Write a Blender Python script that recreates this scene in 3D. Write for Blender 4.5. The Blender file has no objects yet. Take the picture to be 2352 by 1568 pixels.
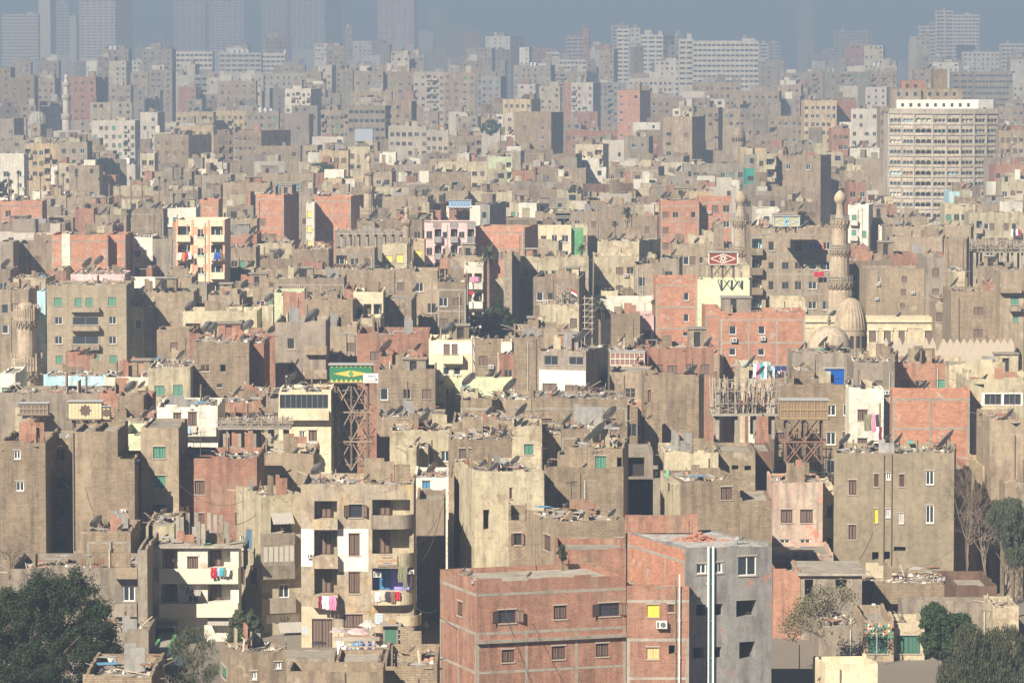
import bpy, bmesh, math, random
from mathutils import Vector
from mathutils.bvhtree import BVHTree
R = math.radians
random.seed(7)
SC = bpy.context.scene
C = SC.collection
# ---------------------------------------------------------------- camera, sky, sun
F = 9800.0; CX, CY, YH, CAMZ = 1176.0, 784.0, 95.0, 54.0     # picture measured on a 2352 x 1568 grid
PITCH = math.atan((CY - YH) / F)
cam = bpy.data.cameras.new('camera'); camo = bpy.data.objects.new('camera', cam); C.objects.link(camo)
cam.lens = 36 * F / 2352; cam.sensor_width = 36; cam.clip_start = 1; cam.clip_end = 40000
camo.location = (0, 0, CAMZ); camo.rotation_euler = (math.pi / 2 - PITCH, 0, 0)
SC.camera = camo
SUN_EL, SUN_AZ = R(35), R(33)          # azimuth counted from straight behind the camera towards its left
W = bpy.data.worlds.new('World'); SC.world = W; W.use_nodes = True
nt = W.node_tree; bg = nt.nodes['Background']; sky = nt.nodes.new('ShaderNodeTexSky')
sky.sky_type = 'NISHITA'; sky.sun_disc = False; sky.sun_elevation = SUN_EL; sky.sun_rotation = math.pi + SUN_AZ
sky.dust_density = 0.4; sky.air_density = 0.5; sky.altitude = 6000; sky.ozone_density = 1.0
nt.links.new(sky.outputs[0], bg.inputs[0]); bg.inputs[1].default_value = 0.05
sl = bpy.data.lights.new('sun', 'SUN'); sl.energy = 5.0; sl.angle = R(0.5); sl.color = (1, 0.92, 0.80)
so = bpy.data.objects.new('sun', sl); C.objects.link(so)
S = Vector((-math.sin(SUN_AZ) * math.cos(SUN_EL), -math.cos(SUN_AZ) * math.cos(SUN_EL), math.sin(SUN_EL)))
so.rotation_euler = S.to_track_quat('Z', 'Y').to_euler(); so.location = S * 100
SC.view_settings.view_transform = 'Standard'; SC.view_settings.look = 'None'
SC.view_settings.gamma = 1; SC.view_settings.use_curve_mapping = False; SC.view_settings.exposure = 1.12
cy = SC.cycles
cy.use_denoising = True; cy.max_bounces = 6; cy.diffuse_bounces = 2; cy.glossy_bounces = 1; cy.transmission_bounces = 2
cy.volume_bounces = 1; cy.transparent_max_bounces = 4; cy.sample_clamp_indirect = 3; cy.caustics_reflective = False
try: cy.denoising_input_passes = 'RGB_ALBEDO_NORMAL'; cy.denoising_prefilter = 'ACCURATE'
except Exception: pass

# ---------------------------------------------------------------- picture <-> place
cp, sp_ = math.cos(PITCH), math.sin(PITCH)
def ray(x, y):
    a, b = (x - CX) / F, -(y - CY) / F
    return Vector((a, cp + b * sp_, -sp_ + b * cp))
def at(x, y, Y):
    r = ray(x, y); return Vector((0, 0, CAMZ)) + r * (Y / r.y)
def px(p):
    d = Vector(p) - Vector((0, 0, CAMZ)); f = d.y * cp - d.z * sp_; u = d.y * sp_ + d.z * cp
    return CX + F * d.x / f, CY - F * u / f
def ground_z(Y): return 1.0 - 1.0 * min(max((Y - 400) / 250.0, 0), 1)

# ---------------------------------------------------------------- properties
def tag(o, label=None, cat=None, group=None, kind=None):
    if label: o['label'] = label
    if cat: o['category'] = cat
    if group: o['group'] = group
    if kind: o['kind'] = kind
    return o
def empty(name, loc, rz=0):
    o = bpy.data.objects.new(name, None); C.objects.link(o); o.location = loc; o.rotation_euler = (0, 0, rz); o.empty_display_size = .5
    return o
def copy_tree(o, parent=None):
    c = o.copy(); C.objects.link(c)
    if parent is not None: c.parent = parent
    for ch in o.children: copy_tree(ch, c)
    return c

# ---------------------------------------------------------------- materials
MATS = {}
def newmat(name):
    m = bpy.data.materials.new(name); m.use_nodes = True
    return m, m.node_tree, m.node_tree.nodes['Principled BSDF']
def col(c, k=1.0): return (c[0] * k, c[1] * k, c[2] * k, 1)
def simple(name, c, rough=.85, metal=0, var=.12, scale=2.0, spec=.3):
    if name in MATS: return MATS[name]
    m, t, b = newmat(name)
    n = t.nodes.new('ShaderNodeTexNoise'); n.inputs['Scale'].default_value = scale; n.inputs['Detail'].default_value = 3
    tc = t.nodes.new('ShaderNodeTexCoord'); t.links.new(tc.outputs['Object'], n.inputs['Vector'])
    r = t.nodes.new('ShaderNodeMix'); r.data_type = 'RGBA'; r.inputs[6].default_value = col(c, 1 - var); r.inputs[7].default_value = col(c, 1 + var)
    t.links.new(n.outputs['Fac'], r.inputs[0]); t.links.new(r.outputs[2], b.inputs['Base Color'])
    b.inputs['Roughness'].default_value = rough; b.inputs['Metallic'].default_value = metal; b.inputs['Specular IOR Level'].default_value = spec
    MATS[name] = m; return m
def wallmat(name, c, c2=None, brick=None, stain=.35, peel=None, bump=.4, var=.16):
    """plaster or masonry; c2 patch colour, brick = (colour1, colour2, mortar), peel = (colour, amount)"""
    if name in MATS: return MATS[name]
    m, t, b = newmat(name); N, L = t.nodes, t.links
    tc = N.new('ShaderNodeTexCoord'); oi = N.new('ShaderNodeObjectInfo')
    off = N.new('ShaderNodeVectorMath'); off.operation = 'SCALE'; off.inputs[0].default_value = (97, 61, 43); L.new(oi.outputs['Random'], off.inputs['Scale'])
    v = N.new('ShaderNodeVectorMath'); v.operation = 'ADD'; L.new(tc.outputs['Object'], v.inputs[0]); L.new(off.outputs[0], v.inputs[1])
    def noise(scale, detail=4, rough=.6, vec=None, sc3=None):
        n = N.new('ShaderNodeTexNoise'); n.inputs['Scale'].default_value = scale; n.inputs['Detail'].default_value = detail; n.inputs['Roughness'].default_value = rough
        if sc3:
            mp = N.new('ShaderNodeMapping'); mp.inputs['Scale'].default_value = sc3; L.new(v.outputs[0], mp.inputs['Vector']); L.new(mp.outputs[0], n.inputs['Vector'])
        else: L.new(v.outputs[0], n.inputs['Vector'])
        return n
    def ramp(src, lo, hi):
        r = N.new('ShaderNodeMapRange'); r.inputs[1].default_value = lo; r.inputs[2].default_value = hi; L.new(src, r.inputs[0]); return r.outputs[0]
    def mix(f, a, bb, mode='MIX'):
        x = N.new('ShaderNodeMix'); x.data_type = 'RGBA'; x.blend_type = mode
        for i, s in ((0, f), (6, a), (7, bb)):
            if hasattr(s, 'is_linked') or hasattr(s, 'links'): L.new(s, x.inputs[i])
            else: x.inputs[i].default_value = s
        return x.outputs[2]
    big = noise(.22, 3)
    base = mix(ramp(big.outputs['Fac'], .3, .7), col(c, 1 - var), col(c, 1 + var * .7))
    if brick:
        sx = N.new('ShaderNodeSeparateXYZ'); L.new(tc.outputs['Object'], sx.inputs[0])
        ad = N.new('ShaderNodeMath'); L.new(sx.outputs[0], ad.inputs[0]); L.new(sx.outputs[1], ad.inputs[1])
        cb = N.new('ShaderNodeCombineXYZ'); L.new(ad.outputs[0], cb.inputs[0]); L.new(sx.outputs[2], cb.inputs[1])
        br = N.new('ShaderNodeTexBrick'); L.new(cb.outputs[0], br.inputs['Vector']); br.inputs['Scale'].default_value = 1
        br.inputs['Brick Width'].default_value = .5; br.inputs['Row Height'].default_value = .17; br.inputs['Mortar Size'].default_value = .018
        br.inputs['Color1'].default_value = col(brick[0]); br.inputs['Color2'].default_value = col(brick[1]); br.inputs['Mortar'].default_value = col(brick[2])
        br.inputs['Bias'].default_value = -.1
        f = brick[3] if len(brick) > 3 else 1
        if f < 1:
            pn = noise(.35, 4); base = mix(ramp(pn.outputs['Fac'], .52 - f * .25, .62 - f * .2), base, br.outputs['Color'])
        else:
            base = mix(.82, base, br.outputs['Color'])
        lum = noise(.5, 4); base = mix(ramp(lum.outputs['Fac'], .3, .75), base, mix(1.0, base, (.78, .76, .74, 1), 'MULTIPLY'))
    if c2:
        p2 = noise(.45, 5, .65); base = mix(ramp(p2.outputs['Fac'], .52, .6), base, col(c2))
    if peel:
        pp = noise(.6, 6, .7); base = mix(ramp(pp.outputs['Fac'], .6 - peel[1] * .2, .64 - peel[1] * .2), base, col(peel[0]))
    st = noise(1, 4, .6, sc3=(1.6, 1.6, .22)); base = mix(ramp(st.outputs['Fac'], .46, .68), base, mix(1.0, base, (1 - stain, 1 - stain, 1 - stain * .95, 1), 'MULTIPLY'))
    md = noise(1.7, 5, .7); base = mix(ramp(md.outputs['Fac'], .5, .66), base, mix(1.0, base, (.83, .82, .81, 1), 'MULTIPLY')); base = mix(ramp(md.outputs['Fac'], .46, .32), base, mix(1.0, base, (1.16, 1.15, 1.13, 1), 'MULTIPLY'))
    fn = noise(6, 3, .7); base = mix(ramp(fn.outputs['Fac'], .55, .72), base, mix(1.0, base, (.7, .68, .66, 1), 'MULTIPLY'))
    # every house a little different in tone
    rv = N.new('ShaderNodeHueSaturation'); L.new(base, rv.inputs['Color'])
    L.new(ramp(oi.outputs['Random'], -3.2, 3.2), rv.inputs['Value'])
    mr = rv.inputs['Value'].links[0].from_node; mr.inputs[1].default_value = 0; mr.inputs[2].default_value = 1; mr.inputs[3].default_value = .86; mr.inputs[4].default_value = 1.12
    L.new(rv.outputs[0], b.inputs['Base Color'])
    bp = N.new('ShaderNodeBump'); bp.inputs['Strength'].default_value = bump; bp.inputs['Distance'].default_value = .06
    if brick:
        bm_ = N.new('ShaderNodeMath'); bm_.operation = 'ADD'; L.new(br.outputs['Fac'], bm_.inputs[0]); inv = N.new('ShaderNodeMath'); inv.operation = 'MULTIPLY'; inv.inputs[1].default_value = -1.5
        L.new(fn.outputs['Fac'], inv.inputs[0]); L.new(inv.outputs[0], bm_.inputs[1]); bp.invert = True; L.new(bm_.outputs[0], bp.inputs['Height'])
    else: L.new(fn.outputs['Fac'], bp.inputs['Height'])
    L.new(bp.outputs[0], b.inputs['Normal'])
    b.inputs['Roughness'].default_value = .95; b.inputs['Specular IOR Level'].default_value = .1
    MATS[name] = m; return m
MUD = ((.36, .28, .19), (.28, .215, .145), (.19, .145, .10))
RED = ((.62, .265, .15), (.44, .17, .095), (.46, .38, .30))
TAN = (.335, .262, .178)
def WM(code):
    K = {'t': lambda: wallmat('tan_plaster', TAN, c2=(.30, .23, .16), peel=((.42, .35, .25), .1)),
     'b': lambda: wallmat('mud_brick', (.34, .268, .182), brick=MUD),
     'k': lambda: wallmat('grey_tan_plaster', (.30, .25, .19)),
     'K': lambda: wallmat('taupe_plaster', (.32, .262, .178), stain=.2),
     'd': lambda: wallmat('brown_plaster', (.25, .195, .14)),
     'r': lambda: wallmat('new_red_brick', (.54, .245, .145), brick=RED, stain=.12, peel=((.5, .36, .28), .02)),
     'R': lambda: wallmat('old_red_brick', (.4, .27, .185), brick=((.44, .2, .13), (.36, .165, .11), (.38, .3, .22), .75)),
     'g': lambda: wallmat('grey_render', (.3, .285, .26), stain=.35, peel=((.42, .24, .17), .0)),
     'c': lambda: wallmat('cream_plaster', (.50, .43, .29), peel=((.38, .3, .2), .22)),
     'w': lambda: wallmat('white_plaster', (.72, .67, .55), peel=((.55, .47, .36), .1), stain=.2),
     'W': lambda: wallmat('offwhite_plaster', (.72, .66, .54), peel=((.5, .43, .33), .15)),
     'h': lambda: wallmat('pale_concrete', (.52, .46, .38), stain=.15),
     'z': lambda: wallmat('dim_concrete', (.42, .35, .3), stain=.1),
     'f': lambda: wallmat('far_pale_concrete', (.50, .45, .37), stain=.2),
     'j': lambda: wallmat('far_cream_concrete', (.44, .385, .30), stain=.2),
     'p': lambda: wallmat('pink_paint', (.76, .48, .45), stain=.12),
     'y': lambda: wallmat('ochre_paint', (.52, .40, .24), peel=((.4, .32, .22), .2)),
     'Y': lambda: wallmat('pale_yellow_paint', (.66, .56, .38), stain=.15),
     'n': lambda: wallmat('pale_green_paint', (.58, .61, .40), stain=.12),
     'a': lambda: wallmat('emerald_paint', (.05, .33, .24)),
     'A': lambda: wallmat('pale_blue_paint', (.45, .66, .70), peel=((.6, .6, .55), .2)),
     'T': lambda: wallmat('turquoise_paint', (.12, .55, .68)),
     'V': lambda: wallmat('lavender_paint', (.42, .38, .72)),
     'G': lambda: wallmat('green_paint', (.12, .33, .14)),
     'D': lambda: wallmat('dark_wood', (.16, .10, .07)),
     'O': lambda: wallmat('cream_yellow_paint', (.80, .66, .46), stain=.08),
     'o': lambda: wallmat('orange_paint', (.80, .36, .22), stain=.08),
     'E': lambda: wallmat('shop_tile', (.62, .62, .5)),
     'Z': lambda: wallmat('peeling_pink', (.50, .38, .29), c2=(.62, .27, .2), peel=((.50, .44, .33), .2)),
     'Q': lambda: wallmat('peeling_corner', (.47, .39, .285), c2=(.5, .38, .22), peel=((.36, .28, .2), .25)),
     'roof': lambda: wallmat('dusty_roof', (.37, .33, .265), c2=(.28, .24, .185), stain=.2),
     'conc': lambda: wallmat('bare_concrete', (.34, .3, .24), stain=.25),
     'paleroof': lambda: wallmat('pale_screed', (.52, .5, .46), peel=((.42, .36, .26), .2)),
     'white': lambda: wallmat('fresh_white', (.82, .76, .66), stain=.1)}
    return K[code]()
GL = lambda: simple('dark_glass', (.03, .038, .045), .15, spec=.6)
HOLE = lambda: simple('dark_interior', (.035, .03, .028), .95)
SHUT = {'s': ((.085, .038, .026), (.16, .115, .085)), 'g': ((.05, .17, .11), (.10, .245, .17)), 'u': ((.05, .17, .30), (.07, .24, .38)),
        'y': ((.85, .58, .03), (.85, .66, .12)), 'Y': ((.62, .40, .16), (.66, .48, .25)), 'x': ((.75, .75, .72), (.62, .64, .64)), 'G': ((.04, .12, .08), (.06, .15, .10)), 'W': ((.6, .58, .52), (.45, .42, .36))}
def SM(k, i): return simple('shutter_%s_%s' % ({'s': 'brown', 'g': 'green', 'u': 'blue', 'y': 'yellow', 'Y': 'ochre', 'x': 'white', 'G': 'dark_green', 'W': 'pale'}[k], 'frame' if i == 0 else 'panel'), SHUT[k][i], .7)

# ---------------------------------------------------------------- mesh builder
class MB:
    def __init__(s): s.v = []; s.f = []; s.m = []; s.mats = []; s.cur = 0
    def mat(s, m):
        if m not in s.mats: s.mats.append(m)
        s.cur = s.mats.index(m); return s
    def add(s, vs, fs):
        n = len(s.v); s.v += [tuple(v) for v in vs]
        for f in fs: s.f.append(tuple(n + i for i in f)); s.m.append(s.cur)
    def quad(s, a, b, c, d): s.add((a, b, c, d), ((0, 1, 2, 3),))
    def box(s, x0, x1, y0, y1, z0, z1):
        s.add([(x0, y0, z0), (x1, y0, z0), (x1, y1, z0), (x0, y1, z0), (x0, y0, z1), (x1, y0, z1), (x1, y1, z1), (x0, y1, z1)],
              ((0, 3, 2, 1), (4, 5, 6, 7), (0, 1, 5, 4), (1, 2, 6, 5), (2, 3, 7, 6), (3, 0, 4, 7)))
    def bar(s, a, b, w, h=None, up=(0, 0, 1)):
        a, b = Vector(a), Vector(b); d = b - a
        if d.length < 1e-5: return
        d.normalize(); u = Vector(up)
        if abs(d.dot(u)) > .98: u = Vector((1, 0, 0))
        x = d.cross(u).normalized() * (w / 2); y = x.cross(d).normalized() * ((h or w) / 2)
        s.add([a - x - y, a + x - y, a + x + y, a - x + y, b - x - y, b + x - y, b + x + y, b - x + y],
              ((0, 1, 2, 3), (7, 6, 5, 4), (4, 5, 1, 0), (5, 6, 2, 1), (6, 7, 3, 2), (7, 4, 0, 3)))
    def tube(s, a, b, r0, r1=None, n=8, caps=True):
        a, b = Vector(a), Vector(b); d = (b - a)
        if d.length < 1e-5: return
        d.normalize(); r1 = r0 if r1 is None else r1
        x = d.orthogonal().normalized(); y = d.cross(x)
        vs = []
        for p, r in ((a, r0), (b, r1)):
            for i in range(n):
                t = 2 * math.pi * i / n; vs.append(p + x * (r * math.cos(t)) + y * (r * math.sin(t)))
        fs = [(i, (i + 1) % n, n + (i + 1) % n, n + i) for i in range(n)]
        if caps: fs += [tuple(range(n - 1, -1, -1)), tuple(range(n, 2 * n))]
        s.add(vs, fs)
    def lathe(s, prof, n=16, c=(0, 0, 0), rot=0, top=True):
        vs = []
        for r, z in prof:
            for i in range(n):
                t = 2 * math.pi * i / n + rot; vs.append((c[0] + r * math.cos(t), c[1] + r * math.sin(t), c[2] + z))
        fs = []
        for k in range(len(prof) - 1):
            for i in range(n):
                j = (i + 1) % n; fs.append((k * n + i, k * n + j, (k + 1) * n + j, (k + 1) * n + i))
        if top: fs.append(tuple(range((len(prof) - 1) * n, len(prof) * n)))
        s.add(vs, fs)
    def mesh(s, name, smooth=False):
        me = bpy.data.meshes.new(name); me.from_pydata(s.v, [], s.f)
        for m in s.mats: me.materials.append(m)
        me.polygons.foreach_set('material_index', s.m)
        if smooth: me.polygons.foreach_set('use_smooth', [True] * len(s.f))
        me.update(); return me
    def build(s, name, parent=None, loc=None, rz=0, smooth=False):
        if not s.f: return None
        o = bpy.data.objects.new(name, s.mesh(name, smooth)); C.objects.link(o)
        if parent is not None: o.parent = parent
        if loc is not None: o.location = loc
        if rz: o.rotation_euler = (0, 0, rz)
        return o
def inst(name, mesh, parent=None, loc=(0, 0, 0), rz=0, sc=None):
    o = bpy.data.objects.new(name, mesh); C.objects.link(o); o.parent = parent; o.location = loc
    if rz: o.rotation_euler = (0, 0, rz)
    if sc: o.scale = sc
    return o

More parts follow.
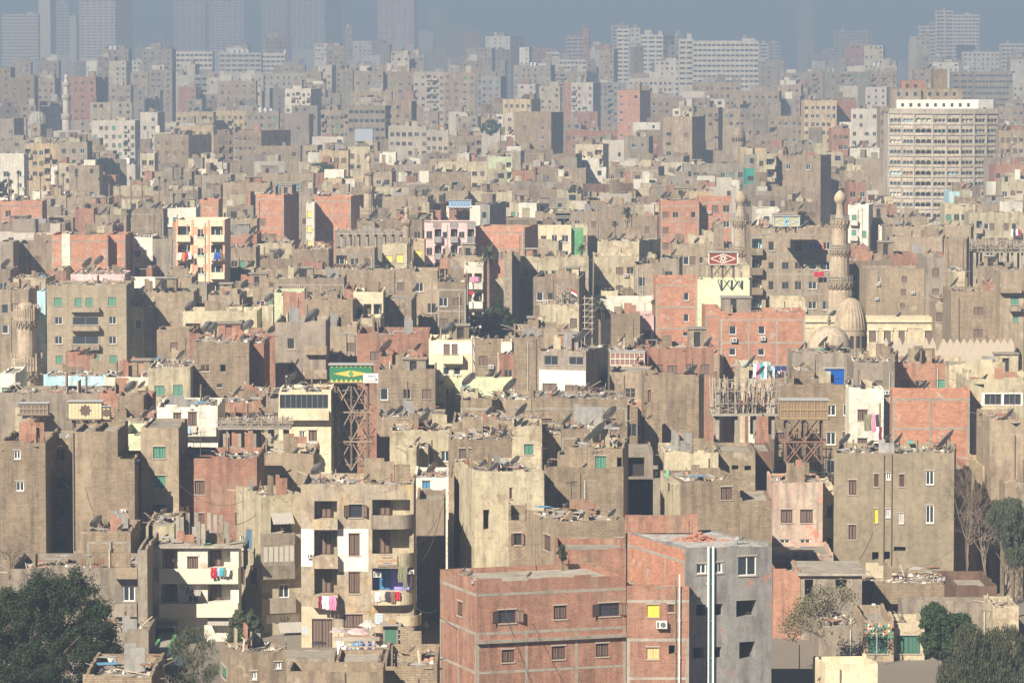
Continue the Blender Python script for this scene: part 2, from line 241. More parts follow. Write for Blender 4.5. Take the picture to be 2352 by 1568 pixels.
TABLE = """
# near
0 104 1018 1268 b 0 0- c @.0402;tan brick house with two white windows at left edge;left brick house
+w 32 1034 47 1054 37 1105 55 1127
104 167 1010 1268 t 0 0- n @.0412;plaster bay with stacked grey windows beside left brick house;
+k 123 1031 149 1055
+d 133 1098 150 1124 133 1165 150 1188 126 1231 150 1258
+c 129 1196 146 1210
167 213 993 1262 t 0 0- n @.0405;narrow peeling plaster bay with drain pipes;
+p 168 993 1262 214 990 1262
213 270 992 1262 b 0 0- n @.0404;
270 309 1056 1262 b 0 0- n @.0403;
+w 258 1110 270 1125
+w 277 1170 291 1178
+c 276 1171 290 1179
270 325 1000 1062 n 0 0- n @.0425;
+d 272 1024 296 1056
323 410 985 1215 t 0 0- n @.0408;tan plaster house with three stacked shuttered windows;stacked shutter house
+g 352 1026 380 1052 353 1092 380 1119
+s 353 1158 380 1187
335 400 1208 1240 c 0 0- c @.0395;
200 300 1222 1270 b 0 2- c @.0392;
18 316 1306 1440 k 0 0- c @.0378;low grey and cream house behind the big left tree;cream balcony house
+b 264 1300 317 1326 264 1383 316 1413
+w 283 1346 310 1380
+l 266 1330 312 1382
316 338 1263 1440 k 0 0- n @.0377;
120 341 1452 1560 k 0 0- c @.0362;low rubble roofed shed in shade beside the big tree;rubble roofed shed
+g 272 1500 295 1528
190 348 1556 1590 b 0 0- c @.0296;
343 384 1500 1560 G 0 0- n @.037;small kiosk painted green over yellow by the street;
340 548 1257 1482 w 0 0- c @.0384;white three-storey house topped by bare concrete posts;white post roofed house
+l 370 1262 408 1311 477 1262 529 1303 370 1340 408 1383 477 1340 529 1381
+s 430 1278 455 1306
+w 431 1364 455 1384
+b 367 1303 548 1338 367 1383 548 1414
+c 422 1343 438 1356
+a 426 1354 462 1364
+d 345 1440 400 1476
+a 343 1426 408 1437 478 1418 535 1432
600 691 1140 1488 c -58 0- c @.0388;left wing of corner block with white glazed bay;glazed bay wing
+l 622 1187 670 1222
+k 564 1215 578 1260
+b 598 1222 672 1248 597 1296 672 1327 596 1370 674 1405
+x 599 1247 671 1297
+w 640 1341 664 1372
+a 622 1178 671 1200 638 1428 691 1449
+s 643 1449 683 1478
+v 612 1410 688 1430
+u 563 1212 585 1262
+w 550 1230 560 1262
+s 548 1300 562 1340 575 1300 590 1340 548 1380 562 1420
691 950 1112 1486 Q 0 0- c @.0380;peeling corner apartment block with curved balconies above street stall;corner balcony block
+l 722 1150 774 1192 855 1147 942 1186 722 1217 774 1276 722 1303 774 1364 855 1214 940 1274
+L 855 1300 940 1357
+o 802 1158 832 1188
+s 801 1225 826 1275 801 1313 826 1362
+b 719 1190 776 1214 718 1275 777 1303 718 1362 777 1392
+B 853 1180 953 1212 853 1268 953 1301 853 1352 953 1386 912 1410 967 1434
+s 717 1421 763 1490
+s 789 1410 833 1441
+v 692 1214 720 1300 776 1214 846 1312
+z 692 1392 760 1490 760 1440 790 1490
+c 858 1310 876 1325 938 1305 950 1320 707 1271 720 1280
950 1030 1100 1290 w 0 0- c @.0412;
+u 970 1104 988 1121
956 1020 1150 1330 d 0 0- n @.0398;
1090 1250 1085 1330 c -48 0- c @.0386;cream plaster house with tall blank walls beside dark street;blank plaster house
+d 1110 1170 1124 1215
+l 1120 1175 1160 1240
+s 1170 1120 1176 1145
1030 1043 1100 1330 t 0 0- n @.0395;
1250 1432 1078 1215 b 0 0- n @.0392;
1306 1430 1034 1080 b 14 0- d @.0394;tan brick upper house with green shutters and blue recess;blue recess brick house
+g 1367 1047 1392 1076
+L 1311 1030 1333 1075
+d 1417 1050 1428 1075
1435 1500 1040 1100 k 0 0- n @.0425;
+d 1440 1050 1480 1095
1030 1176 1012 1098 b 0 0- c @.041;
+s 1055 1030 1083 1064
1440 1530 1100 1290 k 0 0- n @.0425;
1176 1245 980 1030 c 0 0- c @.0445;
+g 1204 1020 1225 1043
1280 1437 1202 1275 b -72 0- c @.0362;old mud brick roof house with brown shuttered windows;mud brick roof house
+s 1313 1237 1347 1264 1413 1235 1432 1261 1249 1228 1264 1263
1168 1212 1196 1310 b 0 0- n @.0372;
+o 1181 1224 1198 1251
1277 1438 1266 1310 R 0 0- n @.0352;
1094 1438 1338 1620 R -86 0- n @.0331;large red brick house with dark jetty line, front centre;large front brick house
+F 1
+o 1145 1400 1185 1430 1376 1384 1423 1414
+s 1272 1390 1302 1421 1051 1381 1062 1413
+s 1153 1491 1181 1520 1268 1483 1298 1513 1369 1477 1398 1507
+s 1092 1396 1101 1426 1090 1490 1097 1518
1440 1583 1352 1620 R 0 0- n @.0334;shorter brick section with yellow shutters and air conditioner;yellow shutter section
+F 1
+y 1486 1388 1514 1416
+Y 1485 1486 1514 1513
+s 1535 1387 1548 1405
+d 1536 1481 1550 1501
+c 1507 1422 1532 1443
1573 1773 1263 1620 g -138 0- n @.0336;grey rendered block over brick with tall white pipes;grey rendered block
+w 1695 1277 1737 1321
+w 1600 1294 1622 1317 1640 1291 1659 1315
+d 1599 1388 1622 1413 1640 1386 1660 1412 1691 1378 1737 1415
+d 1592 1486 1616 1511 1636 1485 1657 1509 1698 1473 1734 1511
1526 1650 1040 1112 c -12 0- c @.0425;peeling cream and orange house under plank covered roof;peeling plank roof house
1650 1735 1040 1112 t 0 0- n @.0427;
+d 1681 1068 1696 1078 1710 1069 1725 1080
1735 1775 1040 1160 D 0 0- n @.043;
1563 1700 1107 1270 b -48 0- c @.0392;mud brick house with cream left wall and flat roof;flat roofed mud brick house
+s 1656 1118 1681 1147
+s 1532 1108 1538 1128
1700 1773 1152 1270 b 0 0- n @.0391;
+s 1655 1180 1678 1205
1775 1890 1110 1285 Z 0 0- c @.0412;peeling pink house with two brown shuttered windows;peeling pink house
+s 1793 1170 1820 1200 1838 1170 1867 1200
+w 1791 1238 1814 1252 1837 1238 1861 1252
1890 1915 1120 1310 c 0 0- n @.0415;
+d 1900 1160 1912 1190 1900 1235 1910 1270
1775 1914 1273 1325 Z 0 0- n @.0402;
1916 2192 1043 1330 K 4 0- d @.041;broad plain taupe house with small scattered windows;broad taupe house
+s 1950 1102 1967 1136
+s 2008 1088 2018 1117 2066 1089 2077 1117
+w 2035 1085 2047 1102 2126 1081 2145 1113 2126 1160 2145 1201
+s 1949 1205 1966 1238
+y 2008 1168 2016 1200
+w 2034 1168 2045 1188 2064 1178 2075 1202
+d 2003 1267 2018 1285 2030 1266 2044 1284 2053 1255 2080 1265
+p 2030 1043 1320 2048 1043 1320
2195 2232 1080 1330 R 0 0- n @.0418;
2258 2352 1075 1320 y 0 1- d @.0425;yellowish house with mint balcony behind trees, right edge;
+L 2270 1088 2300 1125
+w 2295 1260 2310 1295
2308 2352 1112 1300 t 0 0- c @.0415;
+s 2332 1132 2352 1160
1840 1980 1320 1390 k 0 0- n @.0385;plaster hut with overhanging flat roof and black doorway;
+d 1848 1330 1868 1380 1919 1330 1945 1352
1776 1838 1312 1450 R 0 0- n @.0386;
1980 2195 1340 1385 b 0 0- c @.0395;
2072 2281 1383 1440 k 0 0- n @.038;roofless grey walled yard house behind the green trees;
2195 2290 1350 1400 D 0 0- n @.0384;
2281 2340 1395 1470 c 0 0- c @.0376;
1880 1984 1442 1510 k 0 0- c @.0373;
1984 2053 1427 1506 t 0 0- n @.0371;green shop front tiled with orange and green lozenges;lozenge tiled shop
+G 1994 1462 2038 1500
2054 2124 1430 1502 c 0 0- c @.0372;white shop with green roller shutter beside tiled shop;roller shutter shop
+G 2059 1459 2114 1500
2124 2160 1432 1500 k 0 0- c @.0373;
1895 2016 1530 1600 Y -66 0- n @.034;cream walled roof terrace with junk, bottom right;junk roof terrace
530 658 1502 1600 t -42 0- c @.031;old tan corner house with green shutters, bottom;green shuttered corner house
+g 492 1518 500 1545 509 1528 519 1554
+w 632 1519 646 1535 577 1541 590 1560
588 768 1512 1560 k 0 0- n @.0335;flat grey screed roof house beside the street stall;
768 872 1531 1560 b 0 0- n @.0325;
660 880 1543 1600 t 0 0- n @.0302;walled roof yard with chairs, bottom left of centre;walled roof yard
880 1004 1530 1600 b 0 0- c @.0308;crumbling rubble walled ruin beside front brick house;
# far band; s explicit with @
5 88 33 150 w 0 17F n @.42;pale slab office block ruled with close window rows;slab office block
88 115 -45 130 h 13 0- n @.44;blank pale tower taller than frame beside slab office;blank pale tower
128 160 8 125 h 0 3F n @.46;hazy balcony block between two pale towers at far left;
160 175 36 118 w 0 0- n @.455;narrow blank cream tower face standing before hazy blocks;
182 264 -45 128 h 41 6F n @.45;tall beige tower with shaded right side and window columns;shaded beige tower
400 470 -45 130 h 0 5F n @.53;leftmost of three hazy skyscrapers cut by photo top;
480 560 -45 132 h 0 6F n @.525;middle hazy skyscraper with bluish glass stripes, cut by photo top;
600 660 -45 130 h 0 5F n @.54;hazy skyscraper just right of the bluish striped one;
668 745 -45 135 h 38 6F n @.53;broad hazy skyscraper with dark right flank;dark flanked skyscraper
868 950 -45 120 p 10 6F n @.58;pinkish ribbed hazy tower rising alone beyond the city;pinkish ribbed tower
985 1028 25 130 z 0 4F n @.62;very faint stepped tower right of the pinkish tower;
1030 1075 60 125 z 0 4F n @.62;
1115 1172 84 170 h 30 4G n @.34;cream block with dark shaded side and roof mast in haze;hazy cream block
1255 1285 120 150 w 0 3F n @.31;
1250 1284 134 200 w 0 0- n @.295;
1284 1347 137 200 w 0 7F n @.29;pale institutional block with close vertical fins;finned pale block
1300 1342 86 140 z 0 3F n @.36;
1347 1402 116 178 w 0 0- n @.33;blank pale windowless block in the haze;
1405 1440 60 150 z 0 2F n @.4;
1417 1445 66 178 h 14 2F n @.32;tall narrow hazy block topped by white tanks;
1447 1470 64 178 h 0 2G n @.315;
1471 1523 80 182 h 26 3F n @.31;beige block with dark recess under its roofline in haze;
1560 1592 90 190 w 0 2F n @.272;
1592 1742 94 200 w 0 14F t @.27;wide white office block with many window bands and stepped penthouse;wide white office block
1540 1565 80 120 z 0 2F n @.4;
1742 1765 100 150 w 0 1F n @.4;
1765 1792 98 135 z 0 2F n @.42;
1832 1870 -45 128 z 0 4F n @.6;faint lone tower rising out of haze at right;faint lone tower
1917 2002 72 150 z 0 7F n @.46;broad faint block with a pale roof cap in haze;
2090 2118 95 168 h 0 3F n @.375;
2112 2150 60 168 h 0 2F n @.38;stepped tower with jagged terraces on its left;stepped hazy tower
2150 2190 25 165 h 0 2F n @.385;
2190 2250 34 130 h 0 7F n @.39;office tower capped with a pale sloping roof;sloping roofed tower
2213 2295 119 160 w 0 8G n @.3;white low office block right of the stepped tower;
2300 2352 100 150 h 0 5F n @.34;
2320 2352 130 175 t 0 4F n @.3;
2240 2326 165 248 k 0 11F n @.235;taupe office block with long even window rows, far right;taupe office block
2188 2240 165 250 t 0 3F n @.24;
232 295 113 195 t 8 5G c @.275;hazy brown block left of its dark glazed twin;
326 395 113 195 k 9 4G c @.27;dark glazed brown apartment block in far haze;dark glazed block
404 488 119 165 w 0 8F n @.27;cream slab with long rows of small windows;cream row window slab
504 600 121 165 h 0 7F n @.29;
588 655 122 160 w 0 6F c @.3;
0 24 155 265 b 0 1G n @.2;
24 79 178 275 b 0 2G n @.198;pale brick block with a column of dark openings, left edge;
25 70 143 180 t 0 3G n @.28;
87 135 140 185 k 0 4G d @.26;
83 126 180 250 t 12 3G c @.205;
162 220 177 310 R 13 3G t @.195;tall mauve brick block right of the white minaret;tall mauve block
215 240 177 265 b 0 1G n @.196;
240 300 196 250 k 0 4G d @.21;
300 340 165 230 t 0 2G c @.235;
340 395 160 240 k 6 3G c @.235;
404 446 173 205 w 0 0- n @.235;
410 450 200 245 R 0 3- n @.225;small mauve brick block beneath a white roof room;
446 478 172 245 g 0 2F n @.23;
475 530 178 240 w 0 2G c @.228;
500 588 186 255 t 0 5M c @.215;
588 700 168 215 c 0 8M c @.24;long apartment row with cream and turquoise balconies;
640 700 150 175 t 0 5M t @.26;
700 735 182 215 R 15 1G n @.22;
738 762 150 225 c 10 2M t @.225;
545 605 172 215 w 0 4G t @.235;
770 810 160 230 t 0 3M c @.24;
815 880 163 245 k 0 5M d @.205;taupe glazed block with dishes on its roof line;taupe glazed block
880 910 163 245 t 0 0- n @.206;
800 900 150 175 t 0 7M c @.25;
910 940 127 170 w 0 2G n @.22;
940 975 127 170 g 0 2G n @.222;
950 1020 165 275 c 0 5M d @.2;cream apartment block with gridded balconies and roof dishes;gridded cream block
1020 1058 166 285 t 0 2M n @.199;
1058 1092 166 300 t 0 2M c @.198;
890 950 165 230 t 0 3M c @.203;
1060 1105 140 175 t 0 3M c @.25;
1105 1150 176 275 g 12 3M t @.21;slim pale grey block turning its shaded side right;
1180 1265 150 215 k 10 6G t @.24;brown office block with white window bands;
1268 1345 165 210 t 0 5M c @.25;
1313 1362 190 296 w 18 4M t @.2;white tower with two curving stacks of balconies;white balcony tower
1297 1313 190 290 R 0 0- n @.201;
1375 1440 190 280 g 0 6M c @.215;
1445 1545 180 220 c 0 9G c @.225;low cream school block with square attic;
1418 1470 208 305 r 24 3W c @.18;pinkish brick apartment block in the mid haze;pinkish mid block
1470 1530 215 250 t 0 4M d @.19;
1495 1630 225 255 t 0 9M c @.185;
1595 1700 190 245 t 0 9M d @.19;broad tan apartment block with white balcony column;
1700 1790 210 250 t 5 6M c @.195;
1790 1850 168 215 k 0 4M c @.235;
1850 1900 165 205 t 0 4M c @.235;
1895 1995 165 205 k 0 8M d @.23;
1930 1970 198 232 c 0 1- n @.2;
2000 2060 163 215 t 0 5M c @.225;
2010 2060 150 168 c 0 3G t @.25;
1785 1840 195 240 t 5 3M d @.2;
2100 2170 160 195 t 0 6M d @.23;
2327 2352 195 250 c 0 2M n @.23;
2295 2352 245 300 t 0 4M c @.17;
2300 2352 290 360 R 0 4M c @.15;
# mid-far band
0 32 272 352 k 23 2- n @.165;grey stained block with dark narrow alley at left edge;
70 93 285 335 t 12 1G n @.163;
32 60 272 330 t 0 2M n @.172;
122 186 301 325 w 0 3M n @.17;
210 310 277 355 w 12 7M d @.152;bright white six-storey apartment block with even windows;bright white block
322 362 258 335 w 16 2G t @.158;narrow white block with dark shaded balconies on its right;
404 490 258 290 y 0 6M d @.17;yellow low building with long pale roof wall;
490 590 255 290 y 0 7M d @.172;
380 405 282 310 w 0 1G n @.165;
400 490 290 315 y 0 5M c @.16;
355 433 310 405 b 54 4W c @.132;blank tan block with grey shaded side, right of the square;
490 535 310 395 b 0 4M h @.138;
535 600 300 395 b 68 6M t @.135;tan block with dark balcony side and black roof tanks;dark balcony block
565 640 255 300 k 0 5M c @.17;
625 710 262 305 k 10 2W t @.17;
660 680 205 260 n 0 2G n @.185;
655 714 204 255 w 25 5M t @.183;white block striped green beside a dark high side wall;green striped block
700 738 165 205 t 0 2M n @.21;
740 760 225 245 k 0 2M n @.2;
737 800 253 345 k 0 6M d @.15;
800 885 243 348 k 12 7F n @.148;taupe office block with continuous shadowed window strips;strip window office
885 945 233 330 t 12 3M n @.15;
805 900 210 245 t 0 5M c @.18;
892 980 290 370 c 0 6M c @.14;old cream facade with tall narrow arched balconies;old cream facade
980 1030 300 368 c 0 4M c @.138;
1030 1105 312 370 t 0 6M d @.137;
1105 1145 270 305 t 0 3M c @.165;
1155 1220 228 300 y 22 5M d @.165;pale yellow corner block with rounded balconies and roof tanks;
1178 1182 255 355 y 0 0- n @.142;
1160 1178 260 345 c 0 1G n @.143;
1182 1266 258 350 b 28 2W n @.14;tan windowless block with dark balcony side tower behind;
1300 1420 300 335 R 0 9M c @.15;
1438 1466 315 385 k 0 1G n @.131;
1436 1470 312 385 t 0 1- n @.13;
1440 1490 314 390 k 10 2W h @.129;taupe block with two white windows one above other;two white window block
1462 1535 300 330 b 20 3- n @.14;
1545 1590 268 360 t 30 2W d @.133;tan tower with jagged dark balconies down its right side;jagged balcony tower
1523 1545 270 350 t 0 1G n @.135;
1600 1650 248 330 b 10 4M c @.152;
1650 1700 250 290 t 0 4M d @.165;
1700 1765 250 290 k 0 5M d @.165;
1713 1790 310 345 t 0 5M c @.145;
1765 1850 268 310 t 0 5M d @.16;
1823 1838 222 310 k 8 1- n @.165;
1847 1922 231 315 y 0 6M d @.158;yellow apartment block with scalloped roof parapet;scalloped yellow block
1922 1968 229 300 R 0 0- n @.159;
1955 2015 250 340 w 10 4M d @.15;pale block with balconies left of the arcaded curved block;
1910 1952 295 395 R 0 3W d @.13;slim dusky brick block under the pale balcony block;
2022 2045 245 385 t 0 2M n @.14;
1948 2020 340 375 w 0 3M d @.13;
1560 1640 320 345 k 0 4M c @.14;
# band y350-500
0 55 355 420 w 0 2W n @.115;broad blank cream wall at left edge by palms;
55 180 330 400 y 0 8M d @.125;apartment block with yellow balcony fronts above the palms;yellow balcony block
135 200 326 400 k 12 3G c @.123;
120 230 318 345 k 0 4M c @.135;
235 265 356 372 R 0 1- n @.128;
190 250 365 400 g 0 3M c @.125;
322 355 352 420 c 0 2M c @.12;
433 500 366 405 c 0 4M c @.118;
355 440 395 425 t 0 3M c @.112;
588 690 335 370 t 0 3M c @.135;
698 729 334 390 t 12 2G n @.125;
733 800 346 392 y 0 4M d @.118;ochre yellow house with glazed windows behind bushes;ochre yellow house
800 850 337 380 c 0 3M d @.122;
872 909 352 395 w 0 0- n @.121;
850 875 350 395 t 0 1G n @.121;
909 985 380 420 k 0 4M t @.114;
985 1040 368 412 t 0 2- n @.114;
1115 1150 355 392 t 0 2M d @.12;
1120 1176 360 400 n 0 4M d @.117;
1000 1120 375 430 c 0 6M c @.111;
1205 1270 345 385 b 0 1- n @.122;
1262 1322 355 392 b 15 2G n @.119;
1322 1385 332 384 c 13 3M d @.123;
1230 1283 384 432 b 12 1G c @.11;tan plain block with narrow dark right side near tanks;
1176 1230 394 440 R 0 2- c @.109;
1283 1296 392 440 w 0 1- n @.109;
1400 1450 385 420 t 0 4M d @.115;
1450 1512 384 428 t 14 2G c @.111;
1512 1570 360 400 k 14 2M c @.117;
1510 1620 375 400 c 0 5M d @.115;
1620 1700 385 410 n 0 3M d @.115;
1570 1712 378 430 k 0 7M d @.112;
1714 1738 390 450 a 0 1B n @.105;narrow emerald green house edge beside the blank tan block;
1738 1783 355 455 c 0 2B n @.104;
1740 1885 358 452 b 24 3W d @.104;broad blank tan block with dishes along its roof edge;broad blank tan block
1700 1760 340 360 y 0 3M c @.12;
1830 1900 332 352 k 0 5M c @.125;
1885 1950 400 440 R 0 3W d @.108;
1940 1995 395 450 t 0 2M d @.107;
1950 1990 420 500 R 0 2W d @.1;
2295 2352 300 400 t 0 4M d @.12;
2300 2352 420 480 c 0 3M c @.102;
2285 2352 380 430 R 0 3M d @.11;
0 55 455 465 w 0 2- n @.105;
0 97 463 515 r 0 2G c @.095;low reddish brick block with concrete frame at left edge;
75 150 440 460 w 0 3G c @.11;white low houses between palms and reddish block;
100 152 450 500 t 0 1- c @.1;
148 250 455 500 t 6 2- d @.1;
180 260 470 495 d 0 3M c @.095;
260 352 430 462 c 0 4G c @.108;
352 440 440 470 t 8 1- d @.105;
300 375 482 525 b 0 1- d @.092;
374 450 478 530 w 0 4M d @.094;
172 215 480 520 R 0 0- t @.093;
218 290 495 530 t 0 3G d @.09;
0 150 515 545 d 0 7G d @.092;
463 530 403 432 k 10 2- c @.11;
512 620 420 475 t 0 1- c @.1;
465 590 475 490 t 0 5M d @.1;
515 590 505 560 t 0 4M d @.086;
588 720 400 430 t 0 3M c @.11;
692 748 399 440 R 0 1- c @.112;
745 790 392 445 w 0 2M n @.108;
745 785 412 445 y 0 2G n @.107;
785 835 410 450 y 0 2G n @.108;
786 840 428 455 c 0 0- n @.106;
857 900 395 440 t 10 2M c @.11;
# band y430-650
587 652 448 545 r 35 2- h @.09;large windowless red brick block right of blue loft;large red block
722 806 452 545 r 30 0- n @.089;long red brick block meeting the tall minaret's left;long red block
703 722 468 547 w 0 1Y n @.0885;narrow white wall with yellow shutters between red brick blocks;
878 982 452 510 t 14 3G d @.091;smooth tan block shaded by a minaret silhouette;
960 1012 487 510 R 0 0- n @.09;
980 1012 468 510 R 19 3G h @.092;
1031 1078 480 512 R 0 3- n @.089;stepped red brick house under blue lattice loft;
1103 1125 470 520 g 38 1G n @.088;plain blue grey cube beside pink parapet;blue grey cube
975 1092 512 592 p 0 6P n @.078;pink fronted apartment house with three grey loggia columns;pink apartment house
1092 1205 522 592 r 31 3- n @.0785;red brick side block joined right of pink apartment house;
985 1080 398 430 t 0 2M d @.1;
985 1075 440 470 t 0 4G d @.095;
1075 1176 442 480 c 0 3M c @.096;
1088 1170 430 450 t 0 4G c @.1;
1170 1240 466 510 c 0 4M c @.093;
1205 1280 436 470 t 0 1- d @.1;
1236 1312 522 562 Y 0 3G n @.082;low lemon yellow building edged in green;lemon yellow building
1312 1340 530 562 G 0 0- n @.0821;bright green blank end wall of the lemon building;
1276 1376 486 530 t 0 5M c @.09;
1310 1376 480 505 n 0 4M c @.092;pale mint terrace house with green shutters;
1230 1310 490 515 t 0 4M d @.09;
1376 1450 474 530 b 0 1- d @.089;
1350 1460 440 475 t 0 2M d @.1;
1340 1455 425 450 D 0 7F n @.1;long dark wooden shed with white windows at its right;
1458 1500 437 460 c 0 5W n @.101;
1500 1560 425 470 t 0 2M d @.102;
1450 1520 470 500 t 0 4M d @.092;
1452 1510 498 540 b 8 1- c @.088;
1518 1606 462 558 r 0 4W h @.084;tall red brick block with concrete frame and small windows;tall framed red block
1606 1680 454 556 r 0 3W n @.0843;
1560 1640 440 466 y 0 2- c @.09;
1735 1790 480 520 w 0 1G n @.088;
1786 1812 488 522 R 0 0- n @.0878;
1810 1880 465 500 b 0 2- d @.09;
1948 1995 472 530 w 10 4M d @.086;
1995 2060 470 500 R 0 2- d @.09;
1990 2130 500 525 t 0 4M d @.087;
2050 2230 522 555 t 6 9M d @.083;long taupe block with ledge and dishes along roof;
2170 2240 470 520 c 0 4M c @.09;
2180 2245 440 460 A 0 3G c @.096;pale sky blue roof house above dishes, right side;
2225 2352 490 555 c 0 8M c @.087;cream apartment row with boxy brown balconies, right edge;
2245 2352 470 495 t 0 4M c @.092;
0 30 557 650 k 0 0- n @.073;
32 120 560 640 d 10 4M d @.074;brown balcony block in shade, left edge;
118 142 540 640 r 0 0- n @.0722;
142 160 538 640 w 0 1B n @.072;
160 248 541 640 r 0 3- c @.072;
248 288 540 630 r 16 0- n @.0722;red brick block with dark slot down its middle;
303 350 545 630 w 0 2B c @.073;
350 395 550 632 k 0 0- c @.073;blank grey wall with painted round motif;
460 502 460 500 r 0 0- n @.084;
396 404 512 640 r 0 0- n @.0705;
404 516 505 655 O 9 3H n @.07;cream and orange five-storey house with three bays;orange bay house
516 590 540 580 R 0 2G d @.078;
525 588 570 640 t 0 4M d @.073;
588 670 560 600 c 0 4M c @.078;
588 670 595 640 b 0 2G d @.075;
670 760 570 610 R 0 1- d @.077;
671 755 575 620 b 0 1- d @.075;
768 860 572 625 t 8 3B n @.072;
878 935 565 605 c 0 2Y n @.073;
950 975 555 600 y 0 2Y n @.074;
820 970 508 530 b 0 5M d @.083;
770 930 534 540 k 0 0- c @.077;
# band 590-760
1010 1060 595 650 R 0 2M c @.07;
1035 1110 590 640 t 0 3M c @.069;
1066 1110 612 720 w 0 2B n @.0675;narrow house with red awning and white balconies by palm;
1130 1160 645 700 c 0 2G n @.068;
1157 1176 582 700 t 0 1W n @.0662;
1176 1195 584 700 t 0 1W n @.0665;
1195 1352 592 650 c 0 7M d @.0675;cream house with wide glazed terrace and big dishes;terrace dish house
1225 1330 640 760 d 15 4W c @.064;brown angular house with scaffold in its slot;
1240 1330 700 765 c 0 3M c @.0635;
1372 1468 556 605 c 50 5W d @.07;cream topped block with grey blank right side;
1365 1458 590 688 c 0 5M n @.0685;cream apartment house with white rounded balconies;rounded balcony house
1458 1520 608 688 t 0 2M d @.068;
1516 1560 595 630 k 8 1G d @.0705;
1545 1640 562 612 t 0 7W c @.0725;
1620 1700 600 640 c 0 3W d @.071;
1724 1912 525 700 t 0 6B d @.066;taupe balcony apartment house left of the tallest minaret;taupe balcony house
1506 1602 640 795 r 0 0- n @.0605;tall red brick house with three white windows;three window brick house
+w 1570 672 1582 690 1570 721 1582 739 1568 762 1580 772
1602 1722 645 800 n 5 2E n @.0603;pale lime house with pediment moulding and green windows;pale lime house
1636 1722 614 650 c 0 1- n @.0612;
1770 1850 690 720 c 0 0- n @.0605;
1655 1849 718 850 r 0 0- h @.057;red brick house with concrete frame before the mosque;framed brick house
+w 1674 749 1691 768 1741 749 1757 767 1674 799 1690 816 1740 800 1756 816
+c 1745 772 1758 782 1678 775 1692 785
1620 1655 710 850 r 0 2- n @.0571;
1350 1505 688 715 w 0 2- n @.065;
1404 1470 722 795 b 0 0- c @.06;
1465 1502 725 775 p 0 1G c @.0605;
1950 1995 568 610 R 0 2G d @.0725;
2045 2165 545 580 t 6 3- d @.078;
1950 2050 600 700 d 0 3G c @.068;
1990 2125 620 722 t 0 0- n @.0635;plain taupe block with air conditioners left of narrow gap;plain taupe block
+s 2071 634 2083 648 2144 650 2148 660 2069 664 2081 678 2067 696 2078 707
+w 2016 636 2022 648
+c 2014 650 2020 656 2092 668 2101 676 2010 682 2017 690
2127 2168 592 715 k 0 2M n @.0632;
2168 2220 552 660 b 6 0- n @.067;
2185 2325 670 785 b 0 1- d @.059;broad blank tan block above the mosque courtyard;
2297 2352 625 780 t 0 0- n @.0585;corner house with bright turquoise balcony recess, right edge;turquoise recess house
+T 2297 640 2340 662
+b 2296 662 2345 672 2318 702 2344 714
+g 2322 680 2340 700 2326 725 2338 740
2245 2320 612 670 d 8 2M c @.064;
1955 2170 585 620 R 0 6- c @.071;
# band 640-900
30 105 640 700 c 8 2M c @.068;
0 65 668 770 t 6 3M d @.064;
85 104 672 850 A 0 0- n @.063;
107 290 656 840 K 0 0- c @.0625;taupe house with green shutters on five bays;green shutter house
+g 124 684 142 703 172 684 187 703 197 684 213 703 248 683 266 702 128 817 144 834 169 816 227 834 252 816 269 834
+w 126 728 143 745 250 727 267 744 126 772 143 790 250 772 267 790
+k 167 728 226 746 167 772 226 790
+b 163 706 229 716 164 748 229 759 165 791 229 803
162 286 630 657 p 0 2S d @.0645;pale pink brick roof house atop green shutter house;
288 370 645 680 w 0 3G n @.0665;white low house right of pale pink roof house;
370 440 640 670 t 0 1S c @.067;
288 445 672 720 t 0 2W d @.064;
440 475 655 720 k 0 1G n @.066;
478 550 680 720 t 8 0- d @.0645;
520 625 665 710 c 0 3M d @.066;
580 640 660 720 t 0 4M d @.0655;
420 590 717 760 c 0 4M c @.061;
360 435 760 838 b 0 3- n @.056;dark hollow brick house left of tan brick tower;
445 572 788 925 b 0 0- h @.052;tan brick tower block with sparse small windows;tan brick tower
+o 461 837 482 853
+d 506 837 518 853
+k 459 880 473 890 498 881 511 890
572 606 790 925 R 0 0- c @.0523;
435 640 768 800 R 0 5- d @.055;
630 790 640 690 t 0 3W d @.066;
630 695 672 770 n 0 2- n @.061;
650 700 673 720 R 0 0- n @.0608;
700 810 690 790 b 10 3M c @.059;
790 812 665 770 R 0 1G n @.06;
812 880 672 765 Y 0 3B d @.0595;
880 945 690 765 t 12 0- n @.06;
948 1005 625 770 t 0 2W n @.062;
1005 1070 650 770 b 0 2W d @.061;tan brick block with stacked windows left of dark tree;
588 950 620 650 t 0 6M d @.07;
1010 1075 640 650 b 0 1- c @.063;
632 748 740 870 k 0 2B d @.054;plain grey brown tower with two open loggias;plain loggia tower
748 820 750 830 t 0 2- c @.056;
820 985 768 850 R 0 2- c @.053;
870 900 820 870 R 0 0- c @.0518;
985 1085 782 900 Y 0 0- c @.0512;narrow yellow and white house with boxed balcony;yellow white house
+s 1019 790 1033 813 1038 790 1051 813
+b 1016 815 1063 834
+w 1018 842 1032 861 1042 842 1058 861 1018 891 1031 908
+v 990 785 1084 812
1090 1180 782 835 b 0 2S c @.0565;
1151 1176 784 830 w 0 1S n @.0563;
1180 1250 775 840 b 0 0- d @.0555;
1180 1310 757 790 t 0 6M c @.058;
1236 1346 808 915 k 50 0- c @.05;grey topped cream house with brown shutters and dark side;arched shutter house
+v 1239 850 1345 915
+k 1250 817 1282 838 1307 819 1340 838
+s 1246 880 1279 902 1298 884 1331 905
1402 1480 808 850 b 0 2- c @.054;
1490 1640 800 860 R 0 4S c @.0535;
# band 800-1060
0 35 860 950 w 0 1V n @.051;white house with green shutters behind left minaret;
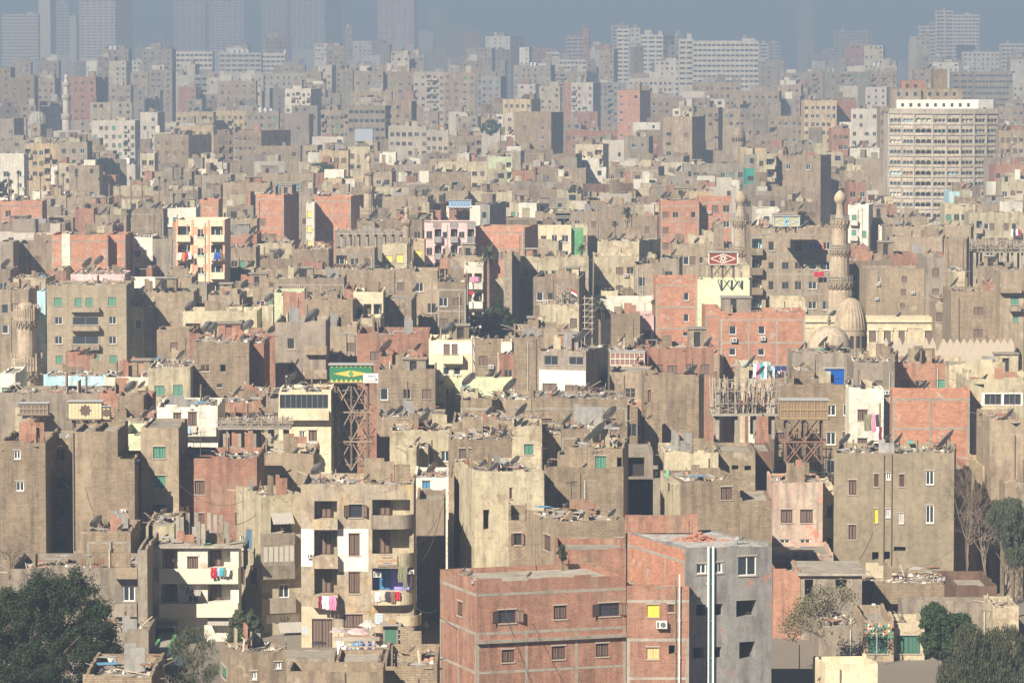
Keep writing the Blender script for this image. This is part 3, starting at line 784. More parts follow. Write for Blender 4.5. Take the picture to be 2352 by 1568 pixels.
100 240 865 905 A 0 4V c @.053;pale blue and white terrace houses with green doors;pale blue terrace
240 348 866 905 w 0 3W c @.0525;
340 437 845 920 c 0 2V c @.0515;cream house with green shuttered balcony beside tan tower;
0 250 905 960 k 0 2- c @.049;
228 350 905 965 R 0 3- c @.0485;
270 330 910 1000 b 0 0- c @.048;
360 500 935 1055 W 0 0- c @.0455;white house with wooden doors over arched gate window;arched gate house
+s 398 948 416 979 432 946 452 979
+Y 438 1028 474 1054
+b 405 980 498 1000
500 600 925 1000 R 0 2- c @.049;
615 770 915 1000 k 0 4G d @.0475;
640 760 900 1085 Y 0 0- c @.046;yellow house with glazed terrace and pink curtained ground floor;glazed terrace house
+k 643 906 754 938
+b 640 943 756 963
+w 688 990 700 1010
+s 709 988 728 1011
+v 678 1014 732 1036
+x 680 1040 732 1066
865 1000 852 960 b 0 3W c @.05;
1045 1176 870 920 n 0 1- d @.051;
1058 1130 920 985 b 18 0- c @.0475;
1130 1220 920 985 t 0 1S c @.0478;
1222 1440 918 995 b 0 3S d @.047;long tan brick house draped with green net on roof;green net house
1400 1480 860 950 t 20 1G n @.0505;
1495 1605 862 980 b 12 0- d @.048;blank tan block with dishes at its right foot;
1480 1515 865 990 b 0 1- n @.0483;
1700 1760 845 890 c 0 0- d @.0525;
1720 1780 850 890 A 0 2M c @.0525;
1820 1965 812 870 k 0 3W d @.053;
1965 2055 822 900 b 8 0- d @.0525;
2055 2180 835 880 R 0 3M d @.053;
2180 2230 840 875 c 0 1- n @.0525;
2220 2352 855 905 c 0 2- c @.052;
1780 1965 885 1040 b 0 5W c @.046;tan brick house behind the steel legged loft;
1800 1885 890 905 w 0 0- n @.047;
1950 2030 895 1040 w 0 1S c @.0455;white upstairs flat on a grey jetty with laundry below;
2050 2228 896 1065 r 0 0- n @.0445;big windowless red brick house with concrete columns;big windowless brick house
2217 2352 872 1065 c 0 0- c @.0448;cream house with long white balcony openings, right edge;
+v 2254 901 2350 931
+k 2262 905 2300 929 2306 905 2345 929
+b 2250 934 2305 958
2275 2352 965 1150 t 0 0- c @.042;
895 1040 990 1055 c 0 4W d @.0455;
865 1020 960 990 t 0 2- d @.0475;
505 650 965 1010 D 0 2- c @.0465;
590 720 1045 1110 t 0 1S c @.0425;
412 590 1055 1180 R 0 2- c @.041;
1040 1240 970 1040 t 0 3- d @.0455;
1240 1310 1000 1060 t 0 1- c @.045;
1290 1440 985 1060 b 0 2W d @.0445;
1850 2168 728 800 Y 0 0- n @.0628;pale yellow mosque annexe wall with pedimented windows;
+s 1996 762 2012 790 2030 762 2046 790 2064 762 2078 790 2124 762 2140 790 1876 762 1890 790
1960 2055 835 900 k 0 1W c @.0515;
"""

# ---------------------------------------------------------------- windows (local: x across, z up, y inwards from the facade)
WC = {}
def win_mesh(kind, w, h):
    """list of (name, mesh, child?) for a window of this kind"""
    w = max(.3, round(w * 5) / 5); h = max(.3, round(h * 5) / 5)
    key = (kind, w, h)
    if key in WC: return WC[key], w, h
    out = []
    a, b = w / 2, h / 2
    def sill(m): m.mat(simple('sill_frame', (.4, .34, .27))); m.box(-a - .08, a + .08, -.08, .06, -b - .09, -b); m.box(-a - .1, a + .1, -.05, .04, b + .02, b + .12)
    def frame(m, mat, t=.07, y0=.08, y1=.17):
        m.mat(mat); m.box(-a, -a + t, y0, y1, -b, b); m.box(a - t, a, y0, y1, -b, b); m.box(-a + t, a - t, y0, y1, b - t, b); m.box(-a + t, a - t, y0, y1, -b, -b + t)
    def leaf(m, k, x0, x1, y=.1, th=.05):
        n = max(1, round((x1 - x0) / .28)); fr, pn = SM(k, 0), SM(k, 1); st = .055
        m.mat(fr); m.box(x0, x1, y, y + th, b - .08 - .06, b - .06); m.box(x0, x1, y, y + th, -b + .02, -b + .1)
        for i in range(n + 1):
            xx = x0 + (x1 - x0 - st) * i / n; m.mat(fr); m.box(xx, xx + st, y, y + th, -b + .1, b - .14)
            if i < n: m.mat(pn); m.box(xx + st, x0 + (x1 - x0 - st) * (i + 1) / n, y + .025, y + th - .005, -b + .1, b - .14)
    if kind in 'sguyYxGW' and kind != '':
        m = MB(); frame(m, SM(kind, 0), .05); leaf(m, kind, -a + .05, -.01); leaf(m, kind, .01, a - .05); sill(m); out.append(('shutter', m.mesh('shutter')))
    elif kind in 'oO':
        k = 's' if kind == 'o' else 'g'
        m = MB(); frame(m, SM(k, 0), .05); m.mat(GL()); m.box(-a + .05, a - .05, .17, .19, -b + .05, b - .05)
        m.mat(SM(k, 0)); m.box(-.02, .02, .12, .17, -b, b); m.box(-a, a, .12, .17, .1, .14); sill(m); out.append(('window_frame', m.mesh('window_frame')))
        for sg in (-1, 1):
            m = MB(); leaf(m, k, 0, a * .9, 0, .04)
            me = m.mesh('shutter')
            ang = (2.45 if sg < 0 else .7) + (.2 if sg < 0 else -.1)
            for v in me.vertices:
                x, y = v.co.x, v.co.y; ca, sa = math.cos(ang), -math.sin(ang); v.co.x = sg * a + x * ca - y * sa; v.co.y = x * sa + y * ca + .02
            out.append(('shutter', me))
    elif kind in 'wW1':
        m = MB(); wm = simple('white_frame', (.75, .73, .68), .6); frame(m, wm, .08, .06, .16); m.mat(wm); m.box(-.04, .04, .09, .15, -b + .08, b - .08)
        m.mat(GL()); m.box(-a + .08, -.04, .12, .14, -b + .08, b - .08); m.box(.04, a - .08, .12, .14, -b + .08, b - .08); sill(m); out.append(('window', m.mesh('window')))
    elif kind == 'k':
        m = MB(); fm = simple('steel_frame', (.22, .2, .18), .6); frame(m, fm, .05); n = max(2, round(w / .55)); m.mat(fm)
        for i in range(1, n): xx = -a + w * i / n; m.box(xx - .025, xx + .025, .1, .15, -b, b)
        m.mat(GL()); m.box(-a + .05, a - .05, .15, .17, -b + .05, b - .05); out.append(('window', m.mesh('window')))
    else:   # plain dark opening with a thin timber lining
        m = MB(); frame(m, simple('raw_timber', (.30, .2, .11), .8), .05, .05, .22); m.mat(GL()); m.box(-a + .05, a - .05, .2, .22, -b + .05, b - .05); out.append(('window', m.mesh('window')))
    WC[key] = out; return out, w, h
FAR = {}
def far_win(kind, w, h):
    w = max(.3, round(w * 2.5) / 2.5); h = max(.3, round(h * 2.5) / 2.5)
    key = (kind, w, h)
    if key not in FAR:
        m = MB(); a, b = w / 2, h / 2
        pane = {'s': SM('s', 1), 'g': SM('g', 1), 'u': SM('u', 1), 'y': SM('y', 1), 'o': SM('s', 0), 'w': GL(), 'd': HOLE(), 'k': GL()}.get(kind, GL())
        fr = {'w': simple('white_frame', (.75, .73, .68), .6), 's': SM('s', 0), 'g': SM('g', 0), 'k': simple('steel_frame', (.22, .2, .18), .6)}.get(kind, simple('sill_frame', (.4, .34, .27)))
        m.mat(pane); m.box(-a + .07, a - .07, .1, .12, -b + .07, b - .07); m.mat(fr)
        for q in ((-a, -a + .07, -b, b), (a - .07, a, -b, b), (-a + .07, a - .07, b - .07, b), (-a + .07, a - .07, -b, -b + .07)): m.box(q[0], q[1], .07, .15, q[2], q[3])
        if w > .9: m.box(-.03, .03, .07, .1, -b + .07, b - .07)
        m.mat(simple('sill_frame', (.4, .34, .27))); m.box(-a - .08, a + .08, -.09, .06, -b - .09, -b)
        FAR[key] = m.mesh('window')
    return FAR[key], w, h

# ---------------------------------------------------------------- building engine
BL = []            # finished buildings: dict with geometry for later placing
BV, BF, BI = [], [], []      # merged proto surfaces for the placing rays
def facade(mb, wm, o, e, n, W_, z0, z1, ops, inner):
    """wall sheet from o along e (unit), outward normal n, heights z0..z1, openings [(u0,u1,v0,v1,depth,mat)]"""
    ops = [q for q in ops if q[1] - q[0] > .15 and q[3] - q[2] > .15 and q[0] > .02 and q[1] < W_ - .02 and q[2] > z0 and q[3] < z1]
    ok = []
    for q in ops:
        if all(q[1] <= r[0] or q[0] >= r[1] or q[3] <= r[2] or q[2] >= r[3] for r in ok): ok.append(q)
    P = lambda u, v, w=0: (o[0] + e[0] * u - n[0] * w, o[1] + e[1] * u - n[1] * w, v)
    us = sorted({0, W_} | {q[0] for q in ok} | {q[1] for q in ok}); vs = sorted({z0, z1} | {q[2] for q in ok} | {q[3] for q in ok})
    mb.mat(wm)
    for j in range(len(vs) - 1):
        run = None
        for i in range(len(us) - 1):
            cu, cv = (us[i] + us[i + 1]) / 2, (vs[j] + vs[j + 1]) / 2
            hole = any(q[0] < cu < q[1] and q[2] < cv < q[3] for q in ok)
            if hole:
                if run is not None: mb.quad(P(run, vs[j]), P(us[i], vs[j]), P(us[i], vs[j + 1]), P(run, vs[j + 1])); run = None
            elif run is None: run = us[i]
        if run is not None: mb.quad(P(run, vs[j]), P(W_, vs[j]), P(W_, vs[j + 1]), P(run, vs[j + 1]))
    for u0, u1, v0, v1, d, bm_ in ok:
        mb.mat(bm_ if d > .6 and bm_ is not inner else wm)
        mb.quad(P(u0, v0), P(u0, v0, d), P(u0, v1, d), P(u0, v1)); mb.quad(P(u1, v0, d), P(u1, v0), P(u1, v1), P(u1, v1, d))
        mb.quad(P(u0, v0), P(u1, v0), P(u1, v0, d), P(u0, v0, d)); mb.quad(P(u0, v1, d), P(u1, v1, d), P(u1, v1), P(u0, v1))
        mb.mat(bm_); mb.quad(P(u0, v0, d), P(u1, v0, d), P(u1, v1, d), P(u0, v1, d))
    return ok

def parse(txt):
    rows = []
    for ln in txt.strip().splitlines():
        ln = ln.strip()
        if not ln or ln[0] == '#': continue
        if ln[0] == '+':
            p = ln[1:].split(); rows[-1]['ex'].append((p[0], [float(q) for q in p[1:]])); continue
        a = (ln + ';;').split(';'); p = a[0].split()
        r = dict(x0=float(p[0]), x1=float(p[1]), yt=float(p[2]), yb=float(p[3]), m=p[4], side=float(p[5]), nc=int(p[6][:-1]), st=p[6][-1], roof=p[7], s=float(p[8][1:]),
                 label=a[1].strip(), short=a[2].strip(), ex=[], i=len(rows))
        if r['s'] > .13 and r['m'] in 'wc': r['m'] = {'w': 'f', 'c': 'j'}[r['m']]
        rows.append(r)
    return rows
NINF = 200
KEEP = ((20, 690, 104, 935), (1885, 400, 1965, 780), (1670, 425, 1735, 600), (903, 450, 968, 640), (822, 345, 872, 505), (1850, 680, 2000, 822), (2000, 720, 2330, 832), (750, 830, 872, 1082), (400, 505, 520, 655), (970, 505, 1100, 592), (1500, 600, 1730, 800), (1090, 560, 1160, 650), (1100, 690, 1185, 780), (1350, 690, 1405, 775), (1410, 480, 1465, 535))
rows = parse(TABLE)
_r = random.Random(21); base_rows = [q for q in rows if not (q['label'] or q['ex']) and 330 < q['yb'] < 1080 and q['yb'] - q['yt'] > 24]
for q in rows:
    if q['label'] and q['short'] and 560 < q['yb'] < 1080 and q['x1'] - q['x0'] > 70 and 'mosque' not in q['label']: base_rows.append(q)
n_in = 0
while n_in < NINF:
    q = _r.choice(base_rows); hgt = q['yb'] - q['yt']; k = .036 / q['s']
    wd = _r.uniform(26, 80) * max(k, .35); x0 = _r.uniform(q['x0'] - wd * .3, q['x1'] - wd * .7); yt = q['yb'] - hgt * _r.uniform(.12, .42 if not q['label'] else .2)
    if any(x0 < b[2] and x0 + wd > b[0] and yt < b[3] and q['yb'] > b[1] for b in KEEP): continue
    rows.append(dict(x0=x0, x1=x0 + wd, yt=yt, yb=q['yb'] + 6, m=_r.choice('ttbbkcccRdRwb'), side=_r.choice((0, 0, 0, 5, 9, -6)), nc=_r.randint(1, 3), st=_r.choice('WWMSB'), roof=_r.choice('ccdd'), s=q['s'] * _r.uniform(.978, .992), label='', short='', ex=[], i=len(rows), inf=1))
    n_in += 1

def geom(r):
    rnd = random.Random(r['i'] * 13 + 5); r['rnd'] = rnd
    Y = r['s'] * F; D = rnd.uniform(9, 14) if r['s'] < .15 else rnd.uniform(12, 18)
    if r.get('Dfix'): D = r['Dfix']
    sd = r['side']; w = abs(sd) * r['s']
    if sd: w = max(.25, w + D * ((CX - r['x0']) if sd < 0 else (r['x1'] - CX)) / F)
    if sd: 
        th = math.asin(min(w / D, .62)); D = max(D, w / .62)
    else: th = 0
    if sd <= 0:
        Cc = at(r['x0'], r['yt'], Y); k = (r['x1'] - CX) / F * (1 / 1)
        # exact horizontal solve along the front direction
        e = Vector((math.cos(th), math.sin(th), 0)); bk = Vector((-math.sin(th), math.cos(th), 0))
        def fx(W_): return px(Cc + e * W_)[0] - r['x1']
        lo, hi = 0, 400
        for _ in range(40):
            mi = (lo + hi) / 2
            if fx(mi) < 0: lo = mi
            else: hi = mi
        W_ = lo; o = Cc
    else:
        Cc = at(r['x1'], r['yt'], Y); e = Vector((math.cos(th), -math.sin(th), 0)); bk = Vector((math.sin(th), math.cos(th), 0))
        def fx(W_): return px(Cc - e * W_)[0] - r['x0']
        lo, hi = 0, 400
        for _ in range(40):
            mi = (lo + hi) / 2
            if fx(mi) > 0: lo = mi
            else: hi = mi
        W_ = lo; o = Cc - e * W_
    for k_, v_ in (('bottom right', 5.5), ('tiled shop', 6), ('lozenge tiles', 6), ('rubble roofed', 7), ('bottom left of centre', 5), ('flat grey screed', 5), ('corner house with green', 6)):
        if k_ in r['label']: D = v_
    r.update(W=W_, D=D, o=Vector((o.x, o.y, 0)), e=e, bk=bk, th=math.atan2(e.y, e.x), zt=Cc.z, Y=Y)
for r in rows: geom(r)
# keep houses from running into whatever stands behind them
def span(r): return (r['x0'] + min(r['side'], 0), r['x1'] + max(r['side'], 0))
for r in rows:
    a0, a1 = span(r); lim = r['D']
    for q in rows:
        if q is r or q['Y'] <= r['Y'] + .05: continue
        b0, b1 = span(q); ov = min(a1, b1) - max(a0, b0)
        if ov > 2 and q['yt'] < r['yt'] + 10:
            g = (q['o'] - r['o']).dot(r['bk'])
            g = min(g, (q['o'] + q['e'] * q['W'] - r['o']).dot(r['bk'])) if q['side'] or r['side'] else q['Y'] - r['Y']
            if g > 0: lim = min(lim, g - .06)
    if 'front centre' in r['label']: lim = 9
    lim = max(lim, 3.0 if r['s'] < .1 else 5.0)
    if abs(lim - r['D']) > .01 and r['side']: r['Dfix'] = lim; geom(r)
    else: r['D'] = lim

STY = {'F': 'kkkd', 'G': 'kkwdd', 'M': 'sssddwwkdsg', 'W': 'wwsds', 'B': 'sswdkd', 'P': 'dk', 'K': 'ggggw', 'H': 'wwww', 'S': 'sss', 'V': 'ggg', 'Y': 'yyy', 'E': 'ggg', 'L': 'kk', 'A': 'gg', '-': 's'}
def facade_uv(r, X, Yp, side):
    """picture point -> (u, z) on the front (side 0), left (-1) or right (1) wall"""
    o, e, bk = r['o'], r['e'], r['bk']
    if side == 0: p0, d, n = o, e, -bk
    elif side < 0: p0, d, n = o + bk * r['D'], -bk, -e
    else: p0, d, n = o + e * r['W'], bk, e
    q = ray(X, Yp); c = Vector((0, 0, CAMZ)); den = q.dot(n)
    if abs(den) < 1e-6: return None
    t = (p0 - c).dot(n) / den; h = c + q * t
    return (h - p0).dot(d), h.z

def make_building(r):
    rnd, W_, D, s = r['rnd'], r['W'], r['D'], r['s']
    near = s < .05; z0 = ground_z(r['Y']) - .6; h = r['zt'] - z0
    tall = r['zt'] > 45 or s > .22
    if r.get('inf'): tall = False
    nm = 'small_house' if r.get('inf') else 'tower_block' if tall else ('apartment_building' if (r['zt'] - z0) > 15.5 else 'house')
    r['cat'] = nm.replace('_', ' ')
    if s < .034 and r['m'] in 'GEw' and r['yt'] > 1400: nm, r['cat'] = 'shop', 'shop'
    root = empty(nm, (r['o'].x, r['o'].y, z0), r['th']); r['obj'] = root; r['z0'] = z0
    wm = WM(r['m']); inner = HOLE(); mb = MB()
    fr_ops, sd_ops = [], []; wins = []           # wins: (side, kind, u, z, w, h)
    sdir = -1 if r['side'] < 0 else 1
    def place(kind, a, b, c, d, dep=.25, m=None, side=0, win=True):
        (fr_ops if side == 0 else sd_ops).append((a, b, c, d, dep, m or inner))
        if win: wins.append((side, kind, (a + b) / 2, (c + d) / 2, b - a, d - c, dep))
    boxes, patches, acs, awn, curved = [], [], [], [], []
    cover = []
    for t, q in r['ex']:
        if t == 'F': r['frame'] = True; continue
        if t == 'p':
            for i in range(0, len(q), 3): patches.append(('pipe', q[i], q[i + 1], q[i + 2]))
            continue
        for i in range(0, len(q) - 3, 4):
            xa, ya, xb, yb = q[i:i + 4]; side = 0
            if (xa + xb) / 2 < r['x0']: side = -1
            elif (xa + xb) / 2 > r['x1']: side = 1
            A, B_ = facade_uv(r, xa, yb, side), facade_uv(r, xb, ya, side)
            if not A or not B_: continue
            A2 = facade_uv(r, xb, yb, side); B2 = facade_uv(r, xa, ya, side)
            u0, u1, v0, v1 = A[0], B_[0], (A[1] + A2[1]) / 2 - z0, (B_[1] + B2[1]) / 2 - z0
            if side: cover.append((u0, u1, v0, v1, side))
            if t in 'lLT':
                bm_ = WM('T') if t == 'T' else WM('V') if (t == 'L' and r['m'] == 'Q') else (WM('A') if t == 'L' else (WM('w') if r['m'] in 'wW' else WM('c')))
                dep = min(1.3, D * .5); place('d', u0, u1, v0, v1, dep, bm_, side, False)
                dw = min(.9, (u1 - u0) * .5); uc = u0 + (u1 - u0) * (.3 if (int(xa) % 2) else .45)
                wins.append((side, 'u' if bm_ is WM('V') else 's', uc + dw * .1, v0 + min(1.05, (v1 - v0) * .45) + .02, dw, min(2.1, (v1 - v0) * .9), dep + .0 - .18))
            elif t == 'b': boxes.append((u0, u1, v0, v1, side))
            elif t == 'x': boxes.append((u0, u1, v0, v1, side, 'x'))
            elif t == 'B': curved.append((u0, u1, v0, v1))
            elif t == 'c': acs.append((u0, u1, v0, v1, side))
            elif t == 'a': awn.append((u0, u1, v0, v1, side))
            elif t in 'vz': patches.append((t, u0, u1, v0, v1, side))
            else: place(t, u0, u1, v0, v1, .25 if t != 'd' else .9, None, side, t != 'd')
    # ordinary window grid
    fh = 3.0 if s < .18 else 3.2
    kinds = STY.get(r['st'], 's')
    vis = at(r['x0'], r['yb'], r['Y']).z - z0 - fh
    def grid(side, Wd, nc, prob):
        if nc <= 0 or Wd < 1.6: return
        nc = min(nc, max(1, int(Wd / 1.35)))
        pitch = Wd / nc; v = h - 1.15 - (.5 if r['roof'] != 'n' else 0); fl = 0; strip = r['st'] == 'F'
        balc = set()
        if r['st'] in 'BMPHKL' and nc >= 2 and side == 0:
            balc = {c for c in range(nc) if rnd.random() < (.45 if r['st'] in 'BL' else .16)}
            if r['st'] == 'P': balc = {c for c in range(nc) if c % 2 == 1}
            if r['st'] == 'H': balc = {0, nc - 1}
        colk = [rnd.choice(kinds) for _ in range(nc)]; colw = [rnd.uniform(.85, 1.25) for _ in range(nc)]; jit = [rnd.uniform(-.12, .12) * pitch for _ in range(nc)]
        while v - fh > max(vis, .2) - 1 and v > 2.2 and fl < 26:
            vc = v - 1.0
            for c in range(nc):
                if rnd.random() > prob: continue
                uc = (c + .5) * pitch + (0 if strip else jit[c])
                k = colk[c] if rnd.random() < .75 else rnd.choice(kinds)
                if c in balc:
                    bw = min(pitch * .8, 3.0); dep = min(1.1, D * .3)
                    if r['st'] in 'PBHL' or rnd.random() < .6:
                        bmat = WM(rnd.choice('wcYA')) if r['st'] != 'P' else WM('g')
                        place('d', uc - bw / 2, uc + bw / 2, vc - 1.05, vc + 1.1, dep, bmat, side, False)
                        wins.append((side, k, uc, vc - .1, min(1.0, bw * .5), 1.7, dep - .15))
                        boxes.append((uc - bw / 2 - .1, uc + bw / 2 + .1, vc - 1.35, vc - .25, side, 'g' if r['st'] == 'P' else None))
                    else:
                        place(k, uc - .5, uc + .5, vc - .9, vc + .8, .25, None, side); boxes.append((uc - bw / 2, uc + bw / 2, vc - 1.3, vc - .3, side))
                else:
                    ww = pitch * .78 if strip else min(colw[c] * (1.05 if s < .1 else 1.2), pitch * .7); hh = 1.25 if strip else rnd.choice((1.1, 1.3, 1.4))
                    place(k, uc - ww / 2, uc + ww / 2, vc - hh / 2, vc + hh / 2, .22, None, side)
                    if s < .14 and rnd.random() < .09: acs.append((uc + ww / 2 + .1, uc + ww / 2 + .8, vc - 1.0, vc - .5, side))
            v -= fh; fl += 1
    prob = {'F': 1, 'G': .9, 'M': .82, 'W': .7, 'B': .9, 'K': 1, 'H': 1, 'P': 1, 'S': 1, 'V': .9, 'Y': 1, 'E': .5, 'L': 1, 'A': .8, '-': .35}.get(r['st'], .8)
    grid(0, W_, r['nc'], prob)
    if r['side'] and abs(r['side']) * s > 1.5 and not r['ex'] and r['m'] != 'r': grid(sdir, D, max(1, int(D / 4)), .45)
    # walls
    ph = 0 if r['roof'] == 'x' else rnd.choice((.35, .5, .8, .15)) if s < .1 else .6
    if r['m'] == 'Y' and r['label'].startswith('cream walled'): ph = 1.7
    if 'roof yard' in r['label'] or 'roofless' in r['label']: ph = 1.9
    if 'unfinished' in r['label'] or 'screed' in r['label']: ph = .1
    if r['m'] == 'g' and s < .04: ph = .12
    if 'topped by bare' in r['label'] or 'overhanging' in r['label']: ph = .1
    if 'front centre' in r['label']: ph = .4
    e, n = (1, 0), (0, -1)
    facade(mb, wm, (0, 0), (1, 0), (0, -1), W_, 0, h, fr_ops, inner)
    swm = wm
    if r['m'] == 'g' and s < .036: swm = WM('r')
    if r['m'] == 'b' and 'cream left wall' in r['label']: swm = WM('c')
    facade(mb, swm, (0, D), (0, -1), (-1, 0), D, 0, h, [q for q in sd_ops] if sdir < 0 else [], inner)
    facade(mb, swm, (W_, 0), (0, 1), (1, 0), D, 0, h, [q for q in sd_ops] if sdir > 0 else [], inner)
    mb.mat(wm); mb.quad((W_, D, 0), (0, D, 0), (0, D, h), (W_, D, h))
    t = .22; zr = h - ph
    # parapet with a slightly worn top: coping laid in short stretches
    mb.mat(wm)
    mb.quad((t, t, zr), (t, t, h), (W_ - t, t, h), (W_ - t, t, zr)); mb.quad((t, D - t, h), (t, D - t, zr), (W_ - t, D - t, zr), (W_ - t, D - t, h))
    mb.quad((t, D - t, zr), (t, D - t, h), (t, t, h), (t, t, zr)); mb.quad((W_ - t, t, zr), (W_ - t, t, h), (W_ - t, D - t, h), (W_ - t, D - t, zr))
    for q in (((0, 0), (W_, 0), (W_ - t, t), (t, t)), ((W_, 0), (W_, D), (W_ - t, D - t), (W_ - t, t)), ((W_, D), (0, D), (t, D - t), (W_ - t, D - t)), ((0, D), (0, 0), (t, t), (t, D - t))):
        mb.quad(*[(x, y, h) for x, y in q])
    if s < .12 and r['m'] not in 'OpQ':
        u = 0
        while u < W_ - .3:
            L_ = min(rnd.uniform(.4, 2.2), W_ - u); hh = rnd.choice((0, .06, .1, .16, .25)) * (1 if ph > .1 else .4)
            if hh: mb.box(u, u + L_, .003, t - .003, h, h + hh)
            u += L_
        for xx in (0.003, W_ - t + .003):
            u = t
            while u < D - .5:
                L_ = min(rnd.uniform(.4, 2.2), D - u); hh = rnd.choice((0, .06, .12, .22)) * (1 if ph > .1 else .4)
                if hh: mb.box(xx, xx + t - .006, u, u + L_, h, h + hh)
                u += L_
    mb.build('wall', root)
    rm = MB().mat(WM('paleroof') if (r['m'] == 'g' and s < .036) else WM('roof')); rm.quad((t, t, zr), (W_ - t, t, zr), (W_ - t, D - t, zr), (t, D - t, zr))
    if 'overhanging' in r['label'] or 'topped by bare' in r['label']: rm.box(-.35, W_ + .35, -.4, D, h - .02, h + .16)
    rm.build('roof', root)
    # bands of concrete frame on brick
    if r['m'] in 'bt' and not r['ex'] and s < .13 and rnd.random() < .3 and not r.get('inf'): r['frame'] = True
    if r['m'] == 'r' or r.get('frame') or (r['m'] == 'g' and s < .036):
        fm = MB().mat(WM('conc')); fw = .24
        def framing(P, Wd):
            nb = max(1, round(Wd / 4.2))
            vv = h - .95
            lv = []
            while vv > 1.5: lv.append(vv); vv -= fh
            if not lv: return
            for vv in lv:
                fm.box(*P(0, Wd), vv - .14, vv + .14) if False else None
                a, b, c, d = P(0, Wd); fm.box(a, b, c, d, vv - .11, vv + .11)
            edges = [h] + lv + [0]
            for i in range(nb + 1):
                uc = min(max(Wd * i / nb, fw / 2), Wd - fw / 2)
                for k in range(1 if lv else 0, len(edges) - 1):
                    hi = edges[k] - .11; lo = edges[k + 1] + (.11 if k + 1 < len(edges) - 1 else 0)
                    if r.get('frame') and s < .034 and k < 2: continue
                    a, b, c, d = P(uc - fw / 2, uc + fw / 2); fm.box(a, b, c, d, lo, hi)
        if not (r['m'] == 'g'): framing(lambda a, b: (a, b, -.012, .05), W_); fm.f and fm.build('concrete_frame', root); fm = MB().mat(WM('conc'))
        if r['side'] < 0: framing(lambda a, b: (-.012, .05, a + .06, b - .001), D)
        if r['side'] > 0: framing(lambda a, b: (W_ - .05, W_ + .012, a + .06, b - .001), D)
        if fm.f: fm.build('side_frame', root)
        if r.get('frame') and s < .0332:
            j = MB().mat(WM('conc')); zz = facade_uv(r, 1260, 1466, 0)[1] - z0
            j.box(-.02, W_ + .01, -.32, -.013, zz - .12, zz + .16); j.mat(WM('r')); j.box(0, W_, -.3, -.013, zz + .16, zz + .163); j.build('jetty', root)
    if 'pedimented' in r['label']:
        m = MB().mat(WM('Y'))
        for side, k, u, v, w, hh, dep in wins:
            m.box(u - w / 2 - .25, u - w / 2, -.12, -.003, v - hh / 2, v + hh / 2 + .2); m.box(u + w / 2, u + w / 2 + .25, -.12, -.003, v - hh / 2, v + hh / 2 + .2); m.box(u - w / 2 - .35, u + w / 2 + .35, -.2, -.003, v + hh / 2 + .2, v + hh / 2 + .4)
            m.add([(u - w / 2 - .35, -.15, v + hh / 2 + .4), (u + w / 2 + .35, -.15, v + hh / 2 + .4), (u, -.15, v + hh / 2 + 1.1), (u - w / 2 - .35, -.003, v + hh / 2 + .4), (u + w / 2 + .35, -.003, v + hh / 2 + .4), (u, -.003, v + hh / 2 + 1.1)], ((0, 1, 2), (1, 4, 5, 2), (3, 0, 2, 5)))
        m.box(-.1, W_ + .1, -.25, -.003, h - .75, h - .5); m.box(-.1, W_ + .1, -.12, -.003, h - 1.6, h - 1.45); m.build('white_moulding', root)
    # windows
    def xf(side, u):
        if side == 0: return (u, 0), 0
        if side < 0: return (0, D - u), -math.pi / 2
        return (W_, u), math.pi / 2
    cnt = 0; extra = []
    wins.sort(key=lambda q: -q[3])
    for side, k, u, v, w, hh, dep in wins:
        Wd = W_ if side == 0 else D
        if u - w / 2 < .03 or u + w / 2 > Wd - .03: continue
        (x, y), a = xf(side, u); dd = dep - .25 if dep > .3 else 0
        ox, oy = (x, y + dd) if side == 0 else ((x + dd, y) if side < 0 else (x - dd, y))
        if near:
            parts, w2, h2 = win_mesh(k, w, hh)
            w_o = None
            for nmn, me in parts:
                sc = (w / w2, 1, hh / h2)
                if w_o is None: w_o = inst(nmn, me, root, (ox, oy, v), a, sc)
                else: inst(nmn, me, w_o)
        elif cnt < 98:
            me, w2, h2 = far_win(k, w, hh); inst('window', me, root, (ox, oy, v), a, (w / w2, 1, hh / h2))
        else: extra.append((k, ox, oy, v, w, hh, a))
        cnt += 1
    if extra:
        m = MB().mat(GL())
        for k, ox, oy, v, w, hh, a in extra:
            if a == 0: m.box(ox - w / 2 + .03, ox + w / 2 - .03, oy + .1, oy + .12, v - hh / 2 + .03, v + hh / 2 - .03)
            else: m.box(ox - .01, ox + .01, oy - w / 2, oy + w / 2, v - hh / 2, v + hh / 2)
        tag(m.build('windows_lower', root), kind='stuff')
    # balconies
    for bq in boxes:
        u0, u1, v0, v1, side = bq[:5]; sp = bq[5] if len(bq) > 5 else None
        dp = rnd.uniform(.7, 1.0); bm_ = WM('g') if sp == 'g' else (SM('x', 0) if sp == 'x' else (WM('t') if r['m'] in 'tbkKd' and rnd.random() < .7 else wm))
        if 'post roofed' in r['short']: bm_ = simple('cream_block', (.6, .55, .43))
        if r['label'].startswith('left wing'): bm_ = WM('k')
        if sp == 'x': dp += .06
        m = MB().mat(bm_); tt = .1; Lw = u1 - u0
        m.box(0, Lw, -dp, -.002, v0, v0 + .12)
        if v1 - v0 > .3:
            m.box(0, Lw, -dp, -dp + tt, v0 + .12, v1); m.box(0, tt, -dp + tt, -.002, v0 + .12, v1); m.box(Lw - tt, Lw, -dp + tt, -.002, v0 + .12, v1)
        if sp == 'x' or (v1 - v0 > 2 ):
            m.box(0, Lw, -dp, -.002, v1, v1 + .1)
            m.mat(SM('W', 1))
            nn = max(2, int(Lw / .45))
            for i in range(nn): m.box(Lw * i / nn + .06, Lw * (i + 1) / nn - .06, -dp - .02, -dp - .001, v0 + .4, v1 - .2)
        (x, y), a = xf(side, u0 if side >= 0 else u0)
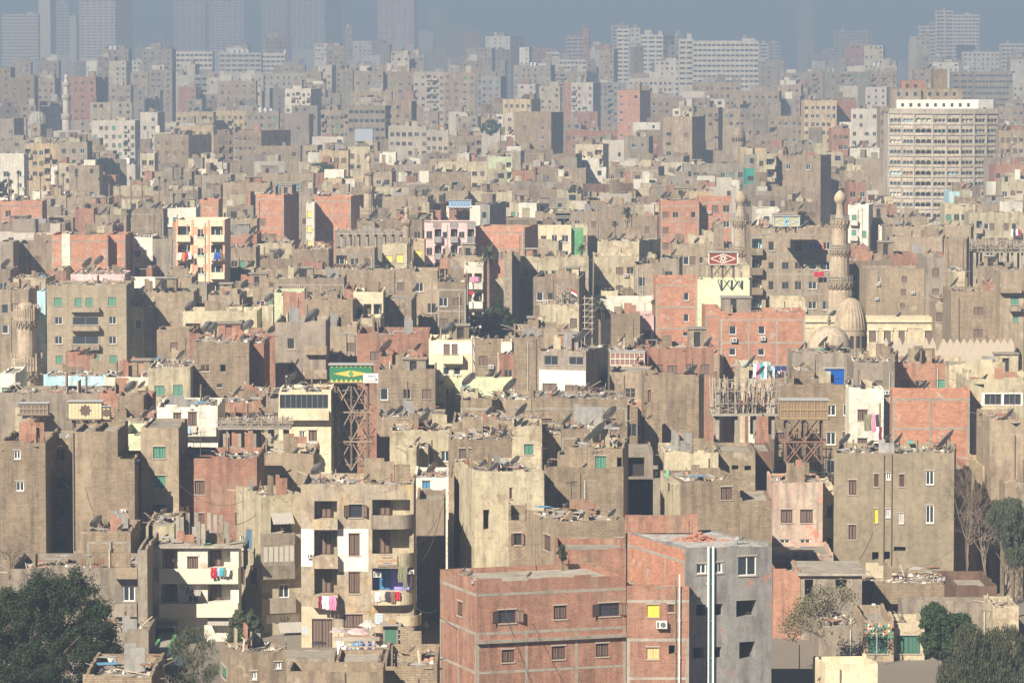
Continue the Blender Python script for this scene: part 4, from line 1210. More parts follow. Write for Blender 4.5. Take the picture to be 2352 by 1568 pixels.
        m.build('bay_window' if sp == 'x' else 'balcony', root, (x, y, 0), a)
    for u0, u1, v0, v1 in curved:
        m = MB().mat(WM('k') if v0 > 8 else WM('c')); dp = 1.0; rr = min(1.6, (u1 - u0) * .5); pts = [(u0, 0), (u0, -dp), (u1 - rr, -dp)]
        for i in range(1, 9):
            t_ = i / 8 * math.pi / 2; pts.append((u1 - rr + rr * math.sin(t_), -dp + rr * (1 - math.cos(t_))))
        pts.append((u1, 1.6)); tt = .1
        for i in range(len(pts) - 1):
            (ax, ay), (bx, by) = pts[i], pts[i + 1]; L_ = math.hypot(bx - ax, by - ay); nx, ny = (by - ay) / L_ * tt, -(bx - ax) / L_ * tt
            m.add([(ax, ay, v0), (bx, by, v0), (bx, by, v1), (ax, ay, v1), (ax - nx, ay - ny, v0), (bx - nx, by - ny, v0), (bx - nx, by - ny, v1), (ax - nx, ay - ny, v1)], ((0, 1, 2, 3), (5, 4, 7, 6), (3, 2, 6, 7), (1, 0, 4, 5)))
        m.add([(x, y, v0 + .05) for x, y in pts] , (tuple(range(len(pts))),)); m.add([(x, y, v0) for x, y in pts], (tuple(range(len(pts) - 1, -1, -1)),))
        m.build('balcony', root)
    for u0, u1, v0, v1, side in acs:
        (x, y), a = xf(side, (u0 + u1) / 2); me = ac_mesh(); inst('air_conditioner', me, root, (x, y, (v0 + v1) / 2), a, (max(.7, min(1.2, (u1 - u0) / .8)),) * 3)
    for u0, u1, v0, v1, side in awn:
        m = MB().mat(simple('corrugated_awning', (.36, .33, .29), .7)); nn = int((u1 - u0) / .16) + 1
        for i in range(nn):
            a0, a1 = u0 + (u1 - u0) * i / nn, u0 + (u1 - u0) * (i + 1) / nn; zz = .03 * (i % 2)
            m.add([(a0, 0, v1 + zz), (a1, 0, v1 + zz), (a1, -.95, v0 + zz), (a0, -.95, v0 + zz), (a0, 0, v1 - .03 + zz), (a1, 0, v1 - .03 + zz), (a1, -.95, v0 - .03 + zz), (a0, -.95, v0 - .03 + zz)], ((3, 2, 1, 0), (4, 5, 6, 7), (2, 3, 7, 6)))
        m.build('awning', root)
    for q in patches:
        if q[0] == 'pipe':
            u, za = facade_uv(r, q[1], q[2], 0); zb = facade_uv(r, q[1], q[3], 0)[1]
            m = MB().mat(simple('drain_pipe', (.22, .17, .12), .7)); m.tube((u, -.1, zb - z0), (u, -.1, min(za - z0, h)), .07, n=6); m.build('drain_pipe', root)
        else:
            _, u0, u1, v0, v1, side = q
            m = MB().mat(WM('white') if q[0] == 'v' else WM('Y')); n_ = 14; pts = []
            v1 = min(v1, h - .01)
            u0, u1 = max(u0, .01), min(u1, W_ - .01)
            for i in range(n_): pts.append((u0 + (u1 - u0) * i / (n_ - 1), v0 + rnd.uniform(-.18, .18)))
            for i in range(n_): pts.append((u1 - (u1 - u0) * i / (n_ - 1), v1 + (rnd.uniform(-.18, .1) if v1 < h - .3 else 0)))
            # leave openings clear by cutting the patch into cells
            us = sorted({u0, u1} | {o_[0] - .01 for o_ in fr_ops if u0 < o_[0] < u1} | {o_[1] + .01 for o_ in fr_ops if u0 < o_[1] < u1}); vs = sorted({v0, v1} | {o_[2] - .01 for o_ in fr_ops if v0 < o_[2] < v1} | {o_[3] + .01 for o_ in fr_ops if v0 < o_[3] < v1})
            for i in range(len(us) - 1):
                for j in range(len(vs) - 1):
                    cu, cv = (us[i] + us[i + 1]) / 2, (vs[j] + vs[j + 1]) / 2
                    if not any(o_[0] < cu < o_[1] and o_[2] < cv < o_[3] for o_ in fr_ops): m.quad((us[i], -.012, vs[j]), (us[i + 1], -.012, vs[j]), (us[i + 1], -.012, vs[j + 1]), (us[i], -.012, vs[j + 1]))
            m.build('paint_patch', root)
    if not r['ex'] and s < .1 and W_ > 3:
        for _ in range(rnd.choice((0, 0, 1, 1, 2))):
            u = rnd.uniform(.3, W_ - .3); m = MB().mat(simple('drain_pipe', (.22, .17, .12), .7) if rnd.random() < .6 else simple('pale_pipe', (.5, .47, .4))); m.tube((u, -.08, .1), (u, -.08, h - rnd.uniform(0, 1.5)), .055, n=5); m.build('drain_pipe', root)
    # special dressings
    if r['st'] == 'H':
        m = MB().mat(WM('o'))
        for c in range(4):
            u = min(max(W_ * c / 3, .16), W_ - .16); m.box(u - .15, u + .15, -.1, -.003, 0, h)
        v = h - 1.6
        while v > 1:
            m.box(W_ / 3 + .16, W_ * 2 / 3 - .16, -.05, -.003, v - 1.2, v + .35) if False else None
            m.box(W_ / 3 + .16, W_ / 3 + .9, -.05, -.003, v - .7, v + .5); m.box(W_ * 2 / 3 - .9, W_ * 2 / 3 - .16, -.05, -.003, v - .7, v + .5); v -= 3
        m.build('pilaster_trim', root)
    if r['st'] == 'P':
        m = MB().mat(WM('g'))
        for c in range(3):
            u = W_ / 6 * (2 * c + 1.5); m.box(u - W_ / 12, u + W_ / 12, -.04, -.003, h - .9, h)
        m.build('grey_band', root)
    if s > .17 and W_ > 6 and D > 5:
        for _ in range(rnd.randint(1, 3)):
            hw = rnd.uniform(2, W_ * .4); hx = rnd.uniform(.3, W_ - hw - .3); hh = rnd.uniform(1.5, 4.5); hy = rnd.uniform(.8, 3)
            m = MB().mat(WM(rnd.choice('thkgf'))); m.box(hx, hx + hw, hy, hy + 2, zr, zr + hh); m.build('roof_room', root)
    # roof rooms
    if r['roof'] in 'h' or (r['roof'] in 'cd' and rnd.random() < .55 and W_ > 4.5 and not near and D > 4):
        hw = min(W_ * .4, rnd.uniform(2.2, 4.2)); hd = min(D * .5, 3); hx = rnd.uniform(.4, W_ - hw - .4); hy = D - hd - .3; hz = rnd.uniform(1.5, 2.5)
        m = MB().mat(WM(rnd.choice('tbRkcbt'))); facade(m, m.mats[0], (hx, hy), (1, 0), (0, -1), hw, zr, zr + hz, [(hw * .3, hw * .3 + .8, zr + .05, zr + min(1.9, hz - .2), .2, inner)], inner)
        m.mat(m.mats[0]); m.quad((hx, hy + hd, zr), (hx, hy, zr), (hx, hy, zr + hz), (hx, hy + hd, zr + hz)); m.quad((hx + hw, hy, zr), (hx + hw, hy + hd, zr), (hx + hw, hy + hd, zr + hz), (hx + hw, hy, zr + hz))
        m.quad((hx + hw, hy + hd, zr), (hx, hy + hd, zr), (hx, hy + hd, zr + hz), (hx + hw, hy + hd, zr + hz)); m.mat(WM('roof')); m.box(hx - .15, hx + hw + .15, hy - .2, hy + hd + .1, zr + hz, zr + hz + .12)
        m.build('roof_room', root)
    if r['roof'] != 'n' and W_ > 3.5 and D > 3 and s < .16:
        for _ in range(rnd.randint(1, 4)):
            m = MB().mat(WM(rnd.choice('tbRbgc'))); x, y = rnd.uniform(.5, W_ - 2), rnd.uniform(.6, D - 1); L_ = rnd.uniform(.8, min(3.5, W_ - x - .4)); zz = rnd.uniform(.5, 1.7) + ph
            if rnd.random() < .6: m.box(x, x + L_, y, y + .14, zr, zr + zz); m.box(x, x + L_ * rnd.uniform(.2, .7), y + .002, y + .138, zr + zz - .01, zr + zz + .3)
            else: m.box(x, x + .14, y, min(y + L_, D - .4), zr, zr + zz)
            m.build('roof_wall', root)
    r.update(zr=zr + z0, h=h, ph=ph)
    # proto surfaces
    P = lambda x, y, z: r['o'] + r['e'] * x + r['bk'] * y + Vector((0, 0, z + z0))
    k0 = len(BV); BV.extend([P(0, 0, 0), P(W_, 0, 0), P(W_, D, 0), P(0, D, 0), P(0, 0, h), P(W_, 0, h), P(W_, D, h), P(0, D, h), P(0, 0, zr), P(W_, 0, zr), P(W_, D, zr), P(0, D, zr)])
    for f in ((0, 1, 5, 4), (1, 2, 6, 5), (3, 0, 4, 7), (8, 9, 10, 11)): BF.append(tuple(k0 + i for i in f)); BI.append((r['i'], 'roof' if f[0] == 8 else 'wall'))
    BL.append(r)
AC = []
def ac_mesh():
    if not AC:
        m = MB().mat(simple('ac_casing', (.62, .6, .55), .5)); m.box(-.4, .4, -.42, -.06, -.28, .28); m.mat(simple('ac_grille', (.12, .12, .12), .7))
        m.tube((.1, -.421, 0), (.1, -.44, 0), .2, n=12); m.box(-.34, -.2, -.43, -.421, -.2, .2); m.mat(simple('raw_steel', (.15, .12, .1), .7)); m.box(-.35, -.3, -.4, -.003, -.34, -.28); m.box(.3, .35, -.4, -.003, -.34, -.28)
        AC.append(m.mesh('air_conditioner'))
    return AC[0]
for r in rows: make_building(r)

# ---------------------------------------------------------------- ground and air
g = MB().mat(simple('dusty_ground', (.20, .17, .135), .95, var=.25, scale=.05))
xs = [-6000, 6000]
ys = [120, 330, 580, 20000]
for a, b in zip(ys, ys[1:]): g.quad((xs[0], a, ground_z(a)), (xs[1], a, ground_z(a)), (xs[1], b, ground_z(b)), (xs[0], b, ground_z(b)))
tag(g.build('ground'), kind='structure')
hz = MB(); hz.box(-6500, 6500, -5, 20500, -1, 135)
ho = hz.build('haze'); tag(ho, kind='stuff')
hm = bpy.data.materials.new('haze_air'); hm.use_nodes = True; t = hm.node_tree
for n_ in list(t.nodes):
    if n_.type == 'BSDF_PRINCIPLED': t.nodes.remove(n_)
pv = t.nodes.new('ShaderNodeVolumePrincipled'); pv.inputs['Color'].default_value = (.265, .345, .455, 1); pv.inputs['Density'].default_value = .0005; pv.inputs['Anisotropy'].default_value = 0.0
t.links.new(pv.outputs[0], [n_ for n_ in t.nodes if n_.type == 'OUTPUT_MATERIAL'][0].inputs['Volume'])
ho.data.materials.append(hm)

# ---------------------------------------------------------------- the far-off mass of houses that nobody could count
dm = MB(); rnd = random.Random(99); FM = [WM(q) for q in 'ttkkdbchhRcwkt']; n_far = 0
spans = [(q['x0'] + min(q['side'], 0), q['x1'] + max(q['side'], 0), q['yt'], q['yb'], q['s']) for q in rows if q['s'] > .09]
while n_far < 620:
    if n_far < 190: s = rnd.uniform(.27, .6); x0 = rnd.uniform(-20, 2350); wd = rnd.uniform(3, 22) / s; yt = rnd.choice((rnd.uniform(100, 150), rnd.uniform(60, 140) if rnd.random() < .35 else 140)); yb = 200; wd = max(12, min(wd, 60))
    else:
        q = rnd.choice(spans); s = q[4] * rnd.uniform(.975, .992); wd = rnd.uniform(4, 15) / s * .8; x0 = rnd.uniform(q[0] - wd * .3, q[1] - wd * .6); yt = q[3] - (q[3] - q[2]) * rnd.uniform(.08, .4); yb = q[3] + 8
        if s > .27: continue
    n_far += 1
    Y = s * F; a, b = at(x0, yt, Y), at(x0 + wd, yt, Y); h = a.z; D = rnd.uniform(6, 12) if s > .2 else rnd.uniform(4, 7); W_ = b.x - a.x; th = rnd.choice((0, .1, -.1, .3, -.25)); e = (math.cos(th), math.sin(th)); bk = (-e[1], e[0])
    Q = lambda u, v, z: (a.x + e[0] * u + bk[0] * v, Y + e[1] * u + bk[1] * v, z)
    dm.mat(rnd.choice(FM)); c_ = [Q(0, 0, 0), Q(W_, 0, 0), Q(W_, D, 0), Q(0, D, 0)]; t_ = [(p[0], p[1], h) for p in c_]; dm.add(c_ + t_, ((0, 1, 5, 4), (1, 2, 6, 5), (2, 3, 7, 6), (3, 0, 4, 7)))
    dm.mat(WM('roof')); dm.add([(p[0], p[1], h - .5) for p in c_], ((0, 1, 2, 3),))
    if rnd.random() < .6:
        hw = W_ * rnd.uniform(.2, .45); hx = rnd.uniform(0, W_ - hw); dm.mat(rnd.choice(FM)); hh = h + rnd.uniform(1.2, 3.2); k_ = [Q(hx, 1, h - .5), Q(hx + hw, 1, h - .5), Q(hx + hw, 4, h - .5), Q(hx, 4, h - .5)]; dm.add(k_ + [(p[0], p[1], hh) for p in k_], ((0, 1, 5, 4), (1, 2, 6, 5), (2, 3, 7, 6), (3, 0, 4, 7), (4, 5, 6, 7)))
    nc = max(1, int(W_ / rnd.uniform(2.4, 3.6))); z = h - 1.6; k = 0; pr = rnd.uniform(.35, 1)
    while z > 2 and k < 14:
        for c in range(nc):
            if rnd.random() > pr: continue
            u = W_ * (c + .5) / nc; dm.mat(rnd.choice((GL(), HOLE(), GL(), SM('s', 0), simple('sill_frame', (.4, .34, .27))))); w2 = rnd.choice((.45, .55, .8)); dm.add([Q(u - w2, -.03, z - .7), Q(u + w2, -.03, z - .7), Q(u + w2, -.03, z + .6), Q(u - w2, -.03, z + .6)], ((0, 1, 2, 3),))
        z -= 3.2; k += 1
tag(dm.build('distant_houses'), kind='stuff')

# ---------------------------------------------------------------- things set on what stands there
BVH = BVHTree.FromPolygons([tuple(v) for v in BV], BF)
def surf(x, y):
    """first roof (or ground) seen through a picture point; a wall sends the thing up to its own roof edge"""
    o = Vector((0, 0, CAMZ)); d = ray(x, y).normalized(); h = BVH.ray_cast(o, d, 30000)
    if h[0] is None:
        t = (5 - CAMZ) / d.z if d.z < 0 else 1e4
        p = o + d * t; p.z = ground_z(p.y); return p, None
    i, k = BI[h[2]]; r = rows[i]; p = h[0]
    if k == 'wall': p = p + r['bk'] * .7; p.z = r['zr']
    return p, r
SCALE = lambda p: p.y / F
# ---- satellite dishes
def dish_parts(d=1.0, face=0):
    """unit dish; reflector looks along +X tilted up"""
    gm = simple('dish_grey', (.34, .335, .32), .6, var=.3); rm_ = simple('raw_steel', (.15, .12, .1), .7)
    el = R(40); n = Vector((math.cos(el), 0, math.sin(el))); a = Vector((0, 1, 0)); b = n.cross(a)
    c = Vector((0, 0, .75)); vs = [c]; N = 18; rg = 4
    for k in range(1, rg + 1):
        q = k / rg * .5
        for i in range(N):
            t_ = 2 * math.pi * i / N; vs.append(c + a * (q * math.cos(t_) * .94) + b * (q * math.sin(t_)) + n * (q * q * .55))
    fs = [(0, 1 + i, 1 + (i + 1) % N) for i in range(N)]
    for k in range(rg - 1):
        for i in range(N): fs.append((1 + k * N + i, 1 + (k + 1) * N + i, 1 + (k + 1) * N + (i + 1) % N, 1 + k * N + (i + 1) % N))
    m1 = MB().mat(gm); m1.add(vs, fs); m1.add([v - n * .025 for v in vs], [f[::-1] for f in fs])
    m1.mat(rm_)
    for i in range(N): m1.bar(vs[1 + (rg - 1) * N + i], vs[1 + (rg - 1) * N + (i + 1) % N], .03)
    m2 = MB().mat(rm_); tip = c + n * .5 - b * .0 - Vector((0, 0, .08)); m2.bar(c - b * .45 + n * .1, tip, .03); m2.bar(c + b * .4 + n * .1, tip, .018); m2.mat(gm); m2.tube(tip, tip - n * .12, .05, n=6)
    m3 = MB().mat(rm_); m3.tube((-.06, 0, 0), (-.06, 0, .75), .03, n=6); m3.bar((-.06, 0, .72), c, .05); m3.bar((-.06, 0, .35), (-.45, .1, 0), .025); m3.bar((-.06, 0, .35), (.2, -.35, 0), .025); m3.bar((-.06, 0, .35), (.15, .4, 0), .025)
    return m1, m2, m3
d1, d2, d3 = dish_parts()
DM = [d1.mesh('reflector', True), d2.mesh('feed_arm'), d3.mesh('mast')]
allm = MB()
for q in (d1, d2, d3):
    for mi, m_ in enumerate(q.mats):
        allm.mat(m_); n0 = len(allm.v)
        idx = [k for k, z in enumerate(q.m) if z == mi]; allm.add(q.v, [q.f[k] for k in idx])
DALL = allm.mesh('satellite_dish'); SMALLV, SMALLF = d1.v, [f for f, m_ in zip(d1.f, d1.m) if m_ == 0]
DEF_AZ = math.pi / 2 + R(62)
DISHES = []
def dish(x, y, du, az=None, r=None, p=None, parts=True):
    rnd = random.Random(int(x * 31 + y * 7))
    if p is None: p, r = surf(x, y + du * .75)
    s = SCALE(p); dm = min(max(du * s * .95, .55), 3.2); az = DEF_AZ + rnd.uniform(-.3, .3) + (rnd.choice((0, 0, 0, -1.9, .9)) if du < 16 else 0) if az is None else az
    if du >= 11 and parts:
        o = empty('satellite_dish', p, az)
        for nme, me in zip(('reflector', 'feed_arm', 'mast'), DM): inst(nme, me, o)
    else:
        o = bpy.data.objects.new('satellite_dish', DALL); C.objects.link(o); o.location = p; o.rotation_euler = (0, 0, az)
    o.scale = (dm,) * 3; DISHES.append((o, r, x, y, dm)); return o
DL = """50 945 20 31 1009 12 86 985 12 86 1002 9 324 961 20 348 967 10 177 840 10 207 843 8 213 848 8 191 854 8 178 857 9 219 845 7 226 844 7 241 840 6 248 893 10 318 894 9 512 981 12
715 860 32 664 882 12 735 869 10 918 950 27 933 961 16 952 958 10 977 960 10 989 955 9 1026 959 9 1072 853 12 1128 880 30 1109 871 9 633 1008 28 653 1022 8 753 1040 12 971 979 12 1129 975 14 1139 968 12 1160 987 18 998 1049 22
717 1101 11 656 1102 13 793 1098 10 803 1107 14 878 1103 16 916 1085 24 942 1078 18 1055 1068 9 1058 1075 9 1025 1117 12 1130 1068 10 592 1101 12 600 1106 9 1140 1085 26 1185 1057 28 1268 905 12 1283 905 10 1294 911 10 1304 905 12 1314 911 9 1339 916 10 1345 911 12 1392 915 16
1547 850 18 1556 859 10 1580 954 30 1628 989 30 1307 979 16 1338 980 14 1328 1012 16 1345 1129 12 1265 1157 22 1300 1161 20 1506 1159 20 1611 978 12 1610 964 10 1564 1012 8 1690 1008 10 1390 957 16
1914 778 24 1935 797 12 1982 809 14 1960 803 9 2045 794 24 2065 800 20 2080 842 26 2070 855 12 2124 880 26 2132 886 24 2178 879 12 2264 863 26 2165 835 16 2001 873 10 2009 873 10 1917 1000 12 1792 1039 12 1801 1041 12 1855 1043 14 2092 1039 10 2099 1040 9 2114 1038 9 2181 1031 12 2256 1036 10 2294 1050 12 2346 1060 14
309 1286 12 382 1233 20 453 1243 14 485 1213 8 492 1216 8 501 1220 12 156 1267 8 52 1250 8 1067 1311 13 1075 1314 13 1082 1320 13 1096 1328 14 1217 1319 18 1693 1241 12 1706 1239 14 2172 1337 12 2160 1344 12 2171 1350 12 1888 1517 16 2142 1497 10 2103 1541 12
43 497 16 44 508 9 119 500 15 267 520 18 300 518 18 273 524 12 415 470 22 390 470 16 325 475 14 345 477 12 353 477 12 365 525 18 360 528 12 167 615 12 259 615 14 229 616 9 173 618 8 327 679 20 304 686 10 313 688 10 451 633 14 425 632 9 415 705 12 408 708 8 555 688 14 578 637 22 558 565 10 575 560 20 500 470 16 515 750 16 336 741 12 27 730 9 527 498 9 537 500 10 547 505 9
618 522 14 622 530 14 651 545 14 756 545 14 733 557 16 808 523 16 683 594 16 763 598 18 736 627 18 841 627 18 920 516 12 968 515 12 985 597 20 903 436 12 913 435 14 931 437 16 956 732 22 1004 727 20 944 764 16 960 762 14 652 723 14 783 645 8 815 560 10 700 560 9
1231 613 18 1240 616 18 1262 615 18 1269 618 16 1311 621 18 1527 571 20 1538 573 20 1547 575 18 1482 600 20 1602 600 18 1735 512 22 1300 459 12 1301 760 16 1319 758 12 1842 507 18 1855 510 22 1890 514 14 2068 517 14 2085 512 14 2156 510 14 2136 575 18 2324 613 18 2187 655 14 2192 662 12 2086 485 18 2216 432 16 2232 430 18 2250 432 16
2085 175 12 2103 173 14 2120 176 9 2137 175 14 2163 151 12 820 155 9 847 157 10 870 157 10 787 211 11 800 209 12 613 257 10 905 155 8"""
v_ = [float(q) for q in DL.split()]
for i in range(0, len(v_), 3): dish(v_[i], v_[i + 1], v_[i + 2])
auto = []
for r in sorted(rows, key=lambda q: -q['Y'] * 0 + q['Y']):
    if r['roof'] not in 'dch': continue
    rnd = random.Random(r['i'] + 900); n = rnd.randint(4, 9) if r['roof'] == 'd' else rnd.randint(0, 2)
    n = min(n, int(r['W'] / 1.4))
    for _ in range(n):
        if r['D'] < 1.2: continue
        x, y = rnd.uniform(.5, r['W'] - .5), rnd.uniform(.5, min(max(.8, r['D'] - .6), 7))
        p = r['o'] + r['e'] * x + r['bk'] * y; p.z = r['zr']; sx, sy = px(p)
        if -5 < sx < 2357: auto.append((r, p, sx, sy, rnd.uniform(.65, 1.0) if rnd.random() < .72 else rnd.uniform(1.2, 2.1)))
room = 296 - len(DISHES)
sm = MB().mat(simple('dish_grey', (.25, .245, .235)))
for k, (r, p, sx, sy, dm) in enumerate(auto):
    if k < room: dish(sx, sy, dm / SCALE(p), r=r, p=p)
    else:
        az = DEF_AZ + random.uniform(-.4, .4); ca, sa = math.cos(az), math.sin(az)
        sm.add([(p.x + (v[0] * ca - v[1] * sa) * dm, p.y + (v[0] * sa + v[1] * ca) * dm, p.z + v[2] * dm) for v in SMALLV], SMALLF)
        sm.bar(p, p + Vector((0, 0, .75 * dm)), .05)
if sm.f: tag(sm.build('distant_satellite_dishes'), kind='stuff')

# ---- roof junk: rubble, planks and sheets nobody could count
ru, pl, sh = MB(), MB(), MB()
RM = [simple('rubble_grey', (.34, .3, .25)), simple('rubble_pale', (.55, .5, .42)), simple('rubble_brick', (.38, .19, .13)), simple('rubble_dark', (.10, .085, .07))]
PM = [simple('plank_weathered', (.27, .22, .17)), simple('plank_dark', (.14, .1, .075)), simple('plank_pale', (.46, .38, .28))]
HM = [simple('sheet_grey', (.4, .385, .36)), simple('sheet_rust', (.3, .15, .09)), simple('sheet_tarp', (.32, .29, .25)), simple('sheet_blue', (.12, .28, .42)), simple('sheet_green', (.15, .36, .28))]
def junk(r, dens, zoff=0, box=None):
    rnd = random.Random(r['i'] + 77)
    W_, D = r['W'], r['D']; s = r['s']
    if D < 1.4: return
    n = min(int(W_ * min(D, 9) * dens), 320)
    for _ in range(n):
        x, y = rnd.uniform(.35, W_ - .35), .35 + (D - .7) * rnd.random() ** 1.15
        cl = math.sin(x * .9 + r['i']) * math.cos(y * 1.1 + r['i'] * 2)
        if cl < -.25: continue
        p = r['o'] + r['e'] * x + r['bk'] * y; z = r['zr'] + .01; a = rnd.uniform(0, 3.14); k = rnd.random()
        if k < .52:
            w = rnd.uniform(.1, .38); hh = rnd.uniform(.06, .3); c, s_ = math.cos(a) * w, math.sin(a) * w; ru.mat(rnd.choice(RM if rnd.random() < .6 else RM[:2]))
            ru.add([(p.x - c, p.y - s_, z), (p.x + s_, p.y - c, z), (p.x + c, p.y + s_, z), (p.x - s_, p.y + c, z), (p.x - c * .5, p.y - s_ * .6, z + hh), (p.x + s_ * .5, p.y - c * .4, z + hh * .8), (p.x + c * .6, p.y + s_ * .5, z + hh), (p.x - s_ * .6, p.y + c * .5, z + hh * .7)],
                   ((4, 5, 6, 7), (0, 1, 5, 4), (1, 2, 6, 5), (2, 3, 7, 6), (3, 0, 4, 7)))
        elif k < .93:
            L_ = rnd.uniform(.6, 2.4); pl.mat(rnd.choice(PM)); z1 = z + rnd.choice((.05, .1, .3, .6, 1.1)) * rnd.random()
            pl.bar((p.x, p.y, z + .05), (p.x + math.cos(a) * L_, p.y + math.sin(a) * L_, z1 + .05), rnd.uniform(.05, .14), .05)
        else:
            w, l = rnd.uniform(.5, 1.3), rnd.uniform(.6, 1.6); sh.mat(rnd.choice(HM[:3] if rnd.random() < .8 else HM)); zz = z + rnd.uniform(.1, .8); tl = rnd.uniform(-.3, .5)
            c, s_ = math.cos(a), math.sin(a); v = [(p.x + c * i * w - s_ * j * l, p.y + s_ * i * w + c * j * l, zz + tl * j * .5 + .02 * k2) for i, j, k2 in ((-.5, -.5, 0), (.5, -.5, 0), (.5, .5, 0), (-.5, .5, 0), (-.5, -.5, 1), (.5, -.5, 1), (.5, .5, 1), (-.5, .5, 1))]
            sh.add(v, ((3, 2, 1, 0), (4, 5, 6, 7), (0, 1, 5, 4), (1, 2, 6, 5), (2, 3, 7, 6), (3, 0, 4, 7)))
for r in rows:
    if r['s'] > .17 or r['roof'] == 'n' or 'jetty' in r['label']: continue
    junk(r, (2.6 if r['roof'] == 'c' else 1.6) * (1 if r['s'] < .08 else .6))
tag(ru.build('rubble'), kind='stuff'); tag(pl.build('scrap_wood'), kind='stuff'); tag(sh.build('scrap_sheeting'), kind='stuff')

# ---- minarets and domes
STONE = lambda: wallmat('minaret_stone', (.5, .40, .285), brick=((.52, .42, .3), (.46, .37, .26), (.38, .3, .2)), stain=.3)
def minaret(cx, s, prof, gal, bulb, fin, label, ybase, n=16, white=False, rail=True):
    Y = s * F; zb = 0; b = at(cx, ybase, Y); root = empty('minaret', (b.x, b.y, ground_z(Y)))
    st = WM('h') if white else STONE(); Z = lambda y: at(cx, y, Y).z - ground_z(Y)
    m = MB().mat(st); m.lathe([(prof[0][1] * s, 0)] + [(r_ * s, Z(y)) for y, r_ in prof], n); m.build('shaft', root)
    for (ytop, yfl, r_, r2, ycb) in gal:
        g_ = MB().mat(st); zt, zf, zc = Z(ytop), Z(yfl), Z(ycb); ro = r_ * s; ri = r2 * s
        g_.lathe([(ri, zc), (ri + (ro - ri) * .35, zc + (zf - zc) * .3), (ri + (ro - ri) * .4, zc + (zf - zc) * .34), (ri + (ro - ri) * .72, zc + (zf - zc) * .65), (ri + (ro - ri) * .76, zc + (zf - zc) * .7), (ro, zf - .1), (ro + .08, zf), (ro, zf + .06), (ri * .8, zf + .08)], n)
        for k in range(3):      # rows of stalactite niches
            for i in range(n):
                t_ = 2 * math.pi * (i + .5 * (k % 2)) / n; rr = ri + (ro - ri) * (.3 + .3 * k); z = zc + (zf - zc) * (.2 + .3 * k)
                g_.bar((rr * math.cos(t_), rr * math.sin(t_), z - .25 * (zf - zc)), ((rr + .1) * math.cos(t_), (rr + .1) * math.sin(t_), z + .1), .16 * ro / 1.5, .14)
        g_.build('gallery', root)
        g2 = MB().mat(st if not rail else simple('grey_railing', (.3, .27, .22)))
        for i in range(n * 2):
            t_, t2 = 2 * math.pi * i / (2 * n), 2 * math.pi * (i + 1) / (2 * n); a = Vector((ro * .97 * math.cos(t_), ro * .97 * math.sin(t_), zf + .06)); c2 = Vector((ro * .97 * math.cos(t2), ro * .97 * math.sin(t2), zf + .06)); hgt = Vector((0, 0, zt - zf - .06))
            if rail: g2.bar(a, a + hgt, .06); g2.bar(a + hgt, c2 + hgt, .07); g2.bar(a + hgt * .5, c2 + hgt * .5, .05)
            else:
                if i % 4 == 0: g2.bar(a, a + hgt * 1.35, .22)
                g2.add([a, c2, c2 + hgt * .35, a + hgt * .35], ((0, 1, 2, 3),)); g2.add([a + hgt * .8, c2 + hgt * .8, c2 + hgt, a + hgt], ((0, 1, 2, 3),)); g2.bar(a, a + hgt, .12); g2.bar(a + hgt * .3, c2 + hgt * .85, .09); g2.bar(c2 + hgt * .3, a + hgt * .85, .09)
        g2.build('balustrade', root)
    if bulb:
        y0, y1, rb, rn = bulb; m = MB().mat(STONE() if not white else st); P_ = []
        for k in range(13): t_ = k / 12; P_.append((rb * s * math.sin(math.pi * (.1 + .9 * t_)) ** .8 * (1 - .12 * t_) + .02, Z(y1) + (Z(y0) - Z(y1)) * t_))
        P_[0] = (rn * s, Z(y1)); m.lathe(P_, 20); m.build('bulb', root, smooth=True)
    if fin:
        m = MB().mat(simple('old_bronze', (.16, .15, .12), .6)); z0_, z1_ = Z(fin[1]), Z(fin[0]); m.tube((0, 0, z0_), (0, 0, z1_), .06, n=6)
        for f, rr in ((.2, .3), (.42, .24), (.6, .18)): zc = z0_ + (z1_ - z0_) * f; m.lathe([(.03, zc - rr), (rr * .8, zc - rr * .5), (rr, zc), (rr * .8, zc + rr * .5), (.03, zc + rr)], 8)
        for i in range(9):
            a0, a1 = -2.3 + i * .5, -2.3 + (i + 1) * .5; q0 = z1_ + .3
            m.bar((.3 * math.sin(a0), 0, q0 - .3 * math.cos(a0)), (.3 * math.sin(a1), 0, q0 - .3 * math.cos(a1)), .07)
        m.build('crescent_finial', root)
    tag(root, label, 'minaret'); return root
minaret(62, .0628, [(940, 29), (874, 27), (872, 24), (822, 22), (820, 21), (752, 21), (700, 17), (695, 12)], [(820, 850, 36, 26, 872), (708, 735, 29, 21, 752)], None, None, 'broken topped carved stone minaret with two galleries at left edge', 940, 16, rail=False)
minaret(934, .0755, [(690, 17), (631, 16), (629, 11), (562, 11), (560, 9), (548, 9), (520, 8.5), (518, 7), (505, 5.5), (492, 4)], [(600, 612, 26, 15, 632), (548, 556, 14, 10, 564), (505, 511, 11, 8, 518)], (474, 494, 5.6, 4), (450, 474), 'slim brick minaret with small bulb rising left of the pink apartment house', 690, 12, rail=False)
minaret(847, .0875, [(510, 13), (508, 11.5), (443, 11.5), (441, 9.5), (400, 9), (398, 7), (384, 5), (374, 3.5)], [(477, 492, 20, 13, 508), (427, 434, 15, 11, 444), (394, 399, 11, 8, 404)], (357, 376, 6.2, 3.5), (345, 358), 'stone minaret rising behind the long red brick block', 510, 12, rail=False)
minaret(1701, .077, [(640, 22), (592, 20), (590, 17), (560, 16), (522, 15), (520, 13), (494, 12), (480, 9.5), (471, 8)], [(560, 572, 27, 18, 590), (492, 507, 22, 15, 522)], (438, 472, 15.5, 9), (402, 440), 'stone bulb topped minaret rising behind the diamond patterned loft', 640, 12)
